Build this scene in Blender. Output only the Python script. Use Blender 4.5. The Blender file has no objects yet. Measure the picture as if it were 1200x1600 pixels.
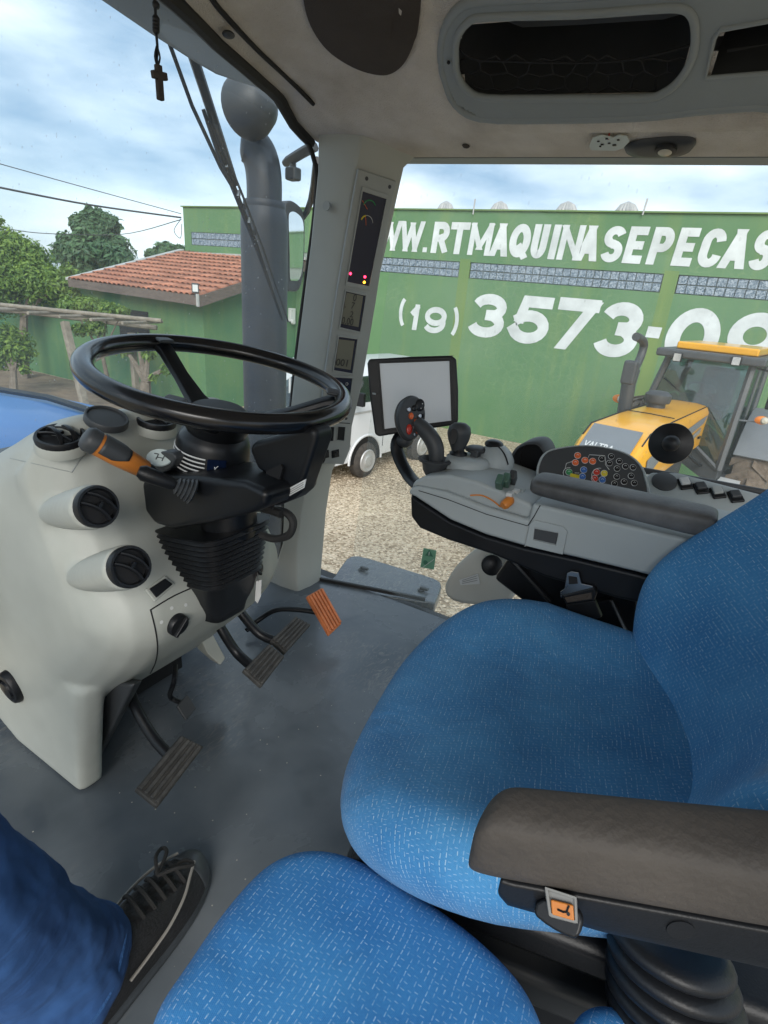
import bpy, bmesh, math, random
from mathutils import Vector, Matrix
from mathutils.bvhtree import BVHTree
random.seed(7)
R = math.radians
scn = bpy.context.scene
COL = scn.collection
# ---------------------------------------------------------------- camera
FPX = 850.0                      # focal length in pixels of the 1200x1600 photograph
PITCH, ROLL, HEAD = R(21.5), R(4.7), R(60.3)
EYE = Vector((0, 0, 3.0))
_h = Vector((math.sin(HEAD), math.cos(HEAD), 0)); _r = Vector((math.cos(HEAD), -math.sin(HEAD), 0)); _u = Vector((0, 0, 1))
FW = _h*math.cos(PITCH) - _u*math.sin(PITCH); _up = _h*math.sin(PITCH) + _u*math.cos(PITCH)
RT = _r*math.cos(ROLL) + _up*math.sin(ROLL); UP = -_r*math.sin(ROLL) + _up*math.cos(ROLL)
cd = bpy.data.cameras.new('camera'); cam = bpy.data.objects.new('camera', cd); COL.objects.link(cam)
cd.sensor_fit = 'HORIZONTAL'; cd.sensor_width = 36; cd.lens = 36*FPX/1200
cd.clip_start = 0.02; cd.clip_end = 3000
cam.matrix_world = Matrix.Translation(EYE) @ Matrix((RT, UP, -FW)).transposed().to_4x4()
scn.camera = cam
# ---------------------------------------------------------------- world, sun, exposure
SUN_EL, SUN_AZ = R(32), R(-122)    # azimuth measured from +Y towards +X
wd = bpy.data.worlds.new('World'); scn.world = wd; wd.use_nodes = True
nt = wd.node_tree; nt.nodes.clear()
def N(t, **k):
    n = nt.nodes.new(t)
    for a, b in k.items(): setattr(n, a, b)
    return n
sky = N('ShaderNodeTexSky', sky_type='NISHITA', sun_disc=False, sun_elevation=SUN_EL, sun_rotation=SUN_AZ)
sky.air_density = 1.0; sky.dust_density = 2.0; sky.ozone_density = 2.0
tc = N('ShaderNodeTexCoord'); mp = N('ShaderNodeMapping'); mp.inputs['Scale'].default_value = (1.3, 1.3, 4.0); mp.inputs['Location'].default_value = (2.7, 1.9, .5)
nz = N('ShaderNodeTexNoise'); nz.inputs['Scale'].default_value = 1.7; nz.inputs['Detail'].default_value = 7; nz.inputs['Roughness'].default_value = .58
cr = N('ShaderNodeValToRGB'); cr.color_ramp.elements[0].position = .36; cr.color_ramp.elements[1].position = .66
nz2 = N('ShaderNodeTexNoise'); nz2.inputs['Scale'].default_value = 2.3; nz2.inputs['Detail'].default_value = 6
mc = N('ShaderNodeMix', data_type='RGBA')
mc.inputs[6].default_value = (2.5, 3.8, 5.3, 1); mc.inputs[7].default_value = (8.6, 9.5, 10.2, 1)
mx = N('ShaderNodeMix', data_type='RGBA')
bg = N('ShaderNodeBackground'); bg.inputs['Strength'].default_value = .082
wo = N('ShaderNodeOutputWorld')
L = nt.links.new
L(tc.outputs['Generated'], mp.inputs['Vector']); L(mp.outputs[0], nz.inputs['Vector']); L(mp.outputs[0], nz2.inputs['Vector'])
L(nz.outputs[0], cr.inputs[0]); mr_ = N('ShaderNodeMapRange'); mr_.inputs[1].default_value = .32; mr_.inputs[2].default_value = .66; L(nz2.outputs[0], mr_.inputs[0]); L(mr_.outputs[0], mc.inputs[0])
mf = N('ShaderNodeMath', operation='MULTIPLY_ADD'); mf.inputs[1].default_value = .45; mf.inputs[2].default_value = .55
L(cr.outputs[0], mf.inputs[0]); L(mf.outputs[0], mx.inputs[0])
L(sky.outputs[0], mx.inputs[6]); L(mc.outputs[2], mx.inputs[7]); L(mx.outputs[2], bg.inputs[0]); L(bg.outputs[0], wo.inputs[0])
sd = bpy.data.lights.new('sun', 'SUN'); sd.energy = 1.5; sd.angle = R(38); sd.color = (1, .96, .9)
sun = bpy.data.objects.new('sun', sd); COL.objects.link(sun); sun.location = (0, 0, 40)
_sd = Vector((math.sin(SUN_AZ)*math.cos(SUN_EL), math.cos(SUN_AZ)*math.cos(SUN_EL), math.sin(SUN_EL)))
sun.rotation_euler = _sd.to_track_quat('Z', 'Y').to_euler()
scn.view_settings.view_transform = 'Standard'; scn.view_settings.look = 'None'
scn.view_settings.exposure = 1.12; scn.view_settings.gamma = 1; scn.view_settings.use_curve_mapping = False
scn.render.engine = 'CYCLES'
cy = scn.cycles; cy.use_denoising = True; cy.max_bounces = 8; cy.transparent_max_bounces = 16; cy.glossy_bounces = 3; cy.diffuse_bounces = 5
cy.caustics_reflective = False; cy.caustics_refractive = False; cy.sample_clamp_indirect = 6

# ---------------------------------------------------------------- pixel rays onto real planes
def ray(px, py): return RT*(px-600) + UP*(800-py) + FW*FPX
def UP_(px, py, p, n):
    d = ray(px, py); n = Vector(n); return EYE + d*((Vector(p)-EYE).dot(n)/d.dot(n))
def UX(px, py, x): d = ray(px, py); return EYE + d*(x/d.x)
def UY(px, py, y): d = ray(px, py); return EYE + d*(y/d.y)
def UZ(px, py, z): d = ray(px, py); return EYE + d*(z/d.z)     # z measured from the eye
def UD(px, py, d): return EYE + ray(px, py)*(d/FPX)
def V(x, y, z): return Vector((x, y, z+3.0))                   # z measured from the eye
# ---------------------------------------------------------------- materials
MATS = {}
def newmat(name):
    m = bpy.data.materials.new(name); m.use_nodes = True; MATS[name] = m
    t = m.node_tree; b = t.nodes['Principled BSDF']
    return m, t, b
def lerpc(c, k): return tuple(max(0, min(1, x*k)) for x in c[:3]) + (1,)
def M(name, col, rough=.5, metal=0.0, var=.12, vs=6.0, bump=0.0, bs=60.0, spec=.5, col2=None, rvar=.0, coat=0, obj_rand=0.0, detail=5.0, stretch=None):
    m, t, b = newmat(name); n = t.nodes; l = t.links.new
    b.inputs['Roughness'].default_value = rough; b.inputs['Metallic'].default_value = metal
    b.inputs['Specular IOR Level'].default_value = spec; b.inputs['Coat Weight'].default_value = coat
    tc = n.new('ShaderNodeTexCoord'); src = tc.outputs['Object']
    if stretch:
        mp = n.new('ShaderNodeMapping'); mp.inputs['Scale'].default_value = stretch; l(src, mp.inputs[0]); src = mp.outputs[0]
    nz = n.new('ShaderNodeTexNoise'); nz.inputs['Scale'].default_value = vs; nz.inputs['Detail'].default_value = detail; nz.inputs['Roughness'].default_value = .6
    l(src, nz.inputs['Vector'])
    cr = n.new('ShaderNodeValToRGB'); e = cr.color_ramp.elements; e[0].position = .3; e[1].position = .72
    c2 = col2 if col2 else lerpc(col, 1+var)
    e[0].color = lerpc(col, 1-var) if not col2 else lerpc(col, 1); e[1].color = tuple(c2[:3]) + (1,)
    l(nz.outputs[0], cr.inputs[0]); out = cr.outputs[0]
    if obj_rand:
        oi = n.new('ShaderNodeObjectInfo'); hs = n.new('ShaderNodeHueSaturation'); ma = n.new('ShaderNodeMath'); ma.operation = 'MULTIPLY_ADD'
        ma.inputs[1].default_value = obj_rand*2; ma.inputs[2].default_value = 1-obj_rand
        l(oi.outputs['Random'], ma.inputs[0]); l(ma.outputs[0], hs.inputs['Value']); l(out, hs.inputs['Color']); out = hs.outputs[0]
    l(out, b.inputs['Base Color'])
    if rvar:
        mr = n.new('ShaderNodeMapRange'); mr.inputs['To Min'].default_value = max(.03, rough-rvar); mr.inputs['To Max'].default_value = min(1, rough+rvar)
        mr.inputs['From Min'].default_value = .3; mr.inputs['From Max'].default_value = .7
        l(nz.outputs[0], mr.inputs[0]); l(mr.outputs[0], b.inputs['Roughness'])
    if bump:
        n2 = n.new('ShaderNodeTexNoise'); n2.inputs['Scale'].default_value = bs; n2.inputs['Detail'].default_value = 4; l(src, n2.inputs['Vector'])
        bp = n.new('ShaderNodeBump'); bp.inputs['Strength'].default_value = bump; bp.inputs['Distance'].default_value = .02
        l(n2.outputs[0], bp.inputs['Height']); l(bp.outputs[0], b.inputs['Normal'])
    return m
def EM(name, col, s):
    m, t, b = newmat(name); b.inputs['Base Color'].default_value = (.02, .02, .02, 1)
    b.inputs['Emission Color'].default_value = tuple(col) + (1,); b.inputs['Emission Strength'].default_value = s
    return m
M('dash', (.42, .435, .395), .48, var=.09, vs=6, detail=10, bump=.03, bs=500, rvar=.06)
M('pillar', (.40, .415, .385), .5, var=.05, vs=5, bump=.03, bs=600)
M('panel', (.33, .35, .34), .5, var=.05, vs=6, bump=.03, bs=600)
M('console', (.34, .375, .38), .47, var=.05, vs=5, bump=.025, bs=700, rvar=.05)
M('dark_grey', (.042, .046, .05), .5, var=.12, vs=9, bump=.03, bs=500)
M('black', (.006, .007, .009), .38, var=.25, vs=8, bump=.02, bs=600, rvar=.08, spec=.35)
M('black_soft', (.009, .010, .012), .42, var=.2, vs=9, bump=.06, bs=400, spec=.35)
M('void', (.004, .004, .005), .7, var=.1)
M('gloss_black', (.008, .008, .009), .2, var=.2, vs=7, rvar=.07)
M('screen_navy', (.006, .012, .035), .16, var=.1, spec=.3)
M('lcd', (.135, .14, .11), .22, var=.05)
M('lcd_ink', (.008, .009, .008), .5, var=.05)
M('monitor_shine', (.72, .75, .77), .25, var=.02)  # bright light off the screen put into a pale base colour
M('orange', (.62, .21, .035), .42, var=.08, vs=20, bump=.02, bs=300)
M('orange_pedal', (.55, .17, .06), .6, var=.15, vs=30, bump=.1, bs=200)
M('red', (.5, .03, .015), .3, var=.1); M('orange_red', (.7, .13, .03), .35, var=.1)
M('btn_green', (.03, .25, .09), .4, var=.1); M('btn_blue', (.03, .13, .42), .4, var=.1); M('btn_yellow', (.65, .52, .03), .4, var=.1)
M('olive_green', (.06, .12, .09), .35, var=.1)
M('print_white', (.62, .63, .62), .6, var=.03)
M('white_metal', (.55, .56, .55), .4, var=.05)
M('steel', (.45, .45, .45), .3, metal=1, var=.1, rvar=.1)
M('pedal_rubber', (.028, .028, .028), .7, var=.35, vs=60, bump=.1, bs=300, col2=(.065, .064, .06))
M('arm_foam', (.038, .033, .029), .7, var=.2, vs=6, bump=.15, bs=160, col2=(.085, .073, .062), detail=9)
M('arm_pad', (.05, .05, .05), .5, var=.2, vs=9, bump=.06, bs=200, col2=(.17, .17, .17))
M('headliner', (.54, .495, .435), .95, var=.1, vs=7, bump=.5, bs=330, col2=(.74, .70, .65))
M('trim_grey', (.27, .30, .305), .6, var=.06, vs=5, bump=.05, bs=500)
M('speaker', (.055, .045, .038), .9, var=.15, vs=8, bump=.3, bs=500)
M('rubber', (.018, .018, .018), .7, var=.2, vs=9, bump=.1, bs=200)
M('stack', (.027, .034, .046), .5, var=.35, vs=5, bump=.05, bs=90, rvar=.12, detail=8)
M('hood_blue', (.006, .17, .52), .34, var=.05, vs=4, coat=.1, spec=.35)
M('gravel_stone', (.42, .33, .22), .9, var=.3, vs=40, obj_rand=0, col2=(.72, .62, .48))
M('soil', (.16, .11, .075), .95, var=.3, vs=2.5, bump=.8, bs=14, col2=(.30, .22, .15))
M('white_paint', (.60, .615, .62), .3, var=.04, vs=2, coat=.2)
M('tyre', (.03, .028, .026), .85, var=.3, vs=14, bump=.3, bs=50, col2=(.075, .065, .055))
M('tyre_mud', (.10, .075, .055), .95, var=.3, vs=14, bump=.4, bs=30, col2=(.19, .15, .115))
M('hub', (.45, .45, .44), .45, metal=.3, var=.1)
M('valtra_yellow', (.78, .37, .012), .28, var=.06, vs=3, coat=.4)
M('cab_grey', (.055, .06, .065), .45, var=.08, vs=5)
M('bezel_grey', (.22, .22, .21), .4, var=.1)
M('valtra_grey', (.17, .185, .20), .45, var=.08, vs=5)
M('tile', (.30, .105, .06), .88, var=.28, vs=7, bump=.25, bs=50, obj_rand=.28, col2=(.44, .20, .125))
M('flashing', (.42, .42, .40), .7, var=.2, vs=3)
M('fascia', (.13, .10, .085), .85, var=.3, vs=6, bump=.2, bs=40, stretch=(1, 1, 4))
M('wood', (.17, .145, .115), .9, var=.3, vs=7, bump=.4, bs=30, col2=(.32, .28, .225))
M('bark', (.12, .095, .07), .95, var=.3, vs=9, bump=.6, bs=25, col2=(.23, .19, .15))
M('cable', (.05, .05, .055), .7, var=.1)
M('vent_dome', (.42, .42, .41), .5, metal=.2, var=.12, vs=12)
M('mortar', (.25, .29, .25), .9, var=.2, vs=8)
M('vein_dark', (.035, .05, .035), .9, var=.2, vs=2)
M('denim', (.009, .045, .145), .95, var=.35, vs=11, bump=.25, bs=1400, col2=(.026, .09, .25), detail=9)
M('denim_seam', (.02, .08, .22), .95, var=.2, vs=30, bump=.4, bs=400)
M('shoe_black', (.016, .016, .017), .5, var=.3, vs=18, bump=.25, bs=260)
M('shoe_toe', (.035, .04, .045), .38, var=.3, vs=14, bump=.05, bs=200)
M('shoe_trim', (.22, .21, .19), .6, var=.15); M('lace', (.012, .012, .012), .8, var=.2, bump=.4, bs=900)
M('fender_beige', (.50, .49, .44), .5, var=.05)
M('sticker_green', (.16, .36, .24), .5, var=.06); M('sticker_dark', (.05, .17, .11), .5, var=.05)
M('pcb', (.55, .62, .60), .5, var=.06)
M('lens_warm', (.5, .48, .4), .2, var=.05)
M('lens_amber', (.75, .22, .02), .2, var=.1)
M('mirror', (.85, .87, .88), .03, metal=1, var=.01)
M('reflector', (.7, .72, .72), .15, metal=.6, var=.2, vs=60)
M('skin', (.45, .25, .17), .5, var=.08)
# leaf materials: dark to yellow-green, mixed by each leaf's tint
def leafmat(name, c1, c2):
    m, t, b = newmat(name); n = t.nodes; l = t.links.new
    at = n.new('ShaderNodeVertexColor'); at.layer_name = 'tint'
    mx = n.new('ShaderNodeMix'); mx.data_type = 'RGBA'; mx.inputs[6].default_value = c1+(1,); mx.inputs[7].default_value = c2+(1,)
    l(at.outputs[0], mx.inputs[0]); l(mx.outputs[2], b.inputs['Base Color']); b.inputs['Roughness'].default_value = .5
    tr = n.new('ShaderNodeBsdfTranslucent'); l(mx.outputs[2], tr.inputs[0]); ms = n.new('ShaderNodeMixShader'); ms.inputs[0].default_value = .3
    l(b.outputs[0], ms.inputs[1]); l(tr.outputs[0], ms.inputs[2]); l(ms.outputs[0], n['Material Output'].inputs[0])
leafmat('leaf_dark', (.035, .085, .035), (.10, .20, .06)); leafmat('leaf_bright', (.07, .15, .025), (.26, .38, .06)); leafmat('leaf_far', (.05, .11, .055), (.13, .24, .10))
# woven seat cloth: rows of short pale dashes, alternately along and across the weave
def fabric(name, c1, c2, dash, cell=.0105, amt=.75, twill=0):
    m, t, b = newmat(name); n = t.nodes; l = t.links.new
    b.inputs['Roughness'].default_value = .9; b.inputs['Specular IOR Level'].default_value = .2
    b.inputs['Sheen Weight'].default_value = .08; b.inputs['Sheen Roughness'].default_value = .5
    uv = n.new('ShaderNodeUVMap'); uv.uv_map = 'UVMap'
    def ma(op, a, b_=None, c=None):
        k = n.new('ShaderNodeMath'); k.operation = op
        for i, q in enumerate((a, b_, c)):
            if q is None: continue
            if isinstance(q, (int, float)): k.inputs[i].default_value = q
            else: l(q, k.inputs[i])
        return k.outputs[0]
    wob = n.new('ShaderNodeTexNoise'); wob.inputs['Scale'].default_value = 25; wob.inputs['Detail'].default_value = 2; l(uv.outputs[0], wob.inputs['Vector'])
    wv = n.new('ShaderNodeVectorMath'); wv.operation = 'MULTIPLY_ADD'; wv.inputs[1].default_value = (.006, .006, 0); l(wob.outputs['Color'], wv.inputs[0]); l(uv.outputs[0], wv.inputs[2])
    sx = n.new('ShaderNodeSeparateXYZ'); l(wv.outputs[0], sx.inputs[0]); x, y = sx.outputs[0], sx.outputs[1]
    u = ma('DIVIDE', x, cell); v = ma('DIVIDE', y, cell)
    # diagonal lattice
    a = ma('ADD', u, ma('MULTIPLY', ma('FLOOR', v), .37)); fa = ma('FRACT', a); fv = ma('FRACT', v)
    cid = n.new('ShaderNodeCombineXYZ'); l(ma('FLOOR', a), cid.inputs[0]); l(ma('FLOOR', v), cid.inputs[1])
    wn = n.new('ShaderNodeTexWhiteNoise'); wn.noise_dimensions = '2D'; l(cid.outputs[0], wn.inputs['Vector'])
    hz = ma('MULTIPLY', ma('LESS_THAN', ma('ABSOLUTE', ma('SUBTRACT', fa, .5)), .36), ma('LESS_THAN', ma('ABSOLUTE', ma('SUBTRACT', fv, .3)), .085))
    vt = ma('MULTIPLY', ma('LESS_THAN', ma('ABSOLUTE', ma('SUBTRACT', fa, .3)), .075), ma('LESS_THAN', ma('ABSOLUTE', ma('SUBTRACT', fv, .62)), .3))
    sel = ma('GREATER_THAN', wn.outputs[0], .5)
    d = ma('ADD', ma('MULTIPLY', hz, sel), ma('MULTIPLY', vt, ma('SUBTRACT', 1, sel)))
    bl = n.new('ShaderNodeTexNoise'); bl.inputs['Scale'].default_value = 500; bl.inputs['Detail'].default_value = 1; l(uv.outputs[0], bl.inputs['Vector'])
    d = ma('MULTIPLY', d, ma('MULTIPLY', ma('ADD', ma('MULTIPLY', wn.outputs[0], .5), .5), ma('MULTIPLY_ADD', bl.outputs[0], 1.2, .1)))
    gap = n.new('ShaderNodeTexNoise'); gap.inputs['Scale'].default_value = 85; gap.inputs['Detail'].default_value = 3; l(uv.outputs[0], gap.inputs['Vector'])
    d = ma('MULTIPLY', d, ma('MULTIPLY', ma('MAXIMUM', ma('MULTIPLY_ADD', gap.outputs[0], 3.6, -.95), .05), amt))
    # thread ripple
    th = ma('SINE', ma('MULTIPLY', ma('ADD', x, ma('MULTIPLY', y, .55+twill)), 2*math.pi/.0021)); th2 = ma('SINE', ma('MULTIPLY', ma('SUBTRACT', y, ma('MULTIPLY', x, .55)), 2*math.pi/.0021))
    tt = ma('MULTIPLY_ADD', ma('MULTIPLY', th, th2), .5, .5)
    big = n.new('ShaderNodeTexNoise'); big.inputs['Scale'].default_value = 9; big.inputs['Detail'].default_value = 5; l(uv.outputs[0], big.inputs['Vector'])
    spk = n.new('ShaderNodeTexNoise'); spk.inputs['Scale'].default_value = 380; spk.inputs['Detail'].default_value = 2; l(uv.outputs[0], spk.inputs['Vector'])
    f = ma('ADD', ma('MULTIPLY_ADD', tt, .30, ma('MULTIPLY_ADD', big.outputs[0], 1.4, -.60)), ma('MULTIPLY', spk.outputs[0], .5))
    mx = n.new('ShaderNodeMix'); mx.data_type = 'RGBA'; mx.inputs[6].default_value = c1+(1,); mx.inputs[7].default_value = c2+(1,); l(f, mx.inputs[0])
    m2 = n.new('ShaderNodeMix'); m2.data_type = 'RGBA'; l(d, m2.inputs[0]); l(mx.outputs[2], m2.inputs[6]); m2.inputs[7].default_value = dash+(1,)
    # rubbed, dusty patch on the front edge
    pv = n.new('ShaderNodeVectorMath'); pv.operation = 'DISTANCE'; pv.inputs[1].default_value = (-.19, .275, 0); l(uv.outputs[0], pv.inputs[0])
    pn = ma('MULTIPLY_ADD', big.outputs[0], .09, pv.outputs['Value']); pm = n.new('ShaderNodeMapRange'); pm.inputs[1].default_value = .075; pm.inputs[2].default_value = .14; pm.inputs[3].default_value = .55; pm.inputs[4].default_value = 0; l(pn, pm.inputs[0])
    m3 = n.new('ShaderNodeMix'); m3.data_type = 'RGBA'; l(pm.outputs[0], m3.inputs[0]); l(m2.outputs[2], m3.inputs[6]); m3.inputs[7].default_value = (.24, .22, .22, 1)
    l(m3.outputs[2], b.inputs['Base Color'])
    bp = n.new('ShaderNodeBump'); bp.inputs['Strength'].default_value = .5; bp.inputs['Distance'].default_value = .001
    l(ma('ADD', tt, ma('MULTIPLY', d, 1.5)), bp.inputs['Height'])
    crs = n.new('ShaderNodeTexNoise'); crs.inputs['Scale'].default_value = 11; crs.inputs['Detail'].default_value = 3; crs.inputs['Distortion'].default_value = .8; l(uv.outputs[0], crs.inputs['Vector'])
    b2 = n.new('ShaderNodeBump'); b2.inputs['Strength'].default_value = .55; b2.inputs['Distance'].default_value = .012; l(crs.outputs[0], b2.inputs['Height']); l(b2.outputs[0], bp.inputs['Normal'])
    l(bp.outputs[0], b.inputs['Normal'])
def folds(name, scale, dist, strength):
    t = MATS[name].node_tree; n = t.nodes; l = t.links.new; b = n['Principled BSDF']; old = b.inputs['Normal'].links[0].from_node
    tc = n.new('ShaderNodeTexCoord'); mp = n.new('ShaderNodeMapping'); mp.inputs['Rotation'].default_value = (0, -1.2, .2); mp.inputs['Scale'].default_value = (.55, 1, 1.9); l(tc.outputs['Object'], mp.inputs[0])
    nz = n.new('ShaderNodeTexNoise'); nz.inputs['Scale'].default_value = scale; nz.inputs['Detail'].default_value = 3; nz.inputs['Distortion'].default_value = 1.2; l(mp.outputs[0], nz.inputs['Vector'])
    bp = n.new('ShaderNodeBump'); bp.inputs['Strength'].default_value = strength; bp.inputs['Distance'].default_value = dist; l(nz.outputs[0], bp.inputs['Height']); l(bp.outputs[0], old.inputs['Normal'])
folds('denim', 8, .03, .25)
fabric('seat_cloth', (.022, .135, .34), (.085, .30, .56), (.46, .60, .70), cell=.0056, amt=.78)
fabric('trainer_cloth', (.014, .13, .38), (.06, .28, .60), (.50, .62, .74), cell=.0060, amt=.82)
# glass: clear pane with a film of dust specks
def glassmat(name, tint, dust, refl=.06, speck=.5, scale=90):
    m, t, b = newmat(name); n = t.nodes; l = t.links.new
    n.remove(b)
    tr = n.new('ShaderNodeBsdfTransparent'); tr.inputs[0].default_value = tint+(1,)
    gl = n.new('ShaderNodeBsdfGlossy'); gl.inputs['Roughness'].default_value = .02
    df = n.new('ShaderNodeBsdfTranslucent'); df.inputs[0].default_value = (.75, .8, .8, 1); dd = n.new('ShaderNodeBsdfDiffuse'); dd.inputs[0].default_value = (.6, .65, .65, 1)
    lw = n.new('ShaderNodeLayerWeight'); lw.inputs[0].default_value = .12
    mr = n.new('ShaderNodeMapRange'); mr.inputs['To Min'].default_value = refl*.4; mr.inputs['To Max'].default_value = .5; l(lw.outputs['Fresnel'], mr.inputs[0])
    m1 = n.new('ShaderNodeMixShader'); l(mr.outputs[0], m1.inputs[0]); l(tr.outputs[0], m1.inputs[1]); l(gl.outputs[0], m1.inputs[2])
    tc = n.new('ShaderNodeTexCoord'); a = n.new('ShaderNodeTexNoise'); a.inputs['Scale'].default_value = 3; a.inputs['Detail'].default_value = 6; l(tc.outputs['Object'], a.inputs['Vector'])
    mp = n.new('ShaderNodeMapping'); mp.inputs['Scale'].default_value = (1, 1.0, .55); mp.inputs['Rotation'].default_value = (.6, 0, 0); l(tc.outputs['Object'], mp.inputs[0])
    s = n.new('ShaderNodeTexVoronoi'); s.inputs['Scale'].default_value = scale; l(mp.outputs[0], s.inputs['Vector'])
    lt = n.new('ShaderNodeMath'); lt.operation = 'LESS_THAN'; lt.inputs[1].default_value = .13; l(s.outputs['Distance'], lt.inputs[0])
    sm = n.new('ShaderNodeMath'); sm.operation = 'MULTIPLY'; sm.inputs[1].default_value = speck
    wn = n.new('ShaderNodeMath'); wn.operation = 'POWER'; wn.inputs[1].default_value = 3; sc = n.new('ShaderNodeSeparateColor'); l(s.outputs['Color'], sc.inputs[0]); l(sc.outputs[0], wn.inputs[0])
    m3 = n.new('ShaderNodeMath'); m3.operation = 'MULTIPLY'; l(lt.outputs[0], m3.inputs[0]); l(wn.outputs[0], m3.inputs[1]); l(m3.outputs[0], sm.inputs[0])
    ad = n.new('ShaderNodeMath'); ad.operation = 'MULTIPLY_ADD'; ad.inputs[1].default_value = dust; l(a.outputs[0], ad.inputs[0]); l(sm.outputs[0], ad.inputs[2])
    m0 = n.new('ShaderNodeMixShader'); m0.inputs[0].default_value = .5; l(df.outputs[0], m0.inputs[1]); l(dd.outputs[0], m0.inputs[2])
    m2 = n.new('ShaderNodeMixShader'); l(ad.outputs[0], m2.inputs[0]); l(m1.outputs[0], m2.inputs[1]); l(m0.outputs[0], m2.inputs[2])
    l(m2.outputs[0], n['Material Output'].inputs[0])
glassmat('windshield_glass', (.90, .95, .95), .20, .10, .40, 110)
glassmat('side_glass', (.95, .97, .96), .22, .06, .12, 45)
glassmat('far_glass', (.40, .58, .54), .05, .25, .1)
glassmat('van_glass', (.25, .33, .33), .06, .3, .1)
EM('lamp_red', (1, .02, .06), 5); EM('lamp_amber', (1, .35, .02), 4)
def gravelmat():
    m, t, b = newmat('gravel'); n = t.nodes; l = t.links.new; b.inputs['Roughness'].default_value = .95
    tc = n.new('ShaderNodeTexCoord'); o = tc.outputs['Object']
    v = n.new('ShaderNodeTexVoronoi'); v.inputs['Scale'].default_value = 30; l(o, v.inputs['Vector'])
    c = n.new('ShaderNodeValToRGB'); e = c.color_ramp.elements; e[0].position = 0; e[0].color = (.27, .195, .12, 1); e[1].position = 1; e[1].color = (.74, .61, .44, 1)
    k = c.color_ramp.elements.new(.5); k.color = (.50, .395, .265, 1)
    sc = n.new('ShaderNodeSeparateColor'); l(v.outputs['Color'], sc.inputs[0]); l(sc.outputs[0], c.inputs[0])
    a = n.new('ShaderNodeTexNoise'); a.inputs['Scale'].default_value = .35; a.inputs['Detail'].default_value = 8; l(o, a.inputs['Vector'])
    mr = n.new('ShaderNodeMapRange'); mr.inputs[1].default_value = .35; mr.inputs[2].default_value = .7; mr.inputs[3].default_value = .75; mr.inputs[4].default_value = 1.15; l(a.outputs[0], mr.inputs[0])
    mu = n.new('ShaderNodeVectorMath'); mu.operation = 'SCALE'; l(c.outputs[0], mu.inputs[0]); l(mr.outputs[0], mu.inputs['Scale']); l(mu.outputs[0], b.inputs['Base Color'])
    bp = n.new('ShaderNodeBump'); bp.inputs['Strength'].default_value = 1; bp.inputs['Distance'].default_value = .02; bp.invert = True; l(v.outputs['Distance'], bp.inputs['Height']); l(bp.outputs[0], b.inputs['Normal'])
gravelmat()
def wallmat(name, base, light, crack=True):
    m, t, b = newmat(name); n = t.nodes; l = t.links.new; b.inputs['Roughness'].default_value = .75
    tc = n.new('ShaderNodeTexCoord'); o = tc.outputs['Object']
    a = n.new('ShaderNodeTexNoise'); a.inputs['Scale'].default_value = .6; a.inputs['Detail'].default_value = 8; a.inputs['Roughness'].default_value = .6; l(o, a.inputs['Vector'])
    c = n.new('ShaderNodeValToRGB'); e = c.color_ramp.elements; e[0].position = .32; e[0].color = base+(1,); e[1].position = .7; e[1].color = light+(1,); l(a.outputs[0], c.inputs[0])
    # yellowish rain streaks running down
    mp = n.new('ShaderNodeMapping'); mp.inputs['Scale'].default_value = (3.2, 3.2, .28); l(o, mp.inputs[0])
    st = n.new('ShaderNodeTexNoise'); st.inputs['Scale'].default_value = 1.0; st.inputs['Detail'].default_value = 6; l(mp.outputs[0], st.inputs['Vector'])
    sr = n.new('ShaderNodeMapRange'); sr.inputs[1].default_value = .5; sr.inputs[2].default_value = .8; sr.inputs[4].default_value = .34; l(st.outputs[0], sr.inputs[0])
    m1 = n.new('ShaderNodeMix'); m1.data_type = 'RGBA'; l(sr.outputs[0], m1.inputs[0]); l(c.outputs[0], m1.inputs[6]); m1.inputs[7].default_value = (.27, .33, .075, 1)
    out = m1.outputs[2]
    if crack:
        ds = n.new('ShaderNodeTexNoise'); ds.inputs['Scale'].default_value = 3.0; ds.inputs['Detail'].default_value = 3; l(o, ds.inputs['Vector'])
        vm = n.new('ShaderNodeVectorMath'); vm.operation = 'MULTIPLY_ADD'; vm.inputs[1].default_value = (.22, .22, .22); l(ds.outputs['Color'], vm.inputs[0]); l(o, vm.inputs[2])
        vo = n.new('ShaderNodeTexVoronoi'); vo.feature = 'DISTANCE_TO_EDGE'; vo.inputs['Scale'].default_value = 5.5; l(vm.outputs[0], vo.inputs['Vector'])
        lt = n.new('ShaderNodeMapRange'); lt.inputs[1].default_value = .0; lt.inputs[2].default_value = .04; lt.inputs[3].default_value = .20; lt.inputs[4].default_value = 0; l(vo.outputs['Distance'], lt.inputs[0])
        g = n.new('ShaderNodeTexNoise'); g.inputs['Scale'].default_value = .8; l(o, g.inputs['Vector']); gm = n.new('ShaderNodeMapRange'); gm.inputs[1].default_value = .45; gm.inputs[2].default_value = .6; l(g.outputs[0], gm.inputs[0])
        mm = n.new('ShaderNodeMath'); mm.operation = 'MULTIPLY'; l(lt.outputs[0], mm.inputs[0]); l(gm.outputs[0], mm.inputs[1])
        m2 = n.new('ShaderNodeMix'); m2.data_type = 'RGBA'; l(mm.outputs[0], m2.inputs[0]); l(out, m2.inputs[6]); m2.inputs[7].default_value = (.36, .46, .22, 1); out = m2.outputs[2]
    l(out, b.inputs['Base Color'])
    bp = n.new('ShaderNodeBump'); bp.inputs['Strength'].default_value = .3; bp.inputs['Distance'].default_value = .01; n2 = n.new('ShaderNodeTexNoise'); n2.inputs['Scale'].default_value = 25; l(o, n2.inputs['Vector']); l(n2.outputs[0], bp.inputs['Height']); l(bp.outputs[0], b.inputs['Normal'])
wallmat('wall_green', (.082, .19, .08), (.125, .232, .112))
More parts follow.
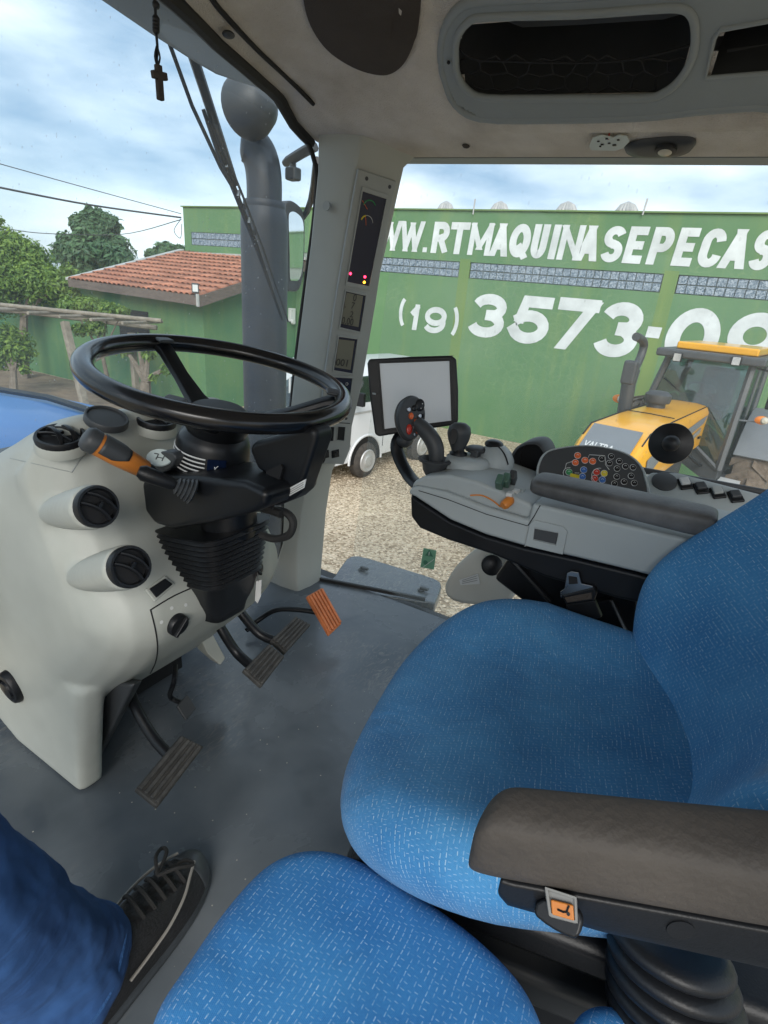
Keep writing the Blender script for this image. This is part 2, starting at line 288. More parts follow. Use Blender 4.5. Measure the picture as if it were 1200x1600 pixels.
wallmat('wall_green_trim', (.11, .20, .06), (.15, .235, .075), False)
wallmat('house_green', (.045, .155, .075), (.11, .21, .08), False)
M('letter_white', (.60, .64, .64), .75, var=.2, vs=2.2, detail=9, bump=.15, bs=25)
def blockmat():
    m, t, b = newmat('glass_block'); n = t.nodes; l = t.links.new; b.inputs['Roughness'].default_value = .25
    tc = n.new('ShaderNodeTexCoord'); a = n.new('ShaderNodeTexNoise'); a.inputs['Scale'].default_value = 26; a.inputs['Detail'].default_value = 1; a.inputs['Distortion'].default_value = 1.5; l(tc.outputs['Object'], a.inputs['Vector'])
    oi = n.new('ShaderNodeObjectInfo'); vm = n.new('ShaderNodeVectorMath'); vm.operation = 'ADD'; cx = n.new('ShaderNodeCombineXYZ')
    m1 = n.new('ShaderNodeMath'); m1.operation = 'MULTIPLY'; m1.inputs[1].default_value = 50; l(oi.outputs['Random'], m1.inputs[0]); l(m1.outputs[0], cx.inputs[0]); l(tc.outputs['Object'], vm.inputs[0]); l(cx.outputs[0], vm.inputs[1]); l(vm.outputs[0], a.inputs['Vector'])
    c = n.new('ShaderNodeValToRGB'); e = c.color_ramp.elements; e[0].position = .42; e[0].color = (.10, .15, .20, 1); e[1].position = .6; e[1].color = (.34, .40, .46, 1); l(a.outputs[0], c.inputs[0]); l(c.outputs[0], b.inputs['Base Color'])
    bp = n.new('ShaderNodeBump'); bp.inputs['Strength'].default_value = 1; bp.inputs['Distance'].default_value = .02; l(a.outputs[0], bp.inputs['Height']); l(bp.outputs[0], b.inputs['Normal'])
blockmat()
def floormat():
    m, t, b = newmat('floor_rubber'); n = t.nodes; l = t.links.new
    tc = n.new('ShaderNodeTexCoord'); o = tc.outputs['Object']
    a = n.new('ShaderNodeTexNoise'); a.inputs['Scale'].default_value = 3.5; a.inputs['Detail'].default_value = 9; a.inputs['Roughness'].default_value = .55; a.inputs['Distortion'].default_value = .25; l(o, a.inputs['Vector'])
    c = n.new('ShaderNodeValToRGB'); e = c.color_ramp.elements; e[0].position = .25; e[0].color = (.06, .073, .087, 1); e[1].position = .85; e[1].color = (.16, .18, .195, 1); l(a.outputs[0], c.inputs[0])
    # dusty scuffs: stretched, curly
    mp = n.new('ShaderNodeMapping'); mp.inputs['Scale'].default_value = (9, 26, 9); mp.inputs['Rotation'].default_value = (0, 0, .9); l(o, mp.inputs[0])
    s = n.new('ShaderNodeTexNoise'); s.inputs['Scale'].default_value = 2.2; s.inputs['Detail'].default_value = 6; s.inputs['Distortion'].default_value = 2.5; l(mp.outputs[0], s.inputs['Vector'])
    g = n.new('ShaderNodeTexNoise'); g.inputs['Scale'].default_value = 2.6; g.inputs['Detail'].default_value = 2; l(o, g.inputs['Vector'])
    r1 = n.new('ShaderNodeMapRange'); r1.inputs[1].default_value = .50; r1.inputs[2].default_value = .78; r1.inputs[4].default_value = .85; l(s.outputs[0], r1.inputs[0])
    r2 = n.new('ShaderNodeMapRange'); r2.inputs[1].default_value = .48; r2.inputs[2].default_value = .66; l(g.outputs[0], r2.inputs[0])
    mm = n.new('ShaderNodeMath'); mm.operation = 'MULTIPLY'; l(r1.outputs[0], mm.inputs[0]); l(r2.outputs[0], mm.inputs[1])
    mx = n.new('ShaderNodeMix'); mx.data_type = 'RGBA'; l(mm.outputs[0], mx.inputs[0]); l(c.outputs[0], mx.inputs[6]); mx.inputs[7].default_value = (.26, .25, .225, 1); l(mx.outputs[2], b.inputs['Base Color'])
    gs = n.new('ShaderNodeTexVoronoi'); gs.inputs['Scale'].default_value = 60; l(o, gs.inputs['Vector']); gl_ = n.new('ShaderNodeMath'); gl_.operation = 'LESS_THAN'; gl_.inputs[1].default_value = .09; l(gs.outputs['Distance'], gl_.inputs[0])
    sc_ = n.new('ShaderNodeSeparateColor'); l(gs.outputs['Color'], sc_.inputs[0]); gk = n.new('ShaderNodeMath'); gk.operation = 'GREATER_THAN'; gk.inputs[1].default_value = .86; l(sc_.outputs[0], gk.inputs[0]); gm_ = n.new('ShaderNodeMath'); gm_.operation = 'MULTIPLY'; l(gl_.outputs[0], gm_.inputs[0]); l(gk.outputs[0], gm_.inputs[1])
    m5 = n.new('ShaderNodeMix'); m5.data_type = 'RGBA'; l(gm_.outputs[0], m5.inputs[0]); l(mx.outputs[2], m5.inputs[6]); m5.inputs[7].default_value = (.4, .38, .33, 1); l(m5.outputs[2], b.inputs['Base Color'])
    rr = n.new('ShaderNodeMapRange'); rr.inputs[1].default_value = .3; rr.inputs[2].default_value = .7; rr.inputs[3].default_value = .14; rr.inputs[4].default_value = .36; l(a.outputs[0], rr.inputs[0]); l(rr.outputs[0], b.inputs['Roughness'])
    n2 = n.new('ShaderNodeTexNoise'); n2.inputs['Scale'].default_value = 6; n2.inputs['Detail'].default_value = 3; l(o, n2.inputs['Vector'])
    bp = n.new('ShaderNodeBump'); bp.inputs['Strength'].default_value = .25; bp.inputs['Distance'].default_value = .02; l(n2.outputs[0], bp.inputs['Height']); l(bp.outputs[0], b.inputs['Normal'])
floormat()
# ---------------------------------------------------------------- mesh helpers
class MB:
    def __init__(s): s.v = []; s.f = []; s.uv = None
    def add(s, vs, fs):
        o = len(s.v); s.v += [Vector(p) for p in vs]; s.f += [tuple(i+o for i in f) for f in fs]; return s
    def hexa(s, b, t):           # bottom and top quads
        return s.add(list(b)+list(t), [(3, 2, 1, 0), (4, 5, 6, 7), (0, 1, 5, 4), (1, 2, 6, 5), (2, 3, 7, 6), (3, 0, 4, 7)])
    def box(s, c, d, ax=None):
        c = Vector(c); X, Y, Z = ax if ax else (Vector((1, 0, 0)), Vector((0, 1, 0)), Vector((0, 0, 1)))
        X = Vector(X)*(d[0]/2); Y = Vector(Y)*(d[1]/2); Z = Vector(Z)*(d[2]/2)
        q = [c-X-Y, c+X-Y, c+X+Y, c-X+Y]
        return s.hexa([p-Z for p in q], [p+Z for p in q])
    def prism(s, pts, ext, cap=True):
        n = len(pts); e = Vector(ext); a = [Vector(p) for p in pts]
        fs = [(i, (i+1) % n, n+(i+1) % n, n+i) for i in range(n)]
        if cap: fs += [tuple(range(n))[::-1], tuple(range(n, 2*n))]
        return s.add(a+[p+e for p in a], fs)
    def loft(s, rings, caps=True, closed=True, wrap=False):
        n = len(rings[0]); vs = [p for r in rings for p in r]; fs = []; m = len(rings)
        for k in range(m if wrap else m-1):
            for i in range(n if closed else n-1):
                a = k*n+i; b = k*n+(i+1) % n; k2 = (k+1) % m; fs.append((a, b, k2*n+(i+1) % n, k2*n+i))
        if caps and closed and not wrap: fs += [tuple(range(n))[::-1], tuple(range((m-1)*n, m*n))]
        return s.add(vs, fs)
    def tube(s, pts, r, seg=10, closed=False, flat=1.0):
        pts = [Vector(p) for p in pts]; m = len(pts); rr = r if isinstance(r, (list, tuple)) else [r]*m
        rings = []; pn = None
        for i, p in enumerate(pts):
            if closed: t = pts[(i+1) % m]-pts[i-1]
            else: t = pts[min(i+1, m-1)]-pts[max(i-1, 0)]
            t.normalize()
            if pn is None: pn = t.orthogonal().normalized()
            pn = (pn - t*pn.dot(t)).normalized(); b = t.cross(pn)
            rings.append([p+(pn*math.cos(2*math.pi*j/seg)*flat+b*math.sin(2*math.pi*j/seg))*rr[i] for j in range(seg)])
        return s.loft(rings, caps=True, wrap=closed)
    def lathe(s, prof, o, ax, seg=28, caps=True, ellip=1.0, ref=None):   # prof: (distance along axis, radius)
        o = Vector(o); ax = Vector(ax).normalized(); u = (Vector(ref)-ax*Vector(ref).dot(ax)).normalized() if ref else ax.orthogonal().normalized(); w = ax.cross(u)
        return s.loft([[o+ax*h+(u*math.cos(2*math.pi*j/seg)*ellip+w*math.sin(2*math.pi*j/seg))*max(r, 1e-5) for j in range(seg)] for h, r in prof], caps=caps)
    def disc(s, c, n, r, th=.001, seg=20, ellip=1.0, ref=None): return s.lathe([(0, r), (th, r)], c, n, seg, True, ellip, ref)
    def ball(s, c, r, seg=16, ax=(0, 0, 1)):
        rx, ry, rz = r if isinstance(r, (tuple, list)) else (r, r, r)
        c = Vector(c); rings = []
        for i in range(1, seg//2):
            t = math.pi*i/(seg//2)
            rings.append([c+Vector((rx*math.sin(t)*math.cos(2*math.pi*j/seg), ry*math.sin(t)*math.sin(2*math.pi*j/seg), rz*math.cos(t))) for j in range(seg)])
        return s.loft(rings)
    def build(s, name, mat, parent=None, bevel=0, seg=2, sub=0, smooth=True, ang=40, uv=None, solid=0):
        me = bpy.data.meshes.new(name); me.from_pydata([tuple(p) for p in s.v], [], s.f)
        if uv or s.uv:
            U = uv or s.uv; lay = me.uv_layers.new(name='UVMap')
            for lp in me.loops: lay.data[lp.index].uv = U[lp.vertex_index]
        bm = bmesh.new(); bm.from_mesh(me); bmesh.ops.recalc_face_normals(bm, faces=bm.faces); bm.to_mesh(me); bm.free()
        if smooth:
            me.shade_smooth()
            if not sub: me.set_sharp_from_angle(angle=R(ang))
        me.materials.append(MATS[mat])
        return mkobj(name, me, parent, bevel, seg, sub, solid)
def mkobj(name, me, parent=None, bevel=0, seg=2, sub=0, solid=0):
    o = bpy.data.objects.new(name, me); COL.objects.link(o)
    if parent: 
        o.parent = parent; o.matrix_parent_inverse = parent.matrix_basis.inverted()
    if solid: md = o.modifiers.new('solid', 'SOLIDIFY'); md.thickness = solid; md.offset = 0
    if bevel:
        md = o.modifiers.new('bevel', 'BEVEL'); md.width = bevel; md.segments = seg; md.limit_method = 'ANGLE'; md.angle_limit = R(35); md.harden_normals = True
    if sub: md = o.modifiers.new('sub', 'SUBSURF'); md.levels = sub; md.render_levels = sub
    return o
def tag(o, label, cat, group=None, kind=None):
    o['label'] = label; o['category'] = cat
    if group: o['group'] = group
    o['kind'] = kind or 'thing'
    return o
def thing(name, label, cat, loc=(0, 0, 0), group=None):
    o = bpy.data.objects.new(name, None); COL.objects.link(o); o.location = loc; o.empty_display_size = .05
    return tag(o, label, cat, group)
def lab(o, s): o['label'] = s; return o
def dupmesh(src, parent, M4, name=None):
    o = bpy.data.objects.new(name or src.name.split('.')[0], src.data); COL.objects.link(o); o.parent = parent
    o.matrix_parent_inverse = parent.matrix_basis.inverted(); o.matrix_basis = M4
    return o
def smoothpts(pts, n=6, closed=False):      # Catmull-Rom
    pts = [Vector(p) for p in pts]; m = len(pts); out = []
    for i in range(m if closed else m-1):
        g = (lambda k: pts[k % m]) if closed else (lambda k: pts[max(0, min(m-1, k))])
        p0, p1, p2, p3 = g(i-1), g(i), g(i+1), g(i+2)
        for k in range(n):
            t = k/n
            out.append(.5*((2*p1)+(p2-p0)*t+(2*p0-5*p1+4*p2-p3)*t*t+(3*p1-p0-3*p2+p3)*t**3))
    if not closed: out.append(pts[-1])
    return out
def flatmesh(outer, plane_n, d):            # thin plate from a planar outline
    return MB().prism(outer, Vector(plane_n)*d)
def ringplate(outer, inner, n, d):          # frame between two outlines with the same number of points
    e = Vector(n)*d
    return MB().loft([outer, [p+e for p in outer], [p+e for p in inner], inner], caps=False, wrap=True)
def fuse(name, mats, parts, voxel, it, parent=None, factor=.5):   # voxel union of overlapping shells, then relaxed
    mb = MB()
    me = bpy.data.meshes.new('tmp'); vs = []; fs = []
    for p in parts:
        o = len(vs); vs += [tuple(q) for q in p.v]; fs += [tuple(i+o for i in f) for f in p.f]
    me.from_pydata(vs, [], fs)
    bm = bmesh.new(); bm.from_mesh(me); bmesh.ops.recalc_face_normals(bm, faces=bm.faces); bm.to_mesh(me); bm.free()
    o = bpy.data.objects.new('tmp', me); COL.objects.link(o)
    md = o.modifiers.new('r', 'REMESH'); md.mode = 'VOXEL'; md.voxel_size = voxel
    md = o.modifiers.new('s', 'SMOOTH'); md.factor = factor; md.iterations = it
    dg = bpy.context.evaluated_depsgraph_get(); m2 = bpy.data.meshes.new_from_object(o.evaluated_get(dg)); bpy.data.objects.remove(o); bpy.data.meshes.remove(me)
    m2.name = name; m2.shade_smooth(); m2.materials.clear(); m2.materials.append(MATS[mats])
    return mkobj(name, m2, parent)
def bvh(o): return BVHTree.FromPolygons([v.co for v in o.data.vertices], [tuple(p.vertices) for p in o.data.polygons])
def hit(tree, px, py, off=.0):
    d = ray(px, py).normalized(); loc, nr, i, ds = tree.ray_cast(EYE, d)
    if loc is None: return None, None
    if nr.dot(d) > 0: nr = -nr
    return loc+nr*off, nr
def pillow(O, ex, ey, ez, outline, top, r, depth, rings=9, bowl=.0):
    """cushion: outline [(a,b)] in the frame ex, ey; top(a,b) height along ez; rounded rim r; side depth"""
    mb = MB(); uv = []; n = len(outline)
    cx = sum(p[0] for p in outline)/n; cy_ = sum(p[1] for p in outline)/n; RR = []
    def P(a, b, h): return O+ex*a+ey*b+ez*h
    for k in range(1, rings+1):
        s = k/rings; ring = []
        for a, b in outline:
            da, db = a-cx, b-cy_; q = math.hypot(da, db); f = s*(q-r)/q
            aa, bb = cx+da*f, cy_+db*f; ring.append(P(aa, bb, top(aa, bb))); uv.append((aa, bb))
        RR.append(ring)
    for ph in (22, 45, 67, 90, 115, 150):
        ring = []
        for a, b in outline:
            da, db = a-cx, b-cy_; q = math.hypot(da, db); ea, eb = cx+da*(q-r)/q, cy_+db*(q-r)/q; h = top(ea, eb)
            c, s_ = math.cos(R(ph)), math.sin(R(ph)); dn = r*(1-c) if ph <= 90 else r+(depth-r)*(ph-90)/60
            off = r*s_ if ph <= 115 else r*.55
            f = (q-r+off)/q; ring.append(P(cx+da*f, cy_+db*f, h-dn)); g = (q-r+r*R(ph)+(max(0, dn-r)))/q; uv.append((cx+da*g, cy_+db*g))
        RR.append(ring)
    mb.loft(RR, caps=True); mb.uv = uv
    return mb
def superell(w, b0, b1, e=3.2, n=56, ca=0.0):
    out = []; cb = (b0+b1)/2; hb = (b1-b0)/2
    for i in range(n):
        t = 2*math.pi*i/n; c, s = math.cos(t), math.sin(t)
        out.append((ca+w*math.copysign(abs(c)**(2/e), c), cb+hb*math.copysign(abs(s)**(2/e), s)))
    return out
def inpoly(p, poly):
    x, y = p; c = False; n = len(poly)
    for i in range(n):
        x1, y1 = poly[i]; x2, y2 = poly[i-1]
        if (y1 > y) != (y2 > y) and x < (x2-x1)*(y-y1)/(y2-y1)+x1: c = not c
    return c
def project(p):
    d = p-EYE; z = d.dot(FW); return (600+FPX*d.dot(RT)/z, 800-FPX*d.dot(UP)/z)
def textmesh(s, off=0.0, shear=0.0, spacing=1.0):
    cu = bpy.data.curves.new('t', 'FONT'); cu.body = s; cu.offset = off; cu.shear = shear; cu.space_character = spacing; cu.resolution_u = 4; cu.fill_mode = 'FRONT'
    o = bpy.data.objects.new('t', cu); COL.objects.link(o); dg = bpy.context.evaluated_depsgraph_get(); dg.update()
    me = o.evaluated_get(dg).to_mesh(); vs = [v.co.copy() for v in me.vertices]; fs = [tuple(p.vertices) for p in me.polygons]
    bpy.data.objects.remove(o); bpy.data.curves.remove(cu)
    return vs, fs
def text_on(name, s, mat, quad, parent, n, off=0.0, lift=.001, spacing=1.0):
    """fit the string's box onto a quad (bottom-left, bottom-right, top-right, top-left) in space"""
    vs, fs = textmesh(s, off, 0, spacing)
    x0 = min(v.x for v in vs); x1 = max(v.x for v in vs); y0 = min(v.y for v in vs); y1 = max(v.y for v in vs)
    bl, br, tr, tl = [Vector(q) for q in quad]; n = Vector(n).normalized()*lift; out = []
    for v in vs:
        u = (v.x-x0)/(x1-x0); w = (v.y-y0)/(y1-y0)
        out.append((bl*(1-u)+br*u)*(1-w)+(tl*(1-u)+tr*u)*w+n)
    mb = MB(); mb.add(out, fs); return mb.build(name, mat, parent, smooth=False)
# ================================================================ GROUND AND OUTSIDE
GZ = -3.0
def sheet(name, pts, mat, z): 
    o = MB().add([V(x, y, z) for x, y in pts], [tuple(range(len(pts)))]).build(name, mat, smooth=False); o['kind'] = 'structure'; return o
g = sheet('ground', [(-600, -600), (900, -600), (900, 900), (-600, 900)], 'gravel', GZ)
soil = sheet('soil_bed', [(2.0, 10.2), (8.6, 9.9), (9.3, 10.5), (9.3, 30), (-12, 30), (-12, 13.5)], 'soil', GZ+.006)
# loose stones on the yard
mb = MB(); rnd = random.Random(3)
for i in range(16000):
    x = 2.2+rnd.random()**.8*8.5; y = -1+rnd.random()*8.5; s = rnd.uniform(.008, .024); c = V(x, y, GZ+s*.25); a = rnd.random()*6.28; k = rnd.uniform(.6, 1.3)
    e1 = Vector((math.cos(a), math.sin(a), rnd.uniform(-.2, .2)))*s*k; e2 = Vector((-math.sin(a), math.cos(a), 0))*s/k; e3 = Vector((0, 0, s*.7))
    mb.add([c+e1, c+e2, c-e1, c-e2, c+e3], [(0, 1, 4), (1, 2, 4), (2, 3, 4), (3, 0, 4)])
o = mb.build('loose_gravel', 'gravel_stone', smooth=False); tag(o, 'pale loose gravel stones strewn over the yard', 'gravel', kind='stuff')
# ---------------------------------------------------------------- painted boundary building
WX = 12.68; SL = .0135
def W(y, z): return V(WX, y, z+SL*y)           # point on the wall face; rows follow the wall's slight fall
wall = thing('painted_wall', 'long green warehouse wall with big white painted web address and phone number', 'wall', V(WX, 3, GZ))
Y0, Y1 = -14.0, 15.08; TOP = 1.855; B1, B0 = .815, .475      # glass band top and bottom
C1, C0 = 1.19, .83; CY0, CY1 = 12.5, 14.78
def slab(name, ya, yb, za, zb, mat='wall_green', x=0.0, th=.3, fl=False):
    a = V(WX+x, ya, 0); r = []
    for (y, z) in ((ya, za), (yb, za), (yb, zb), (ya, zb)):
        p = W(y, z) if not (fl and z == za) else V(WX, y, za); p.x += x; r.append(p)
    return MB().prism(r, (th, 0, 0)).build(name, mat, wall, smooth=False)
slab('upper_wall', Y0, 12.0, B1, TOP); slab('lower_wall', Y0, 12.0, GZ, B0, fl=True)
slab('end_wall', 12.0, CY0, GZ, TOP, fl=True); slab('end_wall', CY0, CY1, C1, TOP); slab('end_wall', CY0, CY1, GZ, C0, fl=True); slab('end_wall', CY1, Y1, GZ, TOP, fl=True)
slab('coping', Y0, Y1+.05, TOP+.002, TOP+.03, 'wall_green_trim', -.05, .42)
TXTZ = .93
PIL = [-7.35, -3.0, 1.28, 5.63, 9.9]
for y in PIL: slab('pilaster', y-.13, y+.13, GZ, B1+.06, 'wall_green_trim', -.003, .3, True)
bm_ = MB().add([(-.02, -.072, -.072), (-.02, .072, -.072), (-.02, .072, .072), (-.02, -.072, .072), (0, -.082, -.08), (0, .082, -.08), (0, .082, .08), (0, -.082, .08)], [(0, 1, 2, 3), (4, 5, 1, 0), (5, 6, 2, 1), (6, 7, 3, 2), (7, 4, 0, 3)])
blk = bm_.build('glass_block', 'glass_block', wall, smooth=False); first = True
def blocks(ya, yb, z0, z1, rows=2):
    global first
    h = (z1-z0)/rows; n = round((yb-ya)/h); w = (yb-ya)/n
    back = slab('block_mortar', ya, yb, z0, z1, 'mortar', .045, .2)
    for i in range(n):
        for k in range(rows):
            p = W(ya+(i+.5)*w, z0+(k+.5)*h); p.x += .03; S = Matrix.Translation(p) @ Matrix.Diagonal((1, w/.172, h/.172, 1))
            if first: blk.matrix_basis = S; first = False
            else: dupmesh(blk, wall, S)
for a, b in ((-3.0, 1.28), (1.28, 5.63), (5.63, 9.9)): blocks(a+.14, b-.14, B0+.005, B1-.005)
slab('block_mortar', Y0, -3.13, B0, B1, 'mortar', .03, .2); slab('block_mortar', 10.03, 12.0, B0, B1, 'mortar', .03, .2)
blocks(CY0, CY1, C0, C1)
LETN = Vector((-1, 0, 0))
def arc(cx, cy_, rx, ry, a0, a1, n=12): return [(cx+rx*math.cos(R(a0+(a1-a0)*k/n)), cy_+ry*math.sin(R(a0+(a1-a0)*k/n))) for k in range(n+1)]
GLY = {
 'W': [[(0, 1), (.24, 0)], [(.24, 0), (.5, .95)], [(.5, .95), (.76, 0)], [(.76, 0), (1, 1)]], 'T': [[(0, 1), (1, 1)], [(.5, .93), (.5, 0)]],
 'R': [[(0, 0), (0, 1)], [(0, 1), (.5, 1)]+arc(.55, .74, .45, .26, 90, -90)+[(.5, .48), (.05, .48)], [(.5, .48), (.98, 0)]], 'P': [[(0, 0), (0, 1)], [(0, 1), (.5, 1)]+arc(.55, .72, .45, .28, 90, -90)+[(.5, .44), (.05, .44)]],
 'M': [[(0, 0), (0, 1)], [(.02, .98), (.5, .2)], [(.5, .2), (.98, .98)], [(1, 1), (1, 0)]], 'A': [[(0, 0), (.5, 1)], [(.5, 1), (1, 0)], [(.2, .27), (.8, .27)]],
 'Q': [arc(.5, .54, .5, .46, 90, 450, 28), [(.55, .28), (.92, 0)]], 'U': [[(0, 1), (0, .35)]+arc(.5, .32, .5, .32, 180, 360)+[(1, .35), (1, 1)]], 'I': [[(.5, 0), (.5, 1)]],
 'N': [[(0, 0), (0, 1)], [(.0, 1), (1, 0)], [(1, 0), (1, 1)]], 'E': [[(0, 0), (0, 1)], [(.0, 1), (1, 1)], [(.0, .5), (.85, .5)], [(.0, 0), (1, 0)]],
 'S': [arc(.5, .76, .5, .24, 20, 180, 10)+arc(.5, .74, .5, .22, 190, 265, 5)+[(.5, .5)]+arc(.5, .26, .5, .24, 80, -10, 6)+arc(.5, .24, .5, .24, -20, -165, 10)],
 'C': [arc(.5, .7, .5, .3, 5, 180, 10)+arc(.5, .3, .5, .3, 180, 355, 10)], '-': [[(0, .5), (1, .5)]], '.': [[(0, .5), (1, .5)]],
 '3': [arc(.48, .75, .5, .25, 165, -60, 14)+[(.4, .53)], [(.4, .53)]+arc(.46, .27, .54, .27, 70, -165, 16)], '5': [[(.95, 1), (.22, 1), (.12, .56)], [(.10, .53)]+arc(.46, .31, .52, .31, 125, -160, 16)],
 '7': [[(0, 1), (1, 1)], [(.97, .97), (.28, 0)]], '0': [arc(.5, .5, .5, .5, 90, 450, 32)], '9': [arc(.5, .68, .5, .32, 90, 450, 26), [(1, .68)]+arc(.47, .36, .53, .36, 20, -150, 12)],
 '1': [[(.62, 0), (.62, 1)], [(.1, .74), (.60, .97)]], '(': [arc(1.1, .5, 1.1, .62, 128, 232, 12)], ')': [arc(-.1, .5, 1.1, .62, 52, -52, 12)]}
def strokes(ch, w, h, t):
    """thick strokes as strips of quads; every stroke a millimetre prouder than the one below it"""
    vs, fs = [], []
    for k, path in enumerate(GLY[ch]):
        pts = [Vector((t/2+x*(w-t), t/2+y*(h-t))) for x, y in path]; m = len(pts); closed = (pts[0]-pts[-1]).length < 1e-5 and m > 8
        diag = ch in 'WMNA7' and m == 2 and abs(pts[1].y-pts[0].y) > .3*h; ext = 0 if closed else t*.5
        if not closed and m == 2 or ch in 'RPE5T7U' and not closed:
            d = (pts[1]-pts[0]).normalized(); pts[0] = pts[0]-d*ext
            if m == 2 or ch in '5T7EU': d = (pts[-1]-pts[-2]).normalized(); pts[-1] = pts[-1]+d*ext
        o = len(vs)
        for i, p in enumerate(pts):
            if closed: tg = pts[(i+1) % (m-1)]-pts[(i-1) % (m-1)]
            else: tg = pts[min(i+1, m-1)]-pts[max(i-1, 0)]
            tg.normalize(); nr = Vector((-tg.y, tg.x)); hw = t/2
            if 0 < i < m-1 and not closed:
                e = (pts[i]-pts[i-1]).normalized(); c = abs(e.dot(tg)); hw = min(t*.8, hw/max(.5, c))
            if diag and abs(tg.x) > .05: nr = Vector((math.copysign(1, nr.x), 0)); hw = t/2*1.02
            a, b = p+nr*hw, p-nr*hw
            for q in (a, b): vs.append((q.x, min(h, max(0, q.y)) if ch not in '()' else q.y, k*.0012))
            if i: fs.append((o+2*i-2, o+2*i-1, o+2*i+1, o+2*i))
    return vs, fs
def wallglyph(ch, px0, px1, py, z0, z1, slant, tk, base=False):
    ya = UX(px0, py, WX).y; yb = UX(px1, py, WX).y; h = z1-z0; w = ya-yb; t = tk*h
    if base: ya -= slant*h/2
    if ch in '.-': vs, fs = [(0, 0, 0), (w, 0, 0), (w, h, 0), (0, h, 0)], [(0, 1, 2, 3)]
    else: vs, fs = strokes(ch, w, h, t)
    out = []
    for x, y, l_ in vs:
        p = W(ya-x-slant*(y-h/2), z0+y); p.x -= .007+l_; out.append(p)
    MB().add(out, fs).build('painted_letter', 'letter_white', wall, smooth=False)
TXT = [('W', 552, 586), ('W', 588.5, 623.5), ('W', 622.5, 658), ('.', 660, 666.5), ('R', 672.5, 697.5), ('T', 698.5, 727.5), ('M', 729.5, 764), ('A', 764, 791), ('Q', 791, 823), ('U', 825.5, 849.5), ('I', 854, 866.5), ('N', 868.5, 903), ('A', 898, 930), ('S', 934.5, 967), ('E', 970.5, 999.5), ('P', 1007.5, 1041), ('E', 1046.5, 1077), ('C', 1084, 1120), ('A', 1120, 1159.5), ('S', 1163.5, 1199)]
for ch, a, b in TXT:
    pb = 395+((a+b)/2-676)*.0571
    if ch == '.': wallglyph(ch, a, b, pb, .972, 1.075, .06, .2, True)
    else: wallglyph(ch, a, b, pb, .965 if ch != 'Q' else .92, 1.622, .07, .225 if ch not in 'WMN' else .19, True)
NUM = [('(', 624, 641, 484, -.78, -.05, 0), ('1', 641, 658, 491, -.80, -.20, .08), ('9', 664, 698, 493, -.82, -.21, .08), (')', 700, 718, 492, -.85, -.13, 0),
       ('3', 736, 790, 494, -.77, .185, .07), ('5', 799, 861, 501, -.79, .215, .07), ('7', 866, 931, 508, -.82, .245, .06), ('3', 935, 1001, 516, -.84, .25, .07), ('-', 1009, 1031, 525, -.37, -.16, .07), ('0', 1040, 1124, 528, -.85, .26, .07), ('9', 1132, 1218, 538, -.87, .27, .07)]
for ch, a, b, pm, z0, z1, sl in NUM: wallglyph(ch, a, b, pm, z0, z1, sl, .235 if ch not in '()19' else (.13 if ch in '()' else .215))
# ventilators and rods on its roof
for i, (px, ww) in enumerate(((696.5, 30), (781, 33), (886, 37), (980, 39))):
    c = UX(px, 326, WX+2.2); r = ww*.5*(c-EYE).dot(FW)/FPX; base = V(WX+2.2, c.y, TOP-.35)
    t = thing('roof_ventilator', ['first small', 'second small', 'third', 'rightmost and largest'][i]+' round grey turbine ventilator on the warehouse roof, counted from the left', 'ventilator', base, 'turbine ventilators on the warehouse roof')
    zt = UX(px, 314+i*.3, WX+2.2).z-base.z
    MB().lathe([(0, r*.75), (zt*.55, r*.8)], base, (0, 0, 1), 20).build('neck', 'vent_dome', t)
    prof = [(zt*.5, r*.8), (zt*.62, r), (zt*.8, r*.9), (zt*.93, r*.6), (zt, r*.1)]
    rings = []
    for h, rr in prof: rings.append([base+Vector((math.cos(2*math.pi*j/40)*rr*(1 if j % 2 else .9), math.sin(2*math.pi*j/40)*rr*(1 if j % 2 else .9), h)) for j in range(40)])
    MB().loft(rings).build('turbine_dome', 'vent_dome', t, smooth=False)
for i, (x0, y0, x1, y1) in enumerate(((739, 335, 742.5, 311), (1004, 336, 1012, 310))):
    o = MB().tube([UX(x0, y0, WX-.08), UX(x1, y1, WX-.08)], .016, 6).build('steel_rod', 'vent_dome'); tag(o, ['thin upright steel rod above the letters T and M', 'leaning thin steel rod above the letters E and P'][i]+' on the wall top', 'rod', 'steel rods on the wall top')
# ---------------------------------------------------------------- lean-to house with tiled roof
house = thing('green_house', 'low green lean-to house with red clay tile roof against the warehouse', 'house', V(10.8, 12.3, GZ))
eA, eB, tC, tD = V(8.86, 10.23, -.33), V(8.95, 15.2, -.22), V(12.66, 15.2, .80), V(12.66, 10.23, .72)
hx, hy = 9.35, 10.62
MB().prism([V(hx, hy, GZ), V(hx, 26, GZ), V(hx, 26, -.28), V(hx, hy, -.30)], (.15, 0, 0)).build('side_wall', 'house_green', house, smooth=False)
MB().prism([V(hx+.15, hy+.003, GZ), V(WX-.005, hy+.003, GZ), V(WX-.005, hy+.003, .60), V(hx+.15, hy+.003, -.26)], (0, .15, 0)).build('gable_wall', 'house_green', house, smooth=False)
roof = MB().prism([eA, eB, tC, tD], (0, 0, -.04)).build('roof', 'fascia', house, smooth=False)
eu = (eB-eA).normalized(); ev = (tD-eA).normalized(); en = eu.cross(ev).normalized(); en = en if en.z > 0 else -en
TW, TL = .19, .35
ring = lambda v, lift: [Vector((TW*(-.5+k/6)*1.08, v, lift+.055*math.sin(math.pi*k/6)**.8 - .012)) for k in range(7)]
tm = MB().loft([ring(-.02, .035), ring(TL*1.1, .0)], caps=False, closed=False)
tile = tm.build('roof_tile', 'tile', roof, smooth=True, ang=60, solid=.012); ft = True
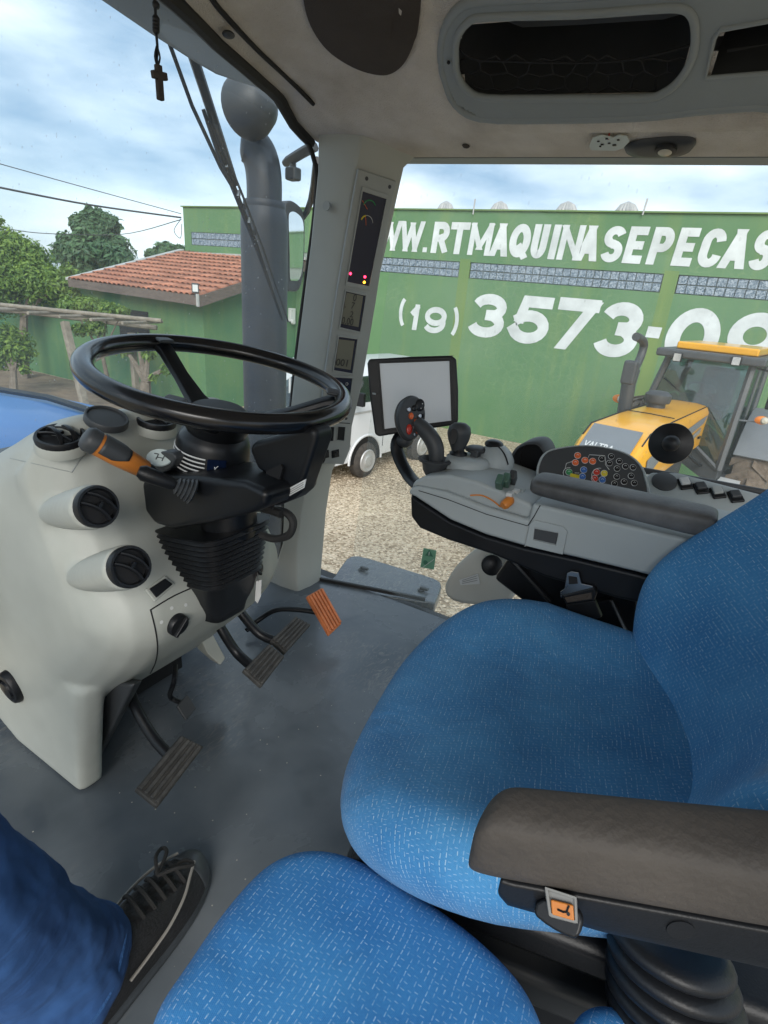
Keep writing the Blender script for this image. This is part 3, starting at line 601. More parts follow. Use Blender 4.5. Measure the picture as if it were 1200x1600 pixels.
nc = int((eB-eA).length/TW); nr = int((tD-eA).length/TL)
for j in range(nr):
    for i in range(nc):
        p = eA+eu*((i+.5)*TW)+ev*(j*TL)+en*.02
        m4 = Matrix((eu, ev, en)).transposed().to_4x4(); m4 = Matrix.Translation(p) @ m4 @ Matrix.Rotation(rnd.uniform(-.02, .02), 4, 'Z') @ Matrix.Rotation(rnd.uniform(-.015, .015), 4, 'X')
        if ft: tile.matrix_basis = m4; ft = False
        else: 
            q = dupmesh(tile, roof, m4); md = q.modifiers.new('solid', 'SOLIDIFY'); md.thickness = .012
MB().prism([eA+Vector((-.03, -.03, .05)), eB+Vector((-.03, 0, .03)), eB+Vector((-.03, 0, -.16)), eA+Vector((-.03, -.03, -.16))], (.03, 0, 0)).build('eave_board', 'fascia', roof, smooth=False)
MB().prism([eA+Vector((0, -.04, .03)), tD+Vector((0, -.04, .03)), tD+Vector((0, -.04, -.20)), eA+Vector((0, -.04, -.20))], (0, .03, 0)).build('rake_board', 'fascia', roof, smooth=False)
MB().box((tC+tD)/2+Vector((-.06, 0, .03)), (.22, 5.1, .07)).build('flashing', 'flashing', roof, smooth=False)
MB().prism([eB+Vector((0, -.1, .06)), tC+Vector((0, -.1, .1)), tC+Vector((0, -.1, .0)), eB+Vector((0, -.1, 0))], (0, .25, 0)).build('verge_cap', 'flashing', roof, smooth=False)
MB().box(eA+Vector((-.03, -.05, -.05)), (.05, .05, .26)).build('corner_post', 'flashing', roof, smooth=False)
c = V(hx-.008, 13.2, -1.25)
wn = MB().box(c, (.03, 1.2, .9)).build('window', 'void', house, smooth=False); MB().box(c+Vector((-.02, 0, -.48)), (.1, 1.3, .05)).build('sill', 'flashing', wn, smooth=False)
fl = thing('floodlight', 'small grey floodlight on the corner of the tiled roof', 'floodlight', eA)
pf = UD(305, 450, 11.9); dn = (EYE-pf).normalized(); dn.z = -.1
axx = (dn.cross(Vector((0, 0, 1))).normalized(), dn.normalized(), Vector((0, 0, 1)))
MB().box(pf, (.15, .05, .2), axx).build('housing', 'dark_grey', fl, bevel=.01); MB().box(pf+dn.normalized()*.027, (.11, .008, .14), axx).build('lens', 'print_white', fl); MB().box(pf-Vector((0, 0, .13)), (.03, .03, .1)).build('bracket', 'dark_grey', fl)
mbx = thing('meter_box', 'small white electricity meter box on the green gable wall beside the stack', 'meter box', UY(456, 500, hy-.05))
p = UY(456, 492, hy-.05); MB().box(p, (.2, .1, .35)).build('case', 'print_white', mbx, bevel=.01); p = UY(457, 503, hy-.1); MB().lathe([(0, .07), (.06, .06)], p, (0, -1, 0), 14).build('dial', 'white_metal', mbx)
# ---------------------------------------------------------------- pergola
pg = thing('pergola', 'weathered wooden pergola with leaning posts in front of the green house', 'pergola', UZ(133, 640, GZ))
PA, PB = UD(101, 503, 12.6), UZ(134, 640, GZ)
MB().tube([PB, PA], .10, 4).build('post', 'wood', pg, smooth=False)
P2 = UD(205, 520, 13.2); MB().tube([Vector((P2.x, P2.y, GZ+3)), P2], .09, 4).build('post', 'wood', pg, smooth=False)
P3 = UD(-60, 500, 12.2); MB().tube([Vector((P3.x, P3.y, GZ+3)), P3], .1, 4).build('post', 'wood', pg, smooth=False)
MB().tube([UD(-90, 468, 12.2), UD(0, 476, 12.3), UD(130, 489, 12.45), UD(252, 501, 12.6)], .045, 8).build('beam', 'wood', pg)
MB().tube([UD(-90, 476, 12.8), UD(40, 487, 12.9), UD(160, 502, 13.0), UD(245, 512, 13.1)], .06, 8).build('beam', 'wood', pg)
for k in range(5):
    a = UD(15+k*48, 484+k*5, 12.2); d = Vector((.9, .25, 0)); MB().tube([a-d*.35, a+d*1.1], .04, 6).build('rafter', 'wood', pg)
# ---------------------------------------------------------------- trees
def leaves(blobs, n, ls, seed, mat, name, parent, hang=.3):
    rn = random.Random(seed); vs = []; fs = []; tint = []
    tot = sum(b[3] for b in blobs)
    for (c, r, fl, w) in blobs:
        for i in range(int(n*w/tot)):
            d = Vector((rn.gauss(0, 1), rn.gauss(0, 1), rn.gauss(0, 1))).normalized(); q = rn.random()**.45
            q *= .78+.3*math.sin(d.x*5+c.x)*math.sin(d.y*6+c.y)*math.sin(d.z*5+c.z)+.12*rn.random()
            p = c+Vector((d.x*r, d.y*r, d.z*r*fl))*q
            s = ls*rn.uniform(.6, 1.4); nn = (d+Vector((rn.gauss(0, .6), rn.gauss(0, .6), rn.gauss(.3, .5)))).normalized(); t = nn.orthogonal().normalized(); t.rotate(Matrix.Rotation(rn.random()*6.28, 3, nn)); b = nn.cross(t)
            o = len(vs); vs += [p-t*s, p+b*s*.42+nn*s*.12, p+t*s, p-b*s*.42+nn*s*.12]; fs.append((o, o+1, o+2, o+3))
            tint += [max(0, min(1, rn.gauss(.35+.3*max(0, d.z)*q, .25)))]*4  # tint rises towards the top outside of each clump, with random spread
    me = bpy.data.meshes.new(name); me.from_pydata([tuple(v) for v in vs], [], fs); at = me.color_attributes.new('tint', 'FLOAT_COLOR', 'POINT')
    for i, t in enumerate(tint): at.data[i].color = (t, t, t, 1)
    me.materials.append(MATS[mat]); return mkobj(name, me, parent)
def tree(label, base, blobs, n, ls, seed, mat, trunk_r=.12, limbs=4, group='trees beyond the yard', cat='tree', nm='leafy_tree'):
    t = thing(nm, label, cat, base, group); rn = random.Random(seed)
    c0 = sum((b[0] for b in blobs), Vector())/len(blobs); mb = MB()
    fork = base+(c0-base)*.55; mb.tube(smoothpts([base, base+(fork-base)*.5+Vector((rn.uniform(-.05, .05), rn.uniform(-.05, .05), 0)), fork], 4), [trunk_r*(1-.05*k) for k in range(9)], 8)
    for b in blobs[:limbs]:
        mid = fork+(b[0]-fork)*.5+Vector((0, 0, b[1]*.15)); mb.tube(smoothpts([fork, mid, b[0]], 3), [trunk_r*.5*(1-.12*k) for k in range(7)], 6)
    mb.build('trunk', 'bark', t); leaves(blobs, n, ls, seed, mat, 'crown', t); return t
def bl(px, py, d, rpx, fl=.85, w=None): r = rpx*d/FPX; return (UD(px, py, d), r, fl, w or r*r)
def gnd(px, py, d): p = UD(px, py, d); p.z = GZ+3; return p
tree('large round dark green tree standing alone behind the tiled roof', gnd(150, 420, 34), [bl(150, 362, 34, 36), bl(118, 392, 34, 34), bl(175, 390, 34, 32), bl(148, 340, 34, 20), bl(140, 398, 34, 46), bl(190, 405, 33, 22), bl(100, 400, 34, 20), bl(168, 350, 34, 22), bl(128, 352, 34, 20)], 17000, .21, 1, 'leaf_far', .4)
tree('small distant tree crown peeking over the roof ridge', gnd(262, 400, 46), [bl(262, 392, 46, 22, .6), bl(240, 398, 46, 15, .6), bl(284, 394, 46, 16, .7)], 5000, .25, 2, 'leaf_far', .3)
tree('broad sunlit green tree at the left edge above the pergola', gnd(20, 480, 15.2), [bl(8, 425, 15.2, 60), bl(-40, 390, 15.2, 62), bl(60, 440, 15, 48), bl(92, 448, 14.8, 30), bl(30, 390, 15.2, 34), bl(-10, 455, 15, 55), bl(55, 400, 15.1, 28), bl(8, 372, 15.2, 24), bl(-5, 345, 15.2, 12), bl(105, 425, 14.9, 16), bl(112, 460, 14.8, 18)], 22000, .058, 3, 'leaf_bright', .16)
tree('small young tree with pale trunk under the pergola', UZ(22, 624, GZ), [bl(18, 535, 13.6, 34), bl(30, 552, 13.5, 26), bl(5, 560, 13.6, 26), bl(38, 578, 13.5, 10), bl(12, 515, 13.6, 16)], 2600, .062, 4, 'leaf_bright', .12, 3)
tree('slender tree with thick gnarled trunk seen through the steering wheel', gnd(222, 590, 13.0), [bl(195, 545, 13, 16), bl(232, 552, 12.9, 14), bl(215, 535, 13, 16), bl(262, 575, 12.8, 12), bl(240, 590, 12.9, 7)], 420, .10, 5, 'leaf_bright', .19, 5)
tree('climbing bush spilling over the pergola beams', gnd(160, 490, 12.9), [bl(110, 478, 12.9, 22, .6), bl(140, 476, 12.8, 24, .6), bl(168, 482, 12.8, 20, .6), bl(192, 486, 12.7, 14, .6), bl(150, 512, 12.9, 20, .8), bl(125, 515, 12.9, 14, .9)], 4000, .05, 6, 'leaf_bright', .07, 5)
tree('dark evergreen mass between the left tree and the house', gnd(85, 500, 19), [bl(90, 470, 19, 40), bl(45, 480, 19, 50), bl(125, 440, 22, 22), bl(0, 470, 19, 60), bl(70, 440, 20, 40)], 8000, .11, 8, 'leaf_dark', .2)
# ---------------------------------------------------------------- power lines
def wire(label, pts, r, name='power_line'):
    o = MB().tube(smoothpts([UD(*p) for p in pts], 6), r, 5).build(name, 'cable'); tag(o, label, 'cable', 'overhead cables on the left')
wire('thick overhead cable running from the upper left to the warehouse corner', [(-60, 280, 14), (0, 293, 15), (140, 320, 17), (283, 340, 19.2)], .028)
wire('thin upper overhead cable crossing the sky on the left', [(-60, 238, 14), (0, 256, 15), (140, 295, 17), (283, 334, 19.2)], .012)
wire('thin slack overhead cable passing the round tree', [(-20, 350, 22), (60, 364, 24), (190, 366, 26), (283, 343, 19.3)], .016)
o = MB().tube(smoothpts([UD(283, 342, 19.2), UD(272, 360, 19.1), UD(282, 372, 19.1), UD(284, 350, 19.2)], 5), .012, 5).build('cable_loop', 'cable'); tag(o, 'loose loop of cable hanging at the warehouse corner', 'cable')
# ---------------------------------------------------------------- white van
van = thing('parked_van', 'white panel van parked on the gravel behind the monitor', 'van', V(8.6, 5.7, GZ))
va = Vector((.994, -.105, 0)); vw = Vector((.105, .994, 0)); VO = V(7.81, 4.93, GZ)       # wheel contact, side plane
def vp(a, w, z): return VO+va*a+vw*w+Vector((0, 0, z))
def vsec(a, inset, zb, zt, fw=0.0):
    wd = 1.72; pr = [(0+inset, zb), (0-.0+inset, 1.15), (.02+inset, 1.3), (.10+inset, 1.72), (.2+inset, zt-.1), (.45+inset, zt), (wd-.45-inset, zt), (wd-.2-inset, zt-.1), (wd-.1-inset, 1.72), (wd-.02-inset, 1.3), (wd-inset, 1.15), (wd-inset, zb)]
    return [vp(a+fw*max(0, z-1.1)*.35, w, z) for w, z in pr]
MB().loft([vsec(-1.12, .35, .5, 1.75, 1), vsec(-1.10, .12, .38, 1.85, 1), vsec(-1.0, .02, .34, 1.9, .9), vsec(-.6, 0, .34, 1.93, .3), vsec(0, 0, .34, 1.93), vsec(2.2, 0, .34, 1.92), vsec(2.42, .05, .36, 1.88), vsec(2.48, .2, .45, 1.75)]).build('body', 'white_paint', van, bevel=.02, ang=30)
def vquad(name, pts, mat, par, off=-.006, th=.004, **k): return flatmesh([vp(a, w+off, z) for a, w, z in pts], -vw, th).build(name, mat, par, **k)
vquad('window', [(-.45, .035, 1.33), (.42, .035, 1.33), (.38, .115, 1.75), (-.22, .115, 1.75)], 'van_glass', van, -.012)
vquad('window', [(.55, .035, 1.33), (1.6, .035, 1.33), (1.6, .115, 1.75), (.55, .115, 1.75)], 'van_glass', van, -.012)
vquad('belt_trim', [(-.95, .0, 1.16), (2.2, 0, 1.16), (2.2, 0, 1.19), (-.95, 0, 1.19)], 'hub', van)
MB().tube([vp(.48, -.003, .5), vp(.48, -.003, 1.16), vp(.48, .03, 1.33), vp(.46, .12, 1.78)], .006, 5).build('door_seam', 'black', van)
MB().tube([vp(-.42, -.003, .62), vp(-.5, -.003, 1.16)], .006, 5).build('door_seam', 'black', van)
arch = [(.44*math.cos(t), .30+.44*math.sin(t)) for t in [math.pi*(-.02)+k*math.pi*1.04/18 for k in range(19)]]
vquad('wheel_arch', [(a, 0, z+.02) for a, z in arch], 'void', van, -.004)
MB().tube([vp(a, -.008, z+.02) for a, z in arch], .022, 6).build('arch_lip', 'white_paint', van)
for a, zz in ((0, 0), (1.75, 0)):
    w = MB().lathe([(-.02, .2), (0, .27), (.03, .315), (.15, .315), (.18, .25)], vp(a, -.045, .315), vw, 30).build('wheel', 'tyre', van)
    MB().lathe([(-.052, .02), (-.05, .085), (-.036, .10), (-.028, .14), (-.034, .165), (-.038, .19), (-.02, .205), (.03, .205)], vp(a, -.045, .315), vw, 30).build('hubcap', 'hub', w)
vquad('wheel_arch', [(a+1.75, 0, z+.02) for a, z in arch], 'void', van, -.004)
MB().tube([vp(-.42, -.0, 1.38), vp(-.46, -.14, 1.42)], .012, 6).build('mirror_arm', 'black', van); MB().box(vp(-.46, -.2, 1.45), (.08, .16, .22)).build('door_mirror', 'black', van, bevel=.02)
def vfront(w, z):
    a = -1.105+max(0, z-1.1)*.35; return vp(a-.012, w, z)
MB().prism([vfront(w, z) for w, z in ((.25, 1.22), (1.47, 1.22), (1.40, 1.68), (.32, 1.68))], -va*.004).build('windscreen', 'van_glass', van, smooth=False)
MB().box(vfront(.86, 1.45), (.02, .03, .46), (va, vw, Vector((0, 0, 1)))).build('windscreen_bar', 'white_paint', van)
for w in (.32, 1.40): MB().lathe([(-.01, .09), (.02, .085), (.035, .04), (.036, .001)], vfront(w, .85), -va, 20).build('headlight', 'reflector', van)
MB().box(vp(-1.16, .86, .48), (.1, 1.6, .16), (va, vw, Vector((0, 0, 1)))).build('bumper', 'white_paint', van, bevel=.03)
# ---------------------------------------------------------------- yellow tractor parked across the yard
yt = thing('yellow_tractor', 'yellow farm tractor with glazed cab parked nose-on beside the wall', 'tractor', V(8.8, .3, GZ))
TO = Vector((6.11, .74, 0)); tb = Vector((.988, -.153, 0)); ts = Vector((-.153, -.988, 0)); tz = Vector((0, 0, 1))
def tp(a, b, z): return TO+tb*a+ts*b+Vector((0, 0, z+3.0))        # a back from the nose, b towards the near side, z from the eye
cf = 2.95
def tF(px, py, a): return UP_(px, py, tp(a, 0, 0), tb)
def tS(px, py, b): return UP_(px, py, tp(0, b, 0), ts)
def hs(a, w, zt, zb, d=0): return [tp(a+d, -w, zb), tp(a+d*.4, -w, zt-.10), tp(a, -w*.86, zt-.02), tp(a, -w*.45, zt), tp(a, w*.45, zt), tp(a, w*.86, zt-.02), tp(a+d*.4, w, zt-.10), tp(a+d, w, zb)]
hood = MB().loft([hs(-.42, .30, -1.38, -1.75), hs(-.38, .335, -1.28, -1.75), hs(-.2, .35, -1.16, -1.75), hs(0, .35, -1.065, -1.72), hs(.9, .34, -1.04, -1.65), hs(2.85, .32, -1.05, -1.62)]).build('bonnet', 'valtra_yellow', yt, bevel=.02, ang=50)
nz_ = [tp(-.445, b, z) for b, z in ((-.26, -1.72), (.26, -1.72), (.26, -1.40), (-.26, -1.40))]
gr = flatmesh([tp(-.415, -.25, -1.285), tp(-.415, .25, -1.285), tp(-.07, .25, -1.075), tp(-.07, -.25, -1.075)], Vector((-.5, 0, .85)).normalized(), .012).build('nose_plate', 'valtra_grey', hood)
q = [(-.40, -.215), (-.40, .085), (-.315, .085), (-.315, -.215)]
fz = lambda a: -1.075+(a+.07)*.21/.345
text_on('name_lettering', 'VALTRA', 'print_white', [tp(a, b, fz(a)) for a, b in q], hood, Vector((-.5, 0, .85)), .02, .02)
flatmesh([tp(-.445, -.22, -1.7), tp(-.445, .22, -1.7), tp(-.445, .24, -1.42), tp(-.445, -.24, -1.42)], -tb, .01).build('grille', 'void', hood)
flatmesh([tp(-.1, .358, -1.33), tp(.5, .352, -1.24), tp(.62, .352, -1.36), (tp(0, .358, -1.55))], ts, .006).build('side_grille', 'valtra_grey', hood)
flatmesh([tp(.55, .352, -1.42), tp(2.55, .332, -1.27), tp(2.7, .332, -1.17), tp(2.2, .334, -1.19), tp(.75, .350, -1.27)], ts, .006).build('stripe', 'valtra_grey', hood)
flatmesh([tp(2.0, .342, -1.43), tp(2.45, .337, -1.385), tp(2.45, .337, -1.31), tp(2.0, .342, -1.355)], ts, .006).build('side_badge', 'bezel_grey', hood)
for sgn in (-1, 1):
    MB().tube([tp(-.2, sgn*.302, -1.178), tp(0, sgn*.305, -1.083), tp(.9, sgn*.297, -1.06), tp(2.8, sgn*.28, -1.07)], .008, 5).build('hood_seam', 'void', hood)
    hl_ = MB().lathe([(0, .06), (.03, .055), (.035, .001)], tp(-.40, sgn*.2, -1.50), -tb, 16).build('headlight', 'reflector', hood)
MB().tube([tp(1.0, -.28, -1.037), tp(1.0, 0, -1.03), tp(1.0, .28, -1.037)], .006, 5).build('hood_seam', 'void', hood)
for k in range(5): MB().box(tp(-.455, 0, -1.46-k*.05), (.02, .42, .012), (tb, ts, tz)).build('grille_slat', 'valtra_grey', hood)
MB().box(tp(2.5, .345, -1.45), (.10, .02, .03), (tb, ts, tz)).build('hood_latch', 'black', hood)
MB().tube(smoothpts([tp(2.3, .2, -1.6), tp(2.5, .4, -1.8), tp(2.9, .42, -1.9)], 4), .025, 6).build('hose', 'black', yt)
MB().box(tp(cf+.75, .62, -1.15), (.14, .02, .035), (tb, ts, tz)).build('door_handle', 'black', yt)
MB().box(tp(1.2, 0, -1.9), (2.6, .45, .5), (tb, ts, tz)).build('engine_block', 'dark_grey', yt, bevel=.03)
for b in (-.55, .55): MB().tube([tp(.1, b*.3, -2.1), tp(.1, b*1.3, -2.15)], .09, 8).build('axle', 'valtra_grey', yt)
def tyre(c, r, w, rim, lugs=18, nm='wheel'):
    wh = MB().lathe([(-w/2, r*.62), (-w/2*1.02, r*.8), (-w/2*.85, r*.95), (-w/4, r), (w/4, r), (w/2*.85, r*.95), (w/2*1.02, r*.8), (w/2, r*.62)], c, ts, 40).build(nm, 'tyre_mud', yt)
    MB().lathe([(-w*.3, r*.2), (-w*.2, r*.62), (w*.4, r*.62), (w*.44, r*.56), (w*.2, r*.5), (w*.12, r*.15), (w*.2, .01)], c, ts, 32).build('rim', rim, wh)
    lg = MB()
    for k in range(lugs):
        t = 2*math.pi*k/lugs
        for sd in (-1, 1):
            d = lambda q: Vector((tb.x*math.cos(q), tb.y*math.cos(q), math.sin(q)))
            t2 = t+(math.pi/lugs if sd > 0 else 0)
            e = [c+ts*(sd*w*.02)+d(t2)*r*.985, c+ts*(sd*w*.52)+d(t2+.16)*r*.9, c+ts*(sd*w*.52)+d(t2+.16+.13)*r*.9, c+ts*(sd*w*.02)+d(t2+.1)*r*.985]
            o_ = [c+ts*(sd*w*.02)+d(t2)*r*1.055, c+ts*(sd*w*.53)+d(t2+.16)*r*.985, c+ts*(sd*w*.53)+d(t2+.16+.13)*r*.985, c+ts*(sd*w*.02)+d(t2+.1)*r*1.055]
            lg.hexa(e, o_)
    lg.build('tread_lugs', 'tyre_mud', wh, smooth=False)
tyre(tp(.1, -.95, -2.35), .68, .42, 'hub'); tyre(tp(.1, .95, -2.35), .68, .42, 'hub')
tyre(tp(4.0, .98, -2.12), .92, .5, 'hub', 22); tyre(tp(4.0, -.8, -2.12), .90, .4, 'hub', 22)
# cab
cf = 2.95
FT, FB = tF(1046, 556, cf), tF(1014, 622, cf-.0)       # far pillar top / bottom at the windscreen
NT, NB = tF(1180, 563, cf-.0), tF(1122, 735, cf-.25)
def q4(a, b, c, d, n, th, nm, mat, par, **k): return flatmesh([a, b, c, d], n, th).build(nm, mat, par, **k)
FB2 = Vector((FB.x, FB.y, 0))
cabw = (NT-FT).length
fb_ = FT+(FB-FT)*1.0
ws = q4(fb_, NB, NT, FT, -tb, .006, 'windscreen', 'far_glass', yt, smooth=False)
for a, b_ in ((FT, fb_), (NT, NB)): MB().tube([a, b_], .05, 6).build('cab_pillar', 'cab_grey', yt)
MB().tube([fb_+(NB-fb_)*.02, NB], .035, 6).build('windscreen_sill', 'cab_grey', yt)
bk = tb*1.55
RT2 = NT+bk; RB = NB+tb*1.65
dg_ = q4(NB, RB, RT2, NT, ts, .006, 'side_window', 'far_glass', yt, smooth=False)
MB().tube([RT2, RB], .05, 6).build('cab_pillar', 'cab_grey', yt); MB().tube([NT+tb*.85, NB+tb*.95], .03, 6).build('door_frame', 'cab_grey', yt)
MB().tube([FT+bk, fb_+bk], .05, 6).build('cab_pillar', 'cab_grey', yt)
q4(fb_+bk, RB, RT2, FT+bk, tb, .006, 'rear_window', 'far_glass', yt, smooth=False); q4(fb_, fb_+bk, FT+bk, FT, -ts, .006, 'side_window', 'far_glass', yt, smooth=False)
MB().hexa([fb_-tz*.5, NB-tz*.25, RB-tz*.25, fb_+bk-tz*.5], [fb_-tz*.02, NB-tz*.02, RB-tz*.02, fb_+bk-tz*.02]).build('cab_floor', 'cab_grey', yt, smooth=False)
ol = -ts*.14; orr = ts*.16; of = -tb*.22
rq = [FT+ol+of, NT+orr+of, RT2+orr+tb*.1, FT+bk+ol+tb*.1]
zt_ = FT.z*.5+NT.z*.5
rq = [Vector((p.x, p.y, FT.z+.0)) for p in rq]
rf = MB().hexa(rq, [p+tz*.11 for p in rq]).build('roof', 'cab_grey', yt, bevel=.03)
rq2 = [rq[0]*.86+rq[2]*.14+tz*.112, rq[1]*.9+rq[3]*.1+tz*.112, rq[2]*.9+rq[0]*.1+tz*.112, rq[3]*.86+rq[1]*.14+tz*.112]
MB().hexa(rq2, [p+tz*.10 for p in rq2]).build('roof_cap', 'valtra_yellow', rf, bevel=.025)
for k in range(5):
    p = rq2[0]+(rq2[1]-rq2[0])*(k+.7)/6+tz*.075+tb*.1; MB().box(p, (.05, .08, .03), (tb, ts, tz)).build('roof_vent', 'valtra_yellow', rf, bevel=.008)
for px, py in ((1059, 558), (1151, 564)):
    p = tF(px, py, cf-.24); l_ = MB().box(p, (.07, .11, .12), (tb, ts, tz)).build('work_light', 'black', yt, bevel=.01); MB().box(p-tb*.037, (.006, .09, .10), (tb, ts, tz)).build('lens', 'reflector', l_)
# inside the cab
sw = tp(cf+.45, .05, -.9); MB().lathe([(0, .0)], sw, tz) if False else None
nn_ = (tz*.85-(-tb)*.5).normalized(); e1 = ts; e2 = nn_.cross(e1)
st_ = MB().tube([sw+(e1*math.cos(t)+e2*math.sin(t))*.19 for t in [2*math.pi*k/24 for k in range(24)]], .014, 6, closed=True); st_.tube([sw, sw-nn_*.5], .03, 6)
st_.build('steering_wheel', 'black', yt); MB().box(tp(cf+.15, .05, -1.3), (.3, .4, .7), (tb, ts, tz)).build('dashboard', 'dark_grey', yt, bevel=.05)
MB().box(tp(cf+1.15, .1, -1.3), (.45, .5, .18), (tb, ts, tz)).build('driver_seat', 'black', yt, bevel=.06); MB().box(tp(cf+1.4, .1, -.95), (.14, .5, .65), (tb, ts, tz)).build('seat_back', 'black', yt, bevel=.06)
MB().tube([tF(1037, 590, cf-.04), tF(1062, 612, cf-.05)], .012, 5).build('wiper', 'black', yt)
# exhaust, air intake, lamps
ex = [tS(975, 645, -.42), tS(982, 600, -.42), tS(995, 575, -.42)]
MB().tube([ex[0]-tz*.3, ex[0], ex[1], tS(990, 577, -.42)], [.085, .085, .085, .08], 14).build('muffler', 'dark_grey', yt)
MB().tube(smoothpts([tS(990, 580, -.42), tS(1000, 560, -.42), tS(1006, 540, -.42), tS(1003, 531, -.42), tS(994, 526, -.42)], 4), .05, 12).build('exhaust_pipe', 'dark_grey', yt)
MB().box(tS(984, 582, -.36), (.12, .16, .28), (tb, ts, tz)).build('heat_shield', 'dark_grey', yt, bevel=.03)
it = tS(1021, 648, -.12); MB().lathe([(-.1, .11), (.16, .11), (.161, .15), (.2, .16), (.26, .155), (.3, .11), (.31, .02)], it, tz, 24).build('air_intake', 'dark_grey', yt)
for px, py, a in ((967, 623, 1.6), (1190, 657, cf-.15)):
    p = tF(px, py, a); l_ = MB().lathe([(-.03, .02), (0, .055), (.08, .05)], p, tb, 16, ellip=1.5, ref=ts).build('side_lamp', 'lens_amber', yt); MB().lathe([(-.05, .02), (-.028, .045), (-.0, .05)], p+ts*.03, tb, 14).build('lamp_lens', 'lens_warm', l_)
MB().tube([tF(967, 625, 1.62), tF(985, 632, 1.62)], .012, 6).build('lamp_arm', 'valtra_grey', yt); MB().tube([tF(1190, 660, cf-.1), tF(1140, 655, cf-.05)], .012, 6).build('lamp_arm', 'valtra_grey', yt)
MB().tube(smoothpts([NT+ts*.05-tz*.1, NT+ts*.3-tz*.15, NT+ts*.35-tz*.35], 4), .014, 6).build('mirror_arm', 'black', yt); MB().box(NT+ts*.36-tz*.45, (.05, .18, .3), (tb, ts, tz)).build('side_mirror', 'black', yt, bevel=.02)
# fenders and step
for sd in (1,):
    rg = []
    for k in range(9):
        t = R(25+k*17); c = tp(4.0, sd*1.0, -2.12); d = -tb*math.cos(t)+tz*math.sin(t)
        rg.append([c+d*1.0-ts*.28*sd, c+d*1.03+ts*.3*sd, c+d*.98+ts*.34*sd, c+d*.95-ts*.28*sd])
    MB().loft(rg).build('fender', 'valtra_grey', yt, bevel=.01)
MB().box(tp(cf+.5, .75, -2.2), (.5, .4, .35), (tb, ts, tz)).build('fuel_tank', 'dark_grey', yt, bevel=.06); MB().box(tp(cf-.1, .8, -2.05), (.3, .25, .05), (tb, ts, tz)).build('step', 'white_metal', yt)
# ---------------------------------------------------------------- our own tractor, outside the glass
hd = thing('blue_bonnet', 'glossy blue tractor bonnet beyond the windscreen', 'bonnet', V(.64, 2, -.8))
def hsec(y, w, zt, zb=-.75):
    w *= 1.5; zt -= .034
    return [V(.64-w, y, zb), V(.64-w, y, zt-.13), V(.64-w*.9, y, zt-.05), V(.64-w*.72, y, zt-.015), V(.64-w*.6, y, zt-.02), V(.64-w*.5, y, zt+.0), V(.64, y, zt+.012), V(.64+w*.5, y, zt), V(.64+w*.6, y, zt-.02), V(.64+w*.72, y, zt-.015), V(.64+w*.9, y, zt-.05), V(.64+w, y, zt-.13), V(.64+w, y, zb)]
MB().loft([hsec(1.36, .37, -.375), hsec(1.5, .38, -.365), hsec(1.9, .39, -.365), hsec(2.6, .37, -.41), hsec(3.2, .33, -.52), hsec(3.35, .28, -.66)]).build('hood_panel', 'hood_blue', hd, bevel=.012, ang=40)
MB().loft([[V(.64+x, y, z) for x, z in ((-.37, -.8), (-.375, -.46), (-.33, -.40), (0, -.382), (.33, -.40), (.375, -.46), (.37, -.8))] for y in (1.27, 1.355)]).build('cowl', 'black', hd, bevel=.01)
for sgn in (-1, 1): MB().tube([V(.64+sgn*.36, y_, z_) for y_, z_ in ((1.37, -.412), (1.9, -.400), (2.6, -.445), (3.15, -.55))], .012, 6).build('hood_groove', 'black', hd)
MB().box(V(.44, 1.44, -.352), (.10, .05, .02)).build('cowl_vent', 'black', hd, bevel=.006)
# ---------------------------------------------------------------- exhaust stack, mirror, work lamp, wiper
SX = 1.75
stk = thing('exhaust_stack', 'thick grey exhaust stack with curved tip outside the windscreen', 'exhaust stack', UX(415, 640, SX))
sc_ = UX(414, 560, SX); dpt = (sc_-EYE).dot(FW)/FPX; rr = 33*dpt
zb = V(0, 0, -1.2).z; zj = UX(419, 340, SX).z; zn = UX(419, 322, SX).z; zp = UX(415, 222, SX).z
MB().lathe([(zb, rr), (zj-.03, rr*1.02), (zj, rr*1.0), (zj+.02, rr*.93), (zn, rr*.86)], (sc_.x, sc_.y, 0), (0, 0, 1), 36).build('muffler_shroud', 'stack', stk)
MB().lathe([(zn-.012, rr*.88), (zn-.002, rr*.9), (zn+.01, rr*.9), (zn+.016, rr*.86)], (sc_.x, sc_.y, 0), (0, 0, 1), 36).build('clamp_band', 'stack', stk)
pr_ = rr*.74; x0 = Vector((sc_.x, sc_.y, 0))
tip = smoothpts([x0+Vector((0, 0, zn)), x0+Vector((0, 0, zp-.13)), x0+Vector((-.003, .006, zp-.075)), x0+Vector((-.014, .018, zp-.035)), x0+Vector((-.036, .040, zp-.010)), x0+Vector((-.055, .060, zp-.004))], 5)
MB().tube(tip, [pr_]*(len(tip)-4)+[pr_*.97, pr_*.92, pr_*.8, pr_*.55], 24).build('curved_pipe', 'stack', stk)
mir = thing('door_mirror', 'tall grey-framed side mirror reflecting the yard, right of the exhaust stack', 'mirror', UX(462, 455, 2.15))
mN = Vector((-.10, -.995, 0)).normalized(); mP = UX(462, 390, 2.15)
mo = smoothpts([UP_(x, y, mP, mN) for x, y in ((446, 330), (449, 315), (460, 315), (474, 330), (477, 360), (475, 420), (468, 452), (455, 455), (449, 450), (448, 400))], 3, True)
MB().prism(mo, -mN*.05).build('mirror_housing', 'dark_grey', mir, bevel=.012); ctr = sum(mo, Vector())/len(mo)
MB().prism([ctr+(p-ctr)*.76+mN*.003 for p in mo], mN*.004).build('mirror_glass', 'mirror', mir)
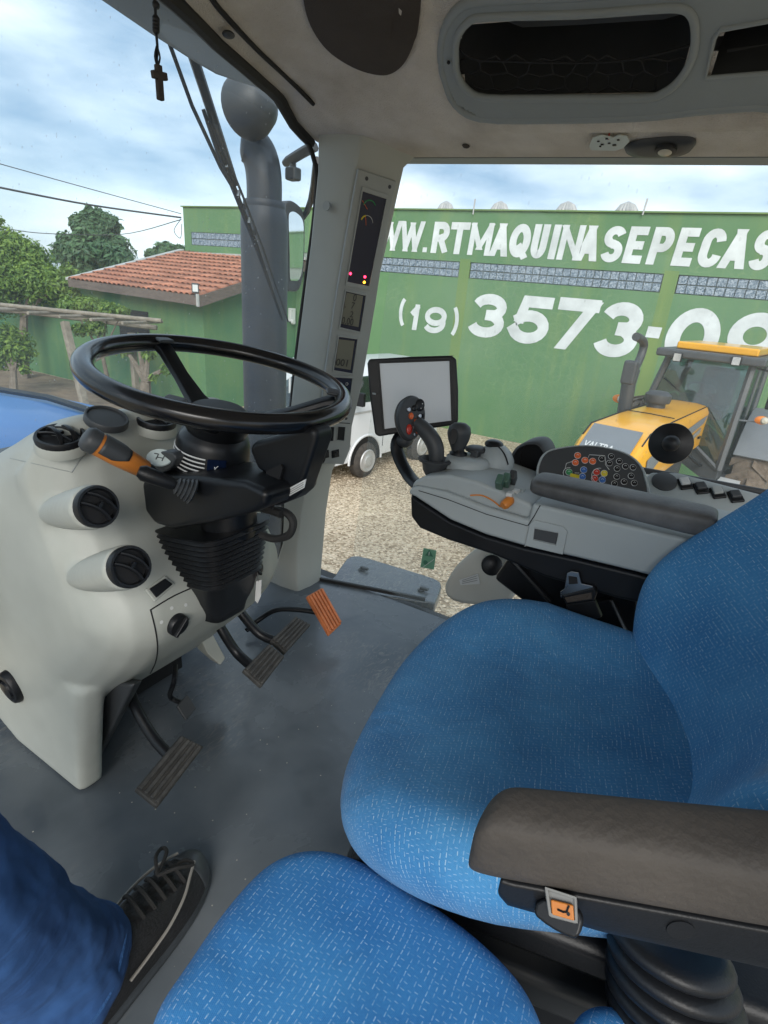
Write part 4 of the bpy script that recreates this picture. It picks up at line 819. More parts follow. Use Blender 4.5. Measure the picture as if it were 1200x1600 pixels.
MB().tube(smoothpts([ctr-mN*.05-Vector((0, 0, .1)), ctr-mN*.12, UX(480, 330, 2.2), UX(495, 250, 1.9)], 4), .014, 8).build('mirror_arm', 'black', mir)
wl = thing('work_lamp', 'round dark work lamp hanging under the cab roof edge', 'work lamp', UX(385, 165, 1.62))
wc = UX(388, 168, 1.62); wr = 44*(wc-EYE).dot(FW)/FPX
MB().lathe([(-wr*1.15, wr*.25), (-wr*1.0, wr*.55), (-wr*.6, wr*.85), (-wr*.1, wr*1.0), (wr*.12, wr*1.0), (wr*.16, wr*.93)], wc, Vector((.25, .95, -.1)), 32).build('lamp_shell', 'dark_grey', wl)
MB().lathe([(wr*.15, wr*.92), (wr*.25, wr*.6), (wr*.28, .01)], wc, Vector((.25, .95, -.1)), 32).build('lamp_glass', 'reflector', wl); MB().tube([wc+Vector((0, 0, wr*.8)), wc+Vector((0, 0, wr*1.5))], wr*.3, 10).build('lamp_bracket', 'dark_grey', wl)
cl = thing('marker_lamp', 'small grey marker lamp on a bracket beside the windscreen pillar', 'lamp', UX(465, 250, 1.85))
MB().tube(smoothpts([UX(492, 228, 1.75), UX(470, 240, 1.82), UX(444, 256, 1.9)], 3), [.018]*6+[.012], 8, flat=.6).build('bracket', 'dark_grey', cl); MB().box(UX(458, 272, 1.87), (.045, .05, .045)).build('lamp_case', 'dark_grey', cl, bevel=.008); MB().tube([UX(458, 255, 1.87), UX(458, 266, 1.87)], .012, 8).build('stem', 'dark_grey', cl)
# windscreen wiper parked at an angle outside the glass
wp = thing('windscreen_wiper', 'long black windscreen wiper hanging diagonally outside the glass', 'wiper', UY(275, 20, 1.42))
def wy(px, py, k=0): return UY(px, py, 1.44-.0*k)
MB().tube([wy(272, -10), wy(283, 30), wy(345, 220), wy(368, 290)], [.015, .015, .013, .011], 8).build('wiper_arm', 'black', wp)
MB().tube([wy(240, -10), wy(262, 60), wy(300, 165), wy(345, 262), wy(362, 290)], .006, 6).build('link_arm', 'black', wp)
fr = [wy(322, 170), wy(345, 235), wy(372, 300), wy(405, 385), wy(445, 500)]
MB().tube([p+Vector((0, .012, 0)) for p in fr], [.006, .009, .010, .009, .005], 6).build('blade_frame', 'black', wp); MB().tube([p+Vector((.006, -.012, -.006)) for p in fr], [.003, .004, .004, .004, .003], 5).build('rubber_blade', 'rubber', wp)
for k in range(7):
    t = k/7; a = fr[1]+(fr[3]-fr[1])*t; MB().box(a+Vector((0, -.0, .004)), (.006, .012, .016)).build('blade_clip', 'steel' if k % 2 else 'black', wp)
# ================================================================ CAB SHELL
FZ = -1.03
cab = thing('tractor_cab', 'grey tractor cab shell with felt headliner, corner pillar and dark rubber floor', 'cab', V(.64, .2, FZ))
# floor mat
xs = [-.6+.0715*i for i in range(31)]; ysn = [-1.2+.085*i for i in range(31)]
mb = MB(); mb.add([V(x, y, FZ+.003*math.sin(x*7+y*3)*math.sin(y*5)) for y in ysn for x in xs if True], [(j*31+i, j*31+i+1, (j+1)*31+i+1, (j+1)*31+i) for j in range(30) for i in range(30)])
fm = mb.build('floor_mat', 'floor_rubber', cab)
for v in fm.data.vertices:
    lim = 1.53+max(0, 1.104-v.co.y)*.27; v.co.x = min(v.co.x, lim)
MB().box(V(.5, .1, FZ-.08), (2.2, 2.5, .12)).build('floor_pan', 'black', cab)
sa, sb = UZ(500, 906, FZ), UZ(664, 938, FZ)
MB().tube([sa+Vector((0, 0, .004)), sb+Vector((0, 0, .004))], .008, 4).build('edge_strip', 'rubber', cab, smooth=False)
so = smoothpts([UZ(x, y, FZ-.015) for x, y in ((500, 918), (522, 900), (541, 873), (560, 868), (600, 879), (660, 897), (684, 906), (690, 916), (680, 942))], 2)
MB().prism(so, (0, 0, -.05)).build('door_sill', 'floor_rubber', cab, bevel=.008)
for (px, py) in ((565, 890), (658, 922)):
    p = UZ(px, py, FZ-.012); MB().lathe([(0, .014), (.004, .013)], p, (0, 0, 1), 14).build('latch_plate', 'dark_grey', cab); MB().box(p+Vector((.005, -.01, .008)), (.014, .035, .01)).build('latch', 'dark_grey', cab, bevel=.003)
# front corner pillar: left edge (glass), crease, right edge
rowsP = [((455, 150), (560, 150), (668, 205)), ((497, 200), (572, 196), (655, 240)), ((496, 268), (557, 262), (632, 262)), ((485, 380), (541, 360), (606, 380)), ((472, 485), (523, 475), (583, 480)), ((460, 580), (506, 585), (562, 590)), ((449, 680), (491, 690), (546, 685)), ((444, 760), (478, 760), (520, 735)), ((443, 800), (470, 800), (510, 800)), ((441, 850), (464, 860), (505, 860)), ((430, 885), (464, 895), (502, 895)), ((412, 908), (466, 931), (501, 927))]
rings = []
for A, B, C in rowsP:
    a = UX(*A, 1.365); b = UX(*B, 1.375); c = UX(*C, 1.50)
    rings.append([a, a+(b-a)*.5+Vector((-.006, 0, 0)), b+Vector((-.004, .012, 0)), b, b+(c-b)*.5+Vector((-.004, -.006, 0)), c, c+Vector((.03, .09, 0)), a+Vector((.13, .04, 0))])
pil = MB().loft(rings).build('corner_pillar', 'pillar', cab, bevel=.006, ang=28)
MB().tube(smoothpts([UX(x, y, 1.375) for x, y in ((440, 150), (470, 200), (494, 262), (492, 330), (482, 410), (470, 500), (460, 585), (449, 690), (443, 760), (441, 850), (430, 885), (414, 906))], 3), .007, 8).build('glass_seal', 'rubber', cab)
p = UX(511, 322, 1.352); MB().disc(p, (-1, 0, 0), .012, .004, 20).build('pillar_plug', 'panel', pil)
# gauge panel on the pillar's face
gA, gB, gC = UX(557, 262, 1.375), UX(632, 262, 1.50), UX(491, 690, 1.375); gN = (gB-gA).cross(gC-gA).normalized(); gN = gN if gN.dot(EYE-gA) > 0 else -gN
gp = thing('gauge_panel', 'tall grey instrument panel with gauges and displays on the corner pillar', 'instrument panel', gC)
def G(px, py, o=0.0): return UP_(px, py, gA+gN*o, gN)
def gpoly(name, pix, mat, o, th, par=gp, bevel=0, sm=0):
    q = [G(x, y, o) for x, y in pix]
    if sm: q = smoothpts(q, sm, True)
    return MB().prism(q, gN*th).build(name, mat, par, bevel=bevel, smooth=bool(bevel or sm))
fr_ = gpoly('panel_frame', [(557, 263), (617, 283), (606, 330), (585, 470), (563, 600), (548, 664), (545, 700), (535, 724), (496, 722), (497, 690), (503, 600), (520, 480), (538, 370)], 'panel', .003, .012, bevel=.004)
O1 = .0155
def bezel(name, pix, mat, fmat='panel'):
    q = [G(x, y, O1) for x, y in pix]; c = sum(q, Vector())/len(q); big = [c+(p_-c)*1.10 for p_ in q]
    ringplate(big, q, gN, .004).build('bezel', fmat, fr_, bevel=.001)
    return MB().prism([p_ for p_ in q], gN*.001).build(name, mat, gp, smooth=False)
bezel('gauge_window', [(566, 299), (603, 311), (576, 447), (542, 440)], 'screen_navy')
for qd, qi in (([(540, 455), (571, 462), (562, 518), (531, 511)], [(541.5, 457), (567.5, 462.5), (560, 511), (532.5, 505.5)]), ([(529, 526), (558, 530), (550, 583), (521, 578)], [(529.5, 530), (554, 533), (547.5, 578), (523.5, 574)])):
    dsp = bezel('display', qd, 'screen_navy'); MB().prism([G(x, y, O1+.001) for x, y in qi], gN*.0002).build('lcd_face', 'lcd', dsp, smooth=False)
bezel('button_block', [(519, 589), (550, 591), (544, 640), (512, 636)], 'screen_navy')
O2 = .0168
def garc(c, r, a0, a1, mat, w=.0012):
    c = G(*c, O2); u = (gB-gA).normalized(); v = gN.cross(u); v = v if v.z > 0 else -v
    MB().tube([c+u*math.cos(R(t))*r+v*math.sin(R(t))*r for t in [a0+(a1-a0)*k/12 for k in range(13)]], w, 5).build('gauge_scale', mat, gp)
garc((577, 326), .020, 20, 150, 'btn_green', .0016); garc((573, 349), .019, 100, 150, 'btn_yellow', .0022); garc((573, 349), .019, 0, 95, 'print_white', .0007)
MB().tube([G(574, 327, O2), G(566, 313, O2)], .0009, 5).build('gauge_needle', 'orange_red', gp); MB().tube([G(572, 352, O2), G(571, 336, O2)], .0009, 5).build('gauge_needle', 'orange_red', gp)
for px, py, mm in ((547.5, 427.5, 'lamp_red'), (570, 432.5, 'lamp_red'), (569, 441, 'lamp_amber')): MB().disc(G(px, py, O2), gN, .0036, .0012, 10).build('warning_light', mm, gp)
def gtext(s, pix, mat, off=.0): text_on('display_digits', s, mat, [G(x, y, O2) for x, y in pix], gp, gN, off, .0006)
gtext('0', [(551, 470), (556, 471), (558, 460), (553, 459)], 'lcd_ink'); gtext('7', [(548, 482), (553, 483), (555, 473), (550, 472)], 'lcd_ink'); gtext('2', [(546, 495), (551, 496), (553, 487), (548, 486)], 'lcd_ink'); gtext('0.00', [(533, 505.5), (551, 509), (553, 498), (535, 494.5)], 'lcd_ink', .01)
gtext('P', [(536, 484), (539, 484.5), (540, 478), (537, 477.5)], 'lcd_ink'); gtext('001', [(524, 571), (542, 573), (544, 562), (526, 560)], 'lcd_ink', .01)
for k, (px, py) in enumerate(((524, 599), (533, 600), (542, 600), (528, 609), (537, 608))):
    c = G(px, py, O2); u = (gB-gA).normalized(); v = gN.cross(u); MB().tube([c+u*.004*math.cos(t)+v*.0045*math.sin(t) for t in [2*math.pi*j/(4 if k == 1 else 10) for j in range(4 if k == 1 else 10)]], .0006, 4, closed=True).build('button_icon', 'print_white', gp)
for px, py in ((573, 279), (609, 292), (541, 654)): MB().lathe([(0, .005), (.001, .004), (.0012, .001)], G(px, py, O1), gN, 12).build('screw', 'dark_grey', gp)
for pix in ([(511, 666), (522, 667), (520, 689), (508, 688)], [(528, 666), (539, 667), (537, 688), (526, 687)]): bezel('rocker_switch', pix, 'black')
gpoly('panel_seam', [(496, 657.5), (547, 661), (547, 662.2), (496, 659)], 'void', O1, .0004)
for px, py in ((508, 710), (524, 709)):
    c = G(px, py, O1); sk = MB().box(c, (.028, .004, .028), ((gB-gA).normalized(), gN, gN.cross((gB-gA).normalized()))).build('socket', 'black', gp, bevel=.002); MB().lathe([(0, .011), (.006, .010), (.012, .008)], c, gN, 14).build('socket_cap', 'rubber', sk)
MB().tube(smoothpts([G(508, 712, .03), G(507, 719, .03), G(503, 724, .022)], 4), .0025, 6).build('cap_strap', 'rubber', gp)
# ---------------------------------------------------------------- roof
def ceil(x, y):
    pts = [(-.5, .30), (-.35, .38), (-.1, .50), (.3, .53), (.7, .53), (.9, .515), (1.1, .463), (1.3, .372), (1.42, .347), (1.5, .335), (1.56, .36)]
    for (x0, z0), (x1, z1) in zip(pts, pts[1:]):
        if x <= x1: break
    t = max(0, min(1, (x-x0)/(x1-x0))); z = z0+(z1-z0)*t
    return z+.04*(y-.3)
HX = [-.45+.0201*i for i in range(101)]
def yfront(x):
    pts = [(-.5, .74), (.0, .79), (.5, .845), (.79, .915), (.92, .97), (1.03, 1.005), (1.28, 1.09), (1.40, 1.11), (1.56, 1.0)]
    for (x0, z0), (x1, z1) in zip(pts, pts[1:]):
        if x <= x1: break
    t = max(0, min(1, (x-x0)/(x1-x0))); return z0+(z1-z0)*t
binpl = [V(1.3, .583, .376), V(1.3, .141, .345), V(1.1, .52, .493)]
bN = (binpl[1]-binpl[0]).cross(binpl[2]-binpl[0]).normalized(); bN = bN if bN.dot(EYE-binpl[0]) > 0 else -bN
def BP(px, py, o=0.0): return UP_(px, py, binpl[0]+bN*o, bN)
hole1 = [(712, 95), (714, 60), (732, 34), (762, 26), (900, 22), (1010, 14), (1060, 12), (1080, 22), (1087, 50), (1082, 90), (1062, 125), (1035, 146), (1000, 153), (850, 154), (760, 153), (732, 142), (716, 120)]
hole2 = [(1103, 122), (1116, 60), (1126, 46), (1270, 20), (1270, 108)]
def ceil2(x, y):
    z = ceil(x, y)
    if x < 1.0 or x > 1.38 or y > .66: return z
    # flatten onto the bin plane
    zz = binpl[0].z-3-((x-binpl[0].x)*bN.x+(y-binpl[0].y)*bN.y)/bN.z
    k = min(1, (x-1.0)/.08)*min(1, (1.38-x)/.06)*min(1, (.66-y)/.06); return z*(1-k)+(zz+.004)*k
NY = 92; vs = []
for j in range(NY):
    for x in HX:
        yf = yfront(x); y = -1.0+(yf+1.0)*j/(NY-1); z = ceil2(x, y)
        dd = yf-y; k = max(0, 1-dd/.30)**1.6; z = z*(1-k)+min(z, .435)*k
        vs.append(V(x, y, z))
fs = []
h1c = [(x, y) for x, y in hole1]
for j in range(NY-1):
    for i in range(100):
        f = (j*101+i, j*101+i+1, (j+1)*101+i+1, (j+1)*101+i); c = (vs[f[0]]+vs[f[2]])/2
        if 1.0 < c.x < 1.45 and -.6 < c.y < .8:
            q = project(c)
            if inpoly(q, h1c) or inpoly(q, hole2): continue
        fs.append(f)
hl = MB().add(vs, fs).build('headliner', 'headliner', cab)
# outer roof skin and visor, seen through the windscreen top
rs = MB(); rr_ = []
fe = [(-.5, 1.02), (-.1, 1.06), (.2, 1.10)]+[(q.x, q.y) for q in [UZ(x, y, .50) for x, y in ((150, -6), (235, 52), (330, 112), (380, 128), (440, 145))]]+[(1.75, 1.30)]
def vis(x):
    for (x0, y0), (x1, y1) in zip(fe, fe[1:]):
        if x <= x1: break
    return y0+(y1-y0)*max(0, min(1, (x-x0)/(x1-x0)))
XS = [-.45+.0725*i for i in range(30)]
for k, (y, dz) in enumerate(((-1.1, .60), (.3, .68), (.7, .67), (None, .62), (None, .56), (None, .50))):
    rr_.append([V(x, y if y is not None else vis(x)-(.12, .03, 0)[k-3], dz-(.12 if k < 3 else .02)*(abs(x-.64)/1.05)**4) for x in XS])
rr_.append([p+Vector((0, -.06, .0)) for p in rr_[-1]]); rr_.append([V(p.x, max(yfront(p.x)+.02, p.y-.3) if True else 0, .50) for p in rr_[-1]])
rs.loft(rr_, caps=False, closed=False).build('roof_skin', 'trim_grey', cab)
MB().tube(smoothpts([V(x, yfront(x)+.012, min(ceil(x, yfront(x)), .435)-.006) for x in [-.45+.092*i for i in range(21)]], 2), .014, 8).build('header_seal', 'rubber', cab)
# dark slot trim along the header
HT = bvh(hl); hs_ = [hit(HT, x, y, .001)[0] for x, y in ((325, -12), (345, 16), (400, 75), (450, 122), (490, 162))]
MB().tube(smoothpts([q_ for q_ in hs_ if q_ is not None], 4), .005, 8).build('header_slot', 'void', cab)
p = UZ(357, 54, .435); MB().ball(p, (.012, .012, .006), 12).build('trim_clip', 'dark_grey', cab)
spx = [(v.x, v.y) for v in smoothpts([Vector((x, y, 0)) for x, y in ((470, -70), (473, -10), (485, 35), (512, 74), (552, 101), (590, 113), (615, 110), (636, 90), (651, 52), (657, 0), (658, -70))], 5)]
sp = []; 
for x, y in spx:
    q_, n_ = hit(HT, x, y)
    if q_ is not None: sp.append((q_, n_))
sn_ = sum((n_ for q_, n_ in sp), Vector()).normalized(); cs_ = sum((q_ for q_, n_ in sp), Vector())/len(sp)
MB().loft([[q_-n_*.004 for q_, n_ in sp], [q_+n_*.006 for q_, n_ in sp], [q_.lerp(cs_, .05)+n_*.008 for q_, n_ in sp], [q_.lerp(cs_, .5)+sn_*.010 for q_, n_ in sp]]).build('speaker_cover', 'speaker', cab, ang=60)
# side window rail above the glass, rear and left posts
MB().loft([[V(1.515, y, ceil(1.5, y)+.001), V(1.58, y, ceil(1.5, y)+.001), V(1.60, y, ceil(1.5, y)+.1), V(1.52, y, ceil(1.5, y)+.05)] for y in (-1.0, 0, .9, 1.0)]).build('window_rail', 'trim_grey', cab)
for x, y in ((1.53, -.95), (-.42, -.95), (-.42, .74)): MB().tube([V(x, y, FZ-.1), V(x, y, .42)], .05, 4).build('rear_post', 'pillar', cab, smooth=False)
# overhead storage bin
ob = thing('overhead_bin', 'grey overhead storage bin with netting set in the headliner', 'storage bin', BP(880, 150))
outer = [(690, 95), (694, 50), (716, 14), (756, 0), (900, -8), (1010, -16), (1060, -20), (1100, -14), (1180, -30), (1290, -40), (1290, 158), (1180, 165), (1090, 172), (1000, 182), (850, 186), (750, 184), (712, 162), (698, 130)]
oo = [BP(x, y, .004) for x, y in outer]
def resamp(pts, n):
    L_ = [0]
    for a, b in zip(pts, pts[1:]+pts[:1]): L_.append(L_[-1]+(b-a).length)
    out = []; m = len(pts)
    for k in range(n):
        t = L_[-1]*k/n; i = max(j for j in range(m) if L_[j] <= t+1e-9); f = (t-L_[i])/max(1e-9, L_[i+1]-L_[i]); out.append(pts[i]+(pts[(i+1) % m]-pts[i])*f)
    return out
h1 = resamp([BP(x, y, .004) for x, y in hole1], 60); h1 = smoothpts(h1, 1, True)
# frame face built as a grid plate with both holes left out
mb = MB(); Nx, Ny = 240, 92; gv = {}
bmn, bmx = -40, 190
def gp_(i, j): return (684+(1290-684)*i/Nx, bmn+(bmx-bmn)*j/Ny)
vs = [BP(*gp_(i, j), .006) for j in range(Ny+1) for i in range(Nx+1)]; fs = []
for j in range(Ny):
    for i in range(Nx):
        x, y = gp_(i+.5, j+.5)
        if inpoly((x, y), outer) and not inpoly((x, y), hole1) and not inpoly((x, y), hole2): fs.append((j*(Nx+1)+i, j*(Nx+1)+i+1, (j+1)*(Nx+1)+i+1, (j+1)*(Nx+1)+i))
mb.add(vs, fs).build('bin_trim', 'trim_grey', ob, smooth=False)
def lip(pix, r, name, mat, par, o=.006, n=3):
    MB().tube(smoothpts([BP(x, y, o) for x, y in pix], n, True), r, 10, closed=True).build(name, mat, par)
lip(hole1, .007, 'bin_rim', 'trim_grey', ob); lip(outer, .009, 'bin_edge', 'trim_grey', ob, .0); lip(hole2, .004, 'slot_rim', 'trim_grey', ob, .006, 1)
for hl_, nm, dp in ((hole1, 'bin_pocket', .16), (hole2, 'slot_pocket', .12)):
    q = [BP(x, y, .004) for x, y in hl_]; c = sum(q, Vector())/len(q)
    MB().loft([[c+(p-c)*1.04-bN*.004 for p in q], [c+(p-c)*.97-bN*dp*.5 for p in q], [c+(p-c)*.9-bN*dp for p in q]], caps=False).build(nm, 'dark_grey', ob); MB().add([c+(p-c)*.9-bN*dp for p in q], [tuple(range(len(q)))]).build(nm+'_back', 'valtra_grey', ob)
MB().disc(BP(701, 97, .008), bN, .0035, .002, 10).build('rivet', 'black', ob)
net = MB(); cellp = 36; rn = random.Random(5)
def jit(a, b): rn.seed(int(a*7.1+b*131)); return (a+rn.uniform(-5, 5), b+rn.uniform(-4, 4))
def hexedge(a, b):
    a = jit(*a); b = jit(*b)
    if inpoly(a, hole1) and inpoly(b, hole1): net.tube([BP(*a, -.006), BP(*b, -.006)], .0016, 5)
for r_ in range(0, 3):
    for c_ in range(0, 12):
        cx, cy_ = 700+c_*cellp+(cellp/2 if r_ % 2 else 0), 152-r_*24; t = 8; u = 16
        P_ = [(cx-18, cy_-t), (cx, cy_-u), (cx+18, cy_-t), (cx+18, cy_+t)]
        hexedge(P_[0], P_[1]); hexedge(P_[1], P_[2]); hexedge(P_[2], P_[3])
net.tube(smoothpts([BP(x, y, -.005) for x, y in ((714, 72), (740, 92), (800, 96), (880, 98), (960, 96), (1030, 84), (1080, 70))], 4), .0022, 6)
net.build('net', 'void', ob); b2 = MB().box(BP(1175, 98, -.05), (.05, .08, .03)); b2.build('slot_contents', 'dark_grey', ob)
# dome light and bare circuit board on the side of the roof
hN = Vector((-.25, 0, -.97)).normalized()
def CP(px, py, o=0.0):
    q = UX(px, py, 1.42); 
    for _ in range(6):
        z = ceil(q.x, q.y)-o; d = ray(px, py); k = z/d.z; q = EYE+d*k
    return q
dl = thing('dome_light', 'oval dark dome light on the headliner above the side window', 'dome light', CP(1030, 228))
dc = CP(1032, 228); dpo = [CP(x, y, .003) for x, y in ((975, 231), (985, 222), (1010, 216), (1050, 212), (1078, 213), (1088, 219), (1084, 230), (1068, 238), (1040, 242), (1005, 242), (985, 239))]
dpo = smoothpts(dpo, 3, True); c = sum(dpo, Vector())/len(dpo); MB().loft([dpo, [c+(p-c)*.93+hN*.008 for p in dpo], [c+(p-c)*.6+hN*.011 for p in dpo]]).build('light_housing', 'dark_grey', dl, ang=60)
lc = CP(1040, 234, .016); MB().lathe([(0, .022), (.004, .021), (.006, .015)], lc, hN, 20).build('lens_ring', 'black', dl); MB().lathe([(.005, .015), (.008, .011), (.009, .002)], lc, hN, 18).build('lens', 'lens_warm', dl)
pb = thing('circuit_board', 'bare pale circuit board dangling by a red wire beside the dome light', 'circuit board', CP(952, 222))
q = [CP(x, y, .012) for x, y in ((921, 227), (926, 215), (940, 210), (958, 214), (968, 210), (980, 212), (984, 219), (974, 230), (960, 234), (924, 233))]
MB().prism(q, (0, 0, -.002)).build('board', 'pcb', pb)
for px, py, w in ((935, 221, .004), (941, 226, .005), (952, 224, .004), (960, 227, .006), (966, 219, .004), (948, 217, .004), (938, 229, .003)): MB().box(CP(px, py, .0155), (w, w*1.2, .002)).build('component', 'black', pb)
MB().tube(smoothpts([CP(951, 218, .014), CP(953, 205, .02), CP(961, 186, .01)], 4), .0016, 6).build('wire', 'red', pb)
c = CP(728, 228, .002); MB().lathe([(0, .010), (.002, .008)], c, hN, 12).build('torn_felt', 'speaker', cab)
# ---------------------------------------------------------------- glass
wsh = []
for k in range(9):
    t = k/8; row = []
    for i in range(21):
        x = -.5+(1.395+.5)*i/20; cv = (abs(x-.64)/.9)**2.6
        yt_, yb_ = 1.12-.02*cv, 1.36-.27*cv; zt_, zb_ = .53-.12*cv, -.92
        row.append(V(x, yt_+(yb_-yt_)*t, zt_+(zb_-zt_)*t))
    wsh.append(row)
o = MB().loft(wsh, caps=False, closed=False).build('windscreen', 'windshield_glass'); tag(o, 'dusty curved windscreen pane speckled with dirt in front of the dashboard', 'windscreen')
o = MB().add([V(1.575, 1.03, -1.08), V(1.575, -1.0, -1.08), V(1.575, -1.0, .34), V(1.575, .93, .36)], [(0, 1, 2, 3)]).build('side_window', 'side_glass', smooth=False); tag(o, 'large clear side window pane facing the painted green wall', 'window')
sk = thing('warning_sticker', 'green warning sticker with triangle symbol on the side window glass', 'sticker', UX(670, 873, 1.57))
MB().prism([UX(x, y, 1.571) for x, y in ((662, 856), (682, 860), (678, 890), (657, 886))], (-.001, 0, 0)).build('sticker_film', 'sticker_green', sk, smooth=False)
MB().prism([UX(x, y, 1.569) for x, y in ((671, 859), (677, 870), (664, 868))], (-.0006, 0, 0)).build('triangle', 'sticker_dark', sk, smooth=False)
MB().prism([UX(x, y, 1.5685) for x, y in ((670.3, 862), (671.3, 862.3), (670.6, 868), (669.7, 867.8))], (-.0004, 0, 0)).build('exclamation_mark', 'print_white', sk, smooth=False)
MB().disc(UX(665, 879, 1.569), (-1, 0, 0), .009, .0006, 14).build('pictogram', 'sticker_dark', sk); MB().tube([UX(661, 886, 1.5685), UX(678, 874, 1.5685)], .0012, 4).build('crossbar', 'print_white', sk)
# pendant cross on a cord
cr_ = thing('hanging_cross', 'small dark wooden cross hanging on a cord near the windscreen', 'cross pendant', UY(248, 120, .62))
cy0 = .62; MB().tube(smoothpts([UY(x, y, cy0) for x, y in ((241, -10), (243, 20), (244, 50), (246, 75), (245, 92), (247, 104))], 4), .0016, 6).build('cord', 'black', cr_)
MB().tube(smoothpts([UY(x, y, cy0) for x, y in ((245, 72), (242, 88), (246, 103), (250, 90), (246, 73))], 3), .0011, 5).build('cord_loop', 'black', cr_)
for y in (8, 30, 36, 42, 47): MB().ball(UY(243.5, y, cy0), .0042, 10).build('bead', 'black', cr_)
a, b = UY(247, 101, cy0), UY(251, 157, cy0); ax_ = (b-a).normalized(); l_ = (UY(260, 121, cy0)-UY(238, 116, cy0)); nn = ax_.cross(l_).normalized()
MB().box((a+b)/2, (.0075, (b-a).length, .006), (nn.cross(ax_), ax_, nn)).build('cross_upright', 'wood' if False else 'speaker', cr_, bevel=.0012); MB().box(UY(249, 118, cy0), (l_.length, .0075, .0062), (l_.normalized(), nn.cross(l_.normalized()), nn)).build('cross_bar', 'speaker', cr_, bevel=.0012)
# ================================================================ DASHBOARD PEDESTAL
dash = thing('dashboard', 'bulbous light grey dashboard pedestal with round air vents', 'dashboard', V(.64, 1.0, FZ))
prof = [(.87, -.222), (.93, -.232), (.98, -.25), (1.05, -.285), (1.16, -.34), (1.25, -.41), (1.30, -.52), (1.32, -.72), (1.28, -.90), (1.12, -.93), (.98, -.88), (.88, -.78), (.80, -.70), (.755, -.645), (.725, -.59), (.73, -.53), (.775, -.46), (.82, -.38), (.845, -.29)]
pc = (sum(p[0] for p in prof)/len(prof), sum(p[1] for p in prof)/len(prof))
def dring(x, ins):
    out = []; m = len(prof)
    for i in range(m):
        a, b, c = Vector(prof[i-1]), Vector(prof[i]), Vector(prof[(i+1) % m]); t = (c-a).normalized(); nrm = Vector((-t.y, t.x))
        if nrm.dot(Vector(pc)-b) < 0: nrm = -nrm
        q = b+nrm*ins; out.append((x, q.x, q.y))
    return smoothpts([V(*q) for q in out], 3, True)
body = MB().loft([dring(.425, .11), dring(.43, .075), dring(.445, .04), dring(.47, .015), dring(.51, 0), dring(.80, 0), dring(.84, .02), dring(.86, .06)])
foot = MB().loft([[V(x, y, z) for y, z in ((.86+i, -.74), (.905+i*.6, -.93), (.925+i*.3, FZ+.004), (1.18, FZ+.004), (1.30, -.98), (1.31, -.75))] for x, i in ((.432, .03), (.445, .01), (.47, 0), (.485, .01))])
RC = [(148, 792, 33, (66, 806)), (199, 886, 33, (108, 908))]
vents = []
for px, py, rp, tail in RC:
    c = UX(px, py, .378); dp = (c-EYE).dot(FW)/FPX; r = rp*dp; nrm = ((EYE-c).normalized()*.80+RT*.55+UP*.06).normalized()
    tl = UX(tail[0]-8, tail[1], .43); vents.append((c, r, nrm))
    rg = []
    for k in range(9):
        t = k/8; cc = c.lerp(tl-Vector((-.012, 0, 0)), t); rad = r*1.05*math.sqrt(max(.0, 1-t**2.4))*1.0+.002
        n_ = nrm; u = n_.orthogonal().normalized(); w = n_.cross(u); rg.append([cc+(u*math.cos(2*math.pi*j/28)+w*math.sin(2*math.pi*j/28))*rad for j in range(28)])
    body2 = MB().loft(rg); vents[-1] = vents[-1]+(body2,)
shell = fuse('dash_shell', 'dash', [body, foot]+[v[3] for v in vents], .0065, 9, dash)
DT = bvh(shell)
def ventpart(c, n, r, rot=0.0, nm='air_vent', vanes=2, depth=.02):
    u = RT-UP*.32; u = (u-n*u.dot(n)).normalized(); w = n.cross(u)
    vt = MB().lathe([(-.004, r*1.0), (.004, r*1.02), (.008, r*.97), (.008, r*.86), (.002, r*.80), (-depth*.2, r*.78)], c, n, 36, caps=False).build(nm, 'black_soft', dash)
    MB().lathe([(.0015, r*.83), (.0018, .001)], c, n, 30, caps=False).build('vent_cavity', 'void', vt)
    for k in range(vanes):
        o = (k-(vanes-1)/2)*.55*r; hw = math.sqrt(max(0, (.80*r)**2-o*o)); pts = [c+n*(.006+.004*math.cos(t*1.4))+u*(t*hw)+w*(o+.14*r*(1-t*t)) for t in [-1+.25*j for j in range(9)]]
        MB().tube(pts, .0035, 8, flat=.55).build('vane', 'black_soft', vt)
    MB().box(c+n*.009+w*.05*r, (.005, .010, .006), (u, w, n)).build('vane_tab', 'black', vt, bevel=.001)
    return vt
for c, r, n_, _ in vents:
    up_ = n_.orthogonal(); ventpart(c+n_*.004, n_, r, 0)
# the vanes must run level: pick rotation so that u follows the image's right direction
# top vents and a blank cap on the cowl
for i, (px, py, rw) in enumerate(((96, 690, 36), (243, 663, 30))):
    p, n_ = hit(DT, px, py); 
    if p is None: p = UX(px, py, .55+.2*i); n_ = Vector((0, 0, 1))
    n_ = (n_*.3+Vector((0, 0, 1))).normalized(); r = rw*(p-EYE).dot(FW)/FPX; MB().lathe([(-.012, r*1.08), (.0, r*1.06), (.004, r*1.0)], p, n_, 30).build('vent_seat', 'dash', dash); ventpart(p+n_*.006, n_, r, 0)
    if i == 0: 
        for k in (0, 1):
            u = Vector((.2, .98, 0)); c = p+n_*.004+Vector((.0+.022*k-.008, 0, 0)); MB().tube([c+u*(r*.75*math.cos(t))+n_*(r*.55*math.sin(t)) for t in [math.pi*j/10 for j in range(11)]], .0055, 8, flat=.5).build('vent_flap', 'black_soft', dash)
p, n_ = hit(DT, 165, 664)
if p is None: p = UX(165, 664, .65)
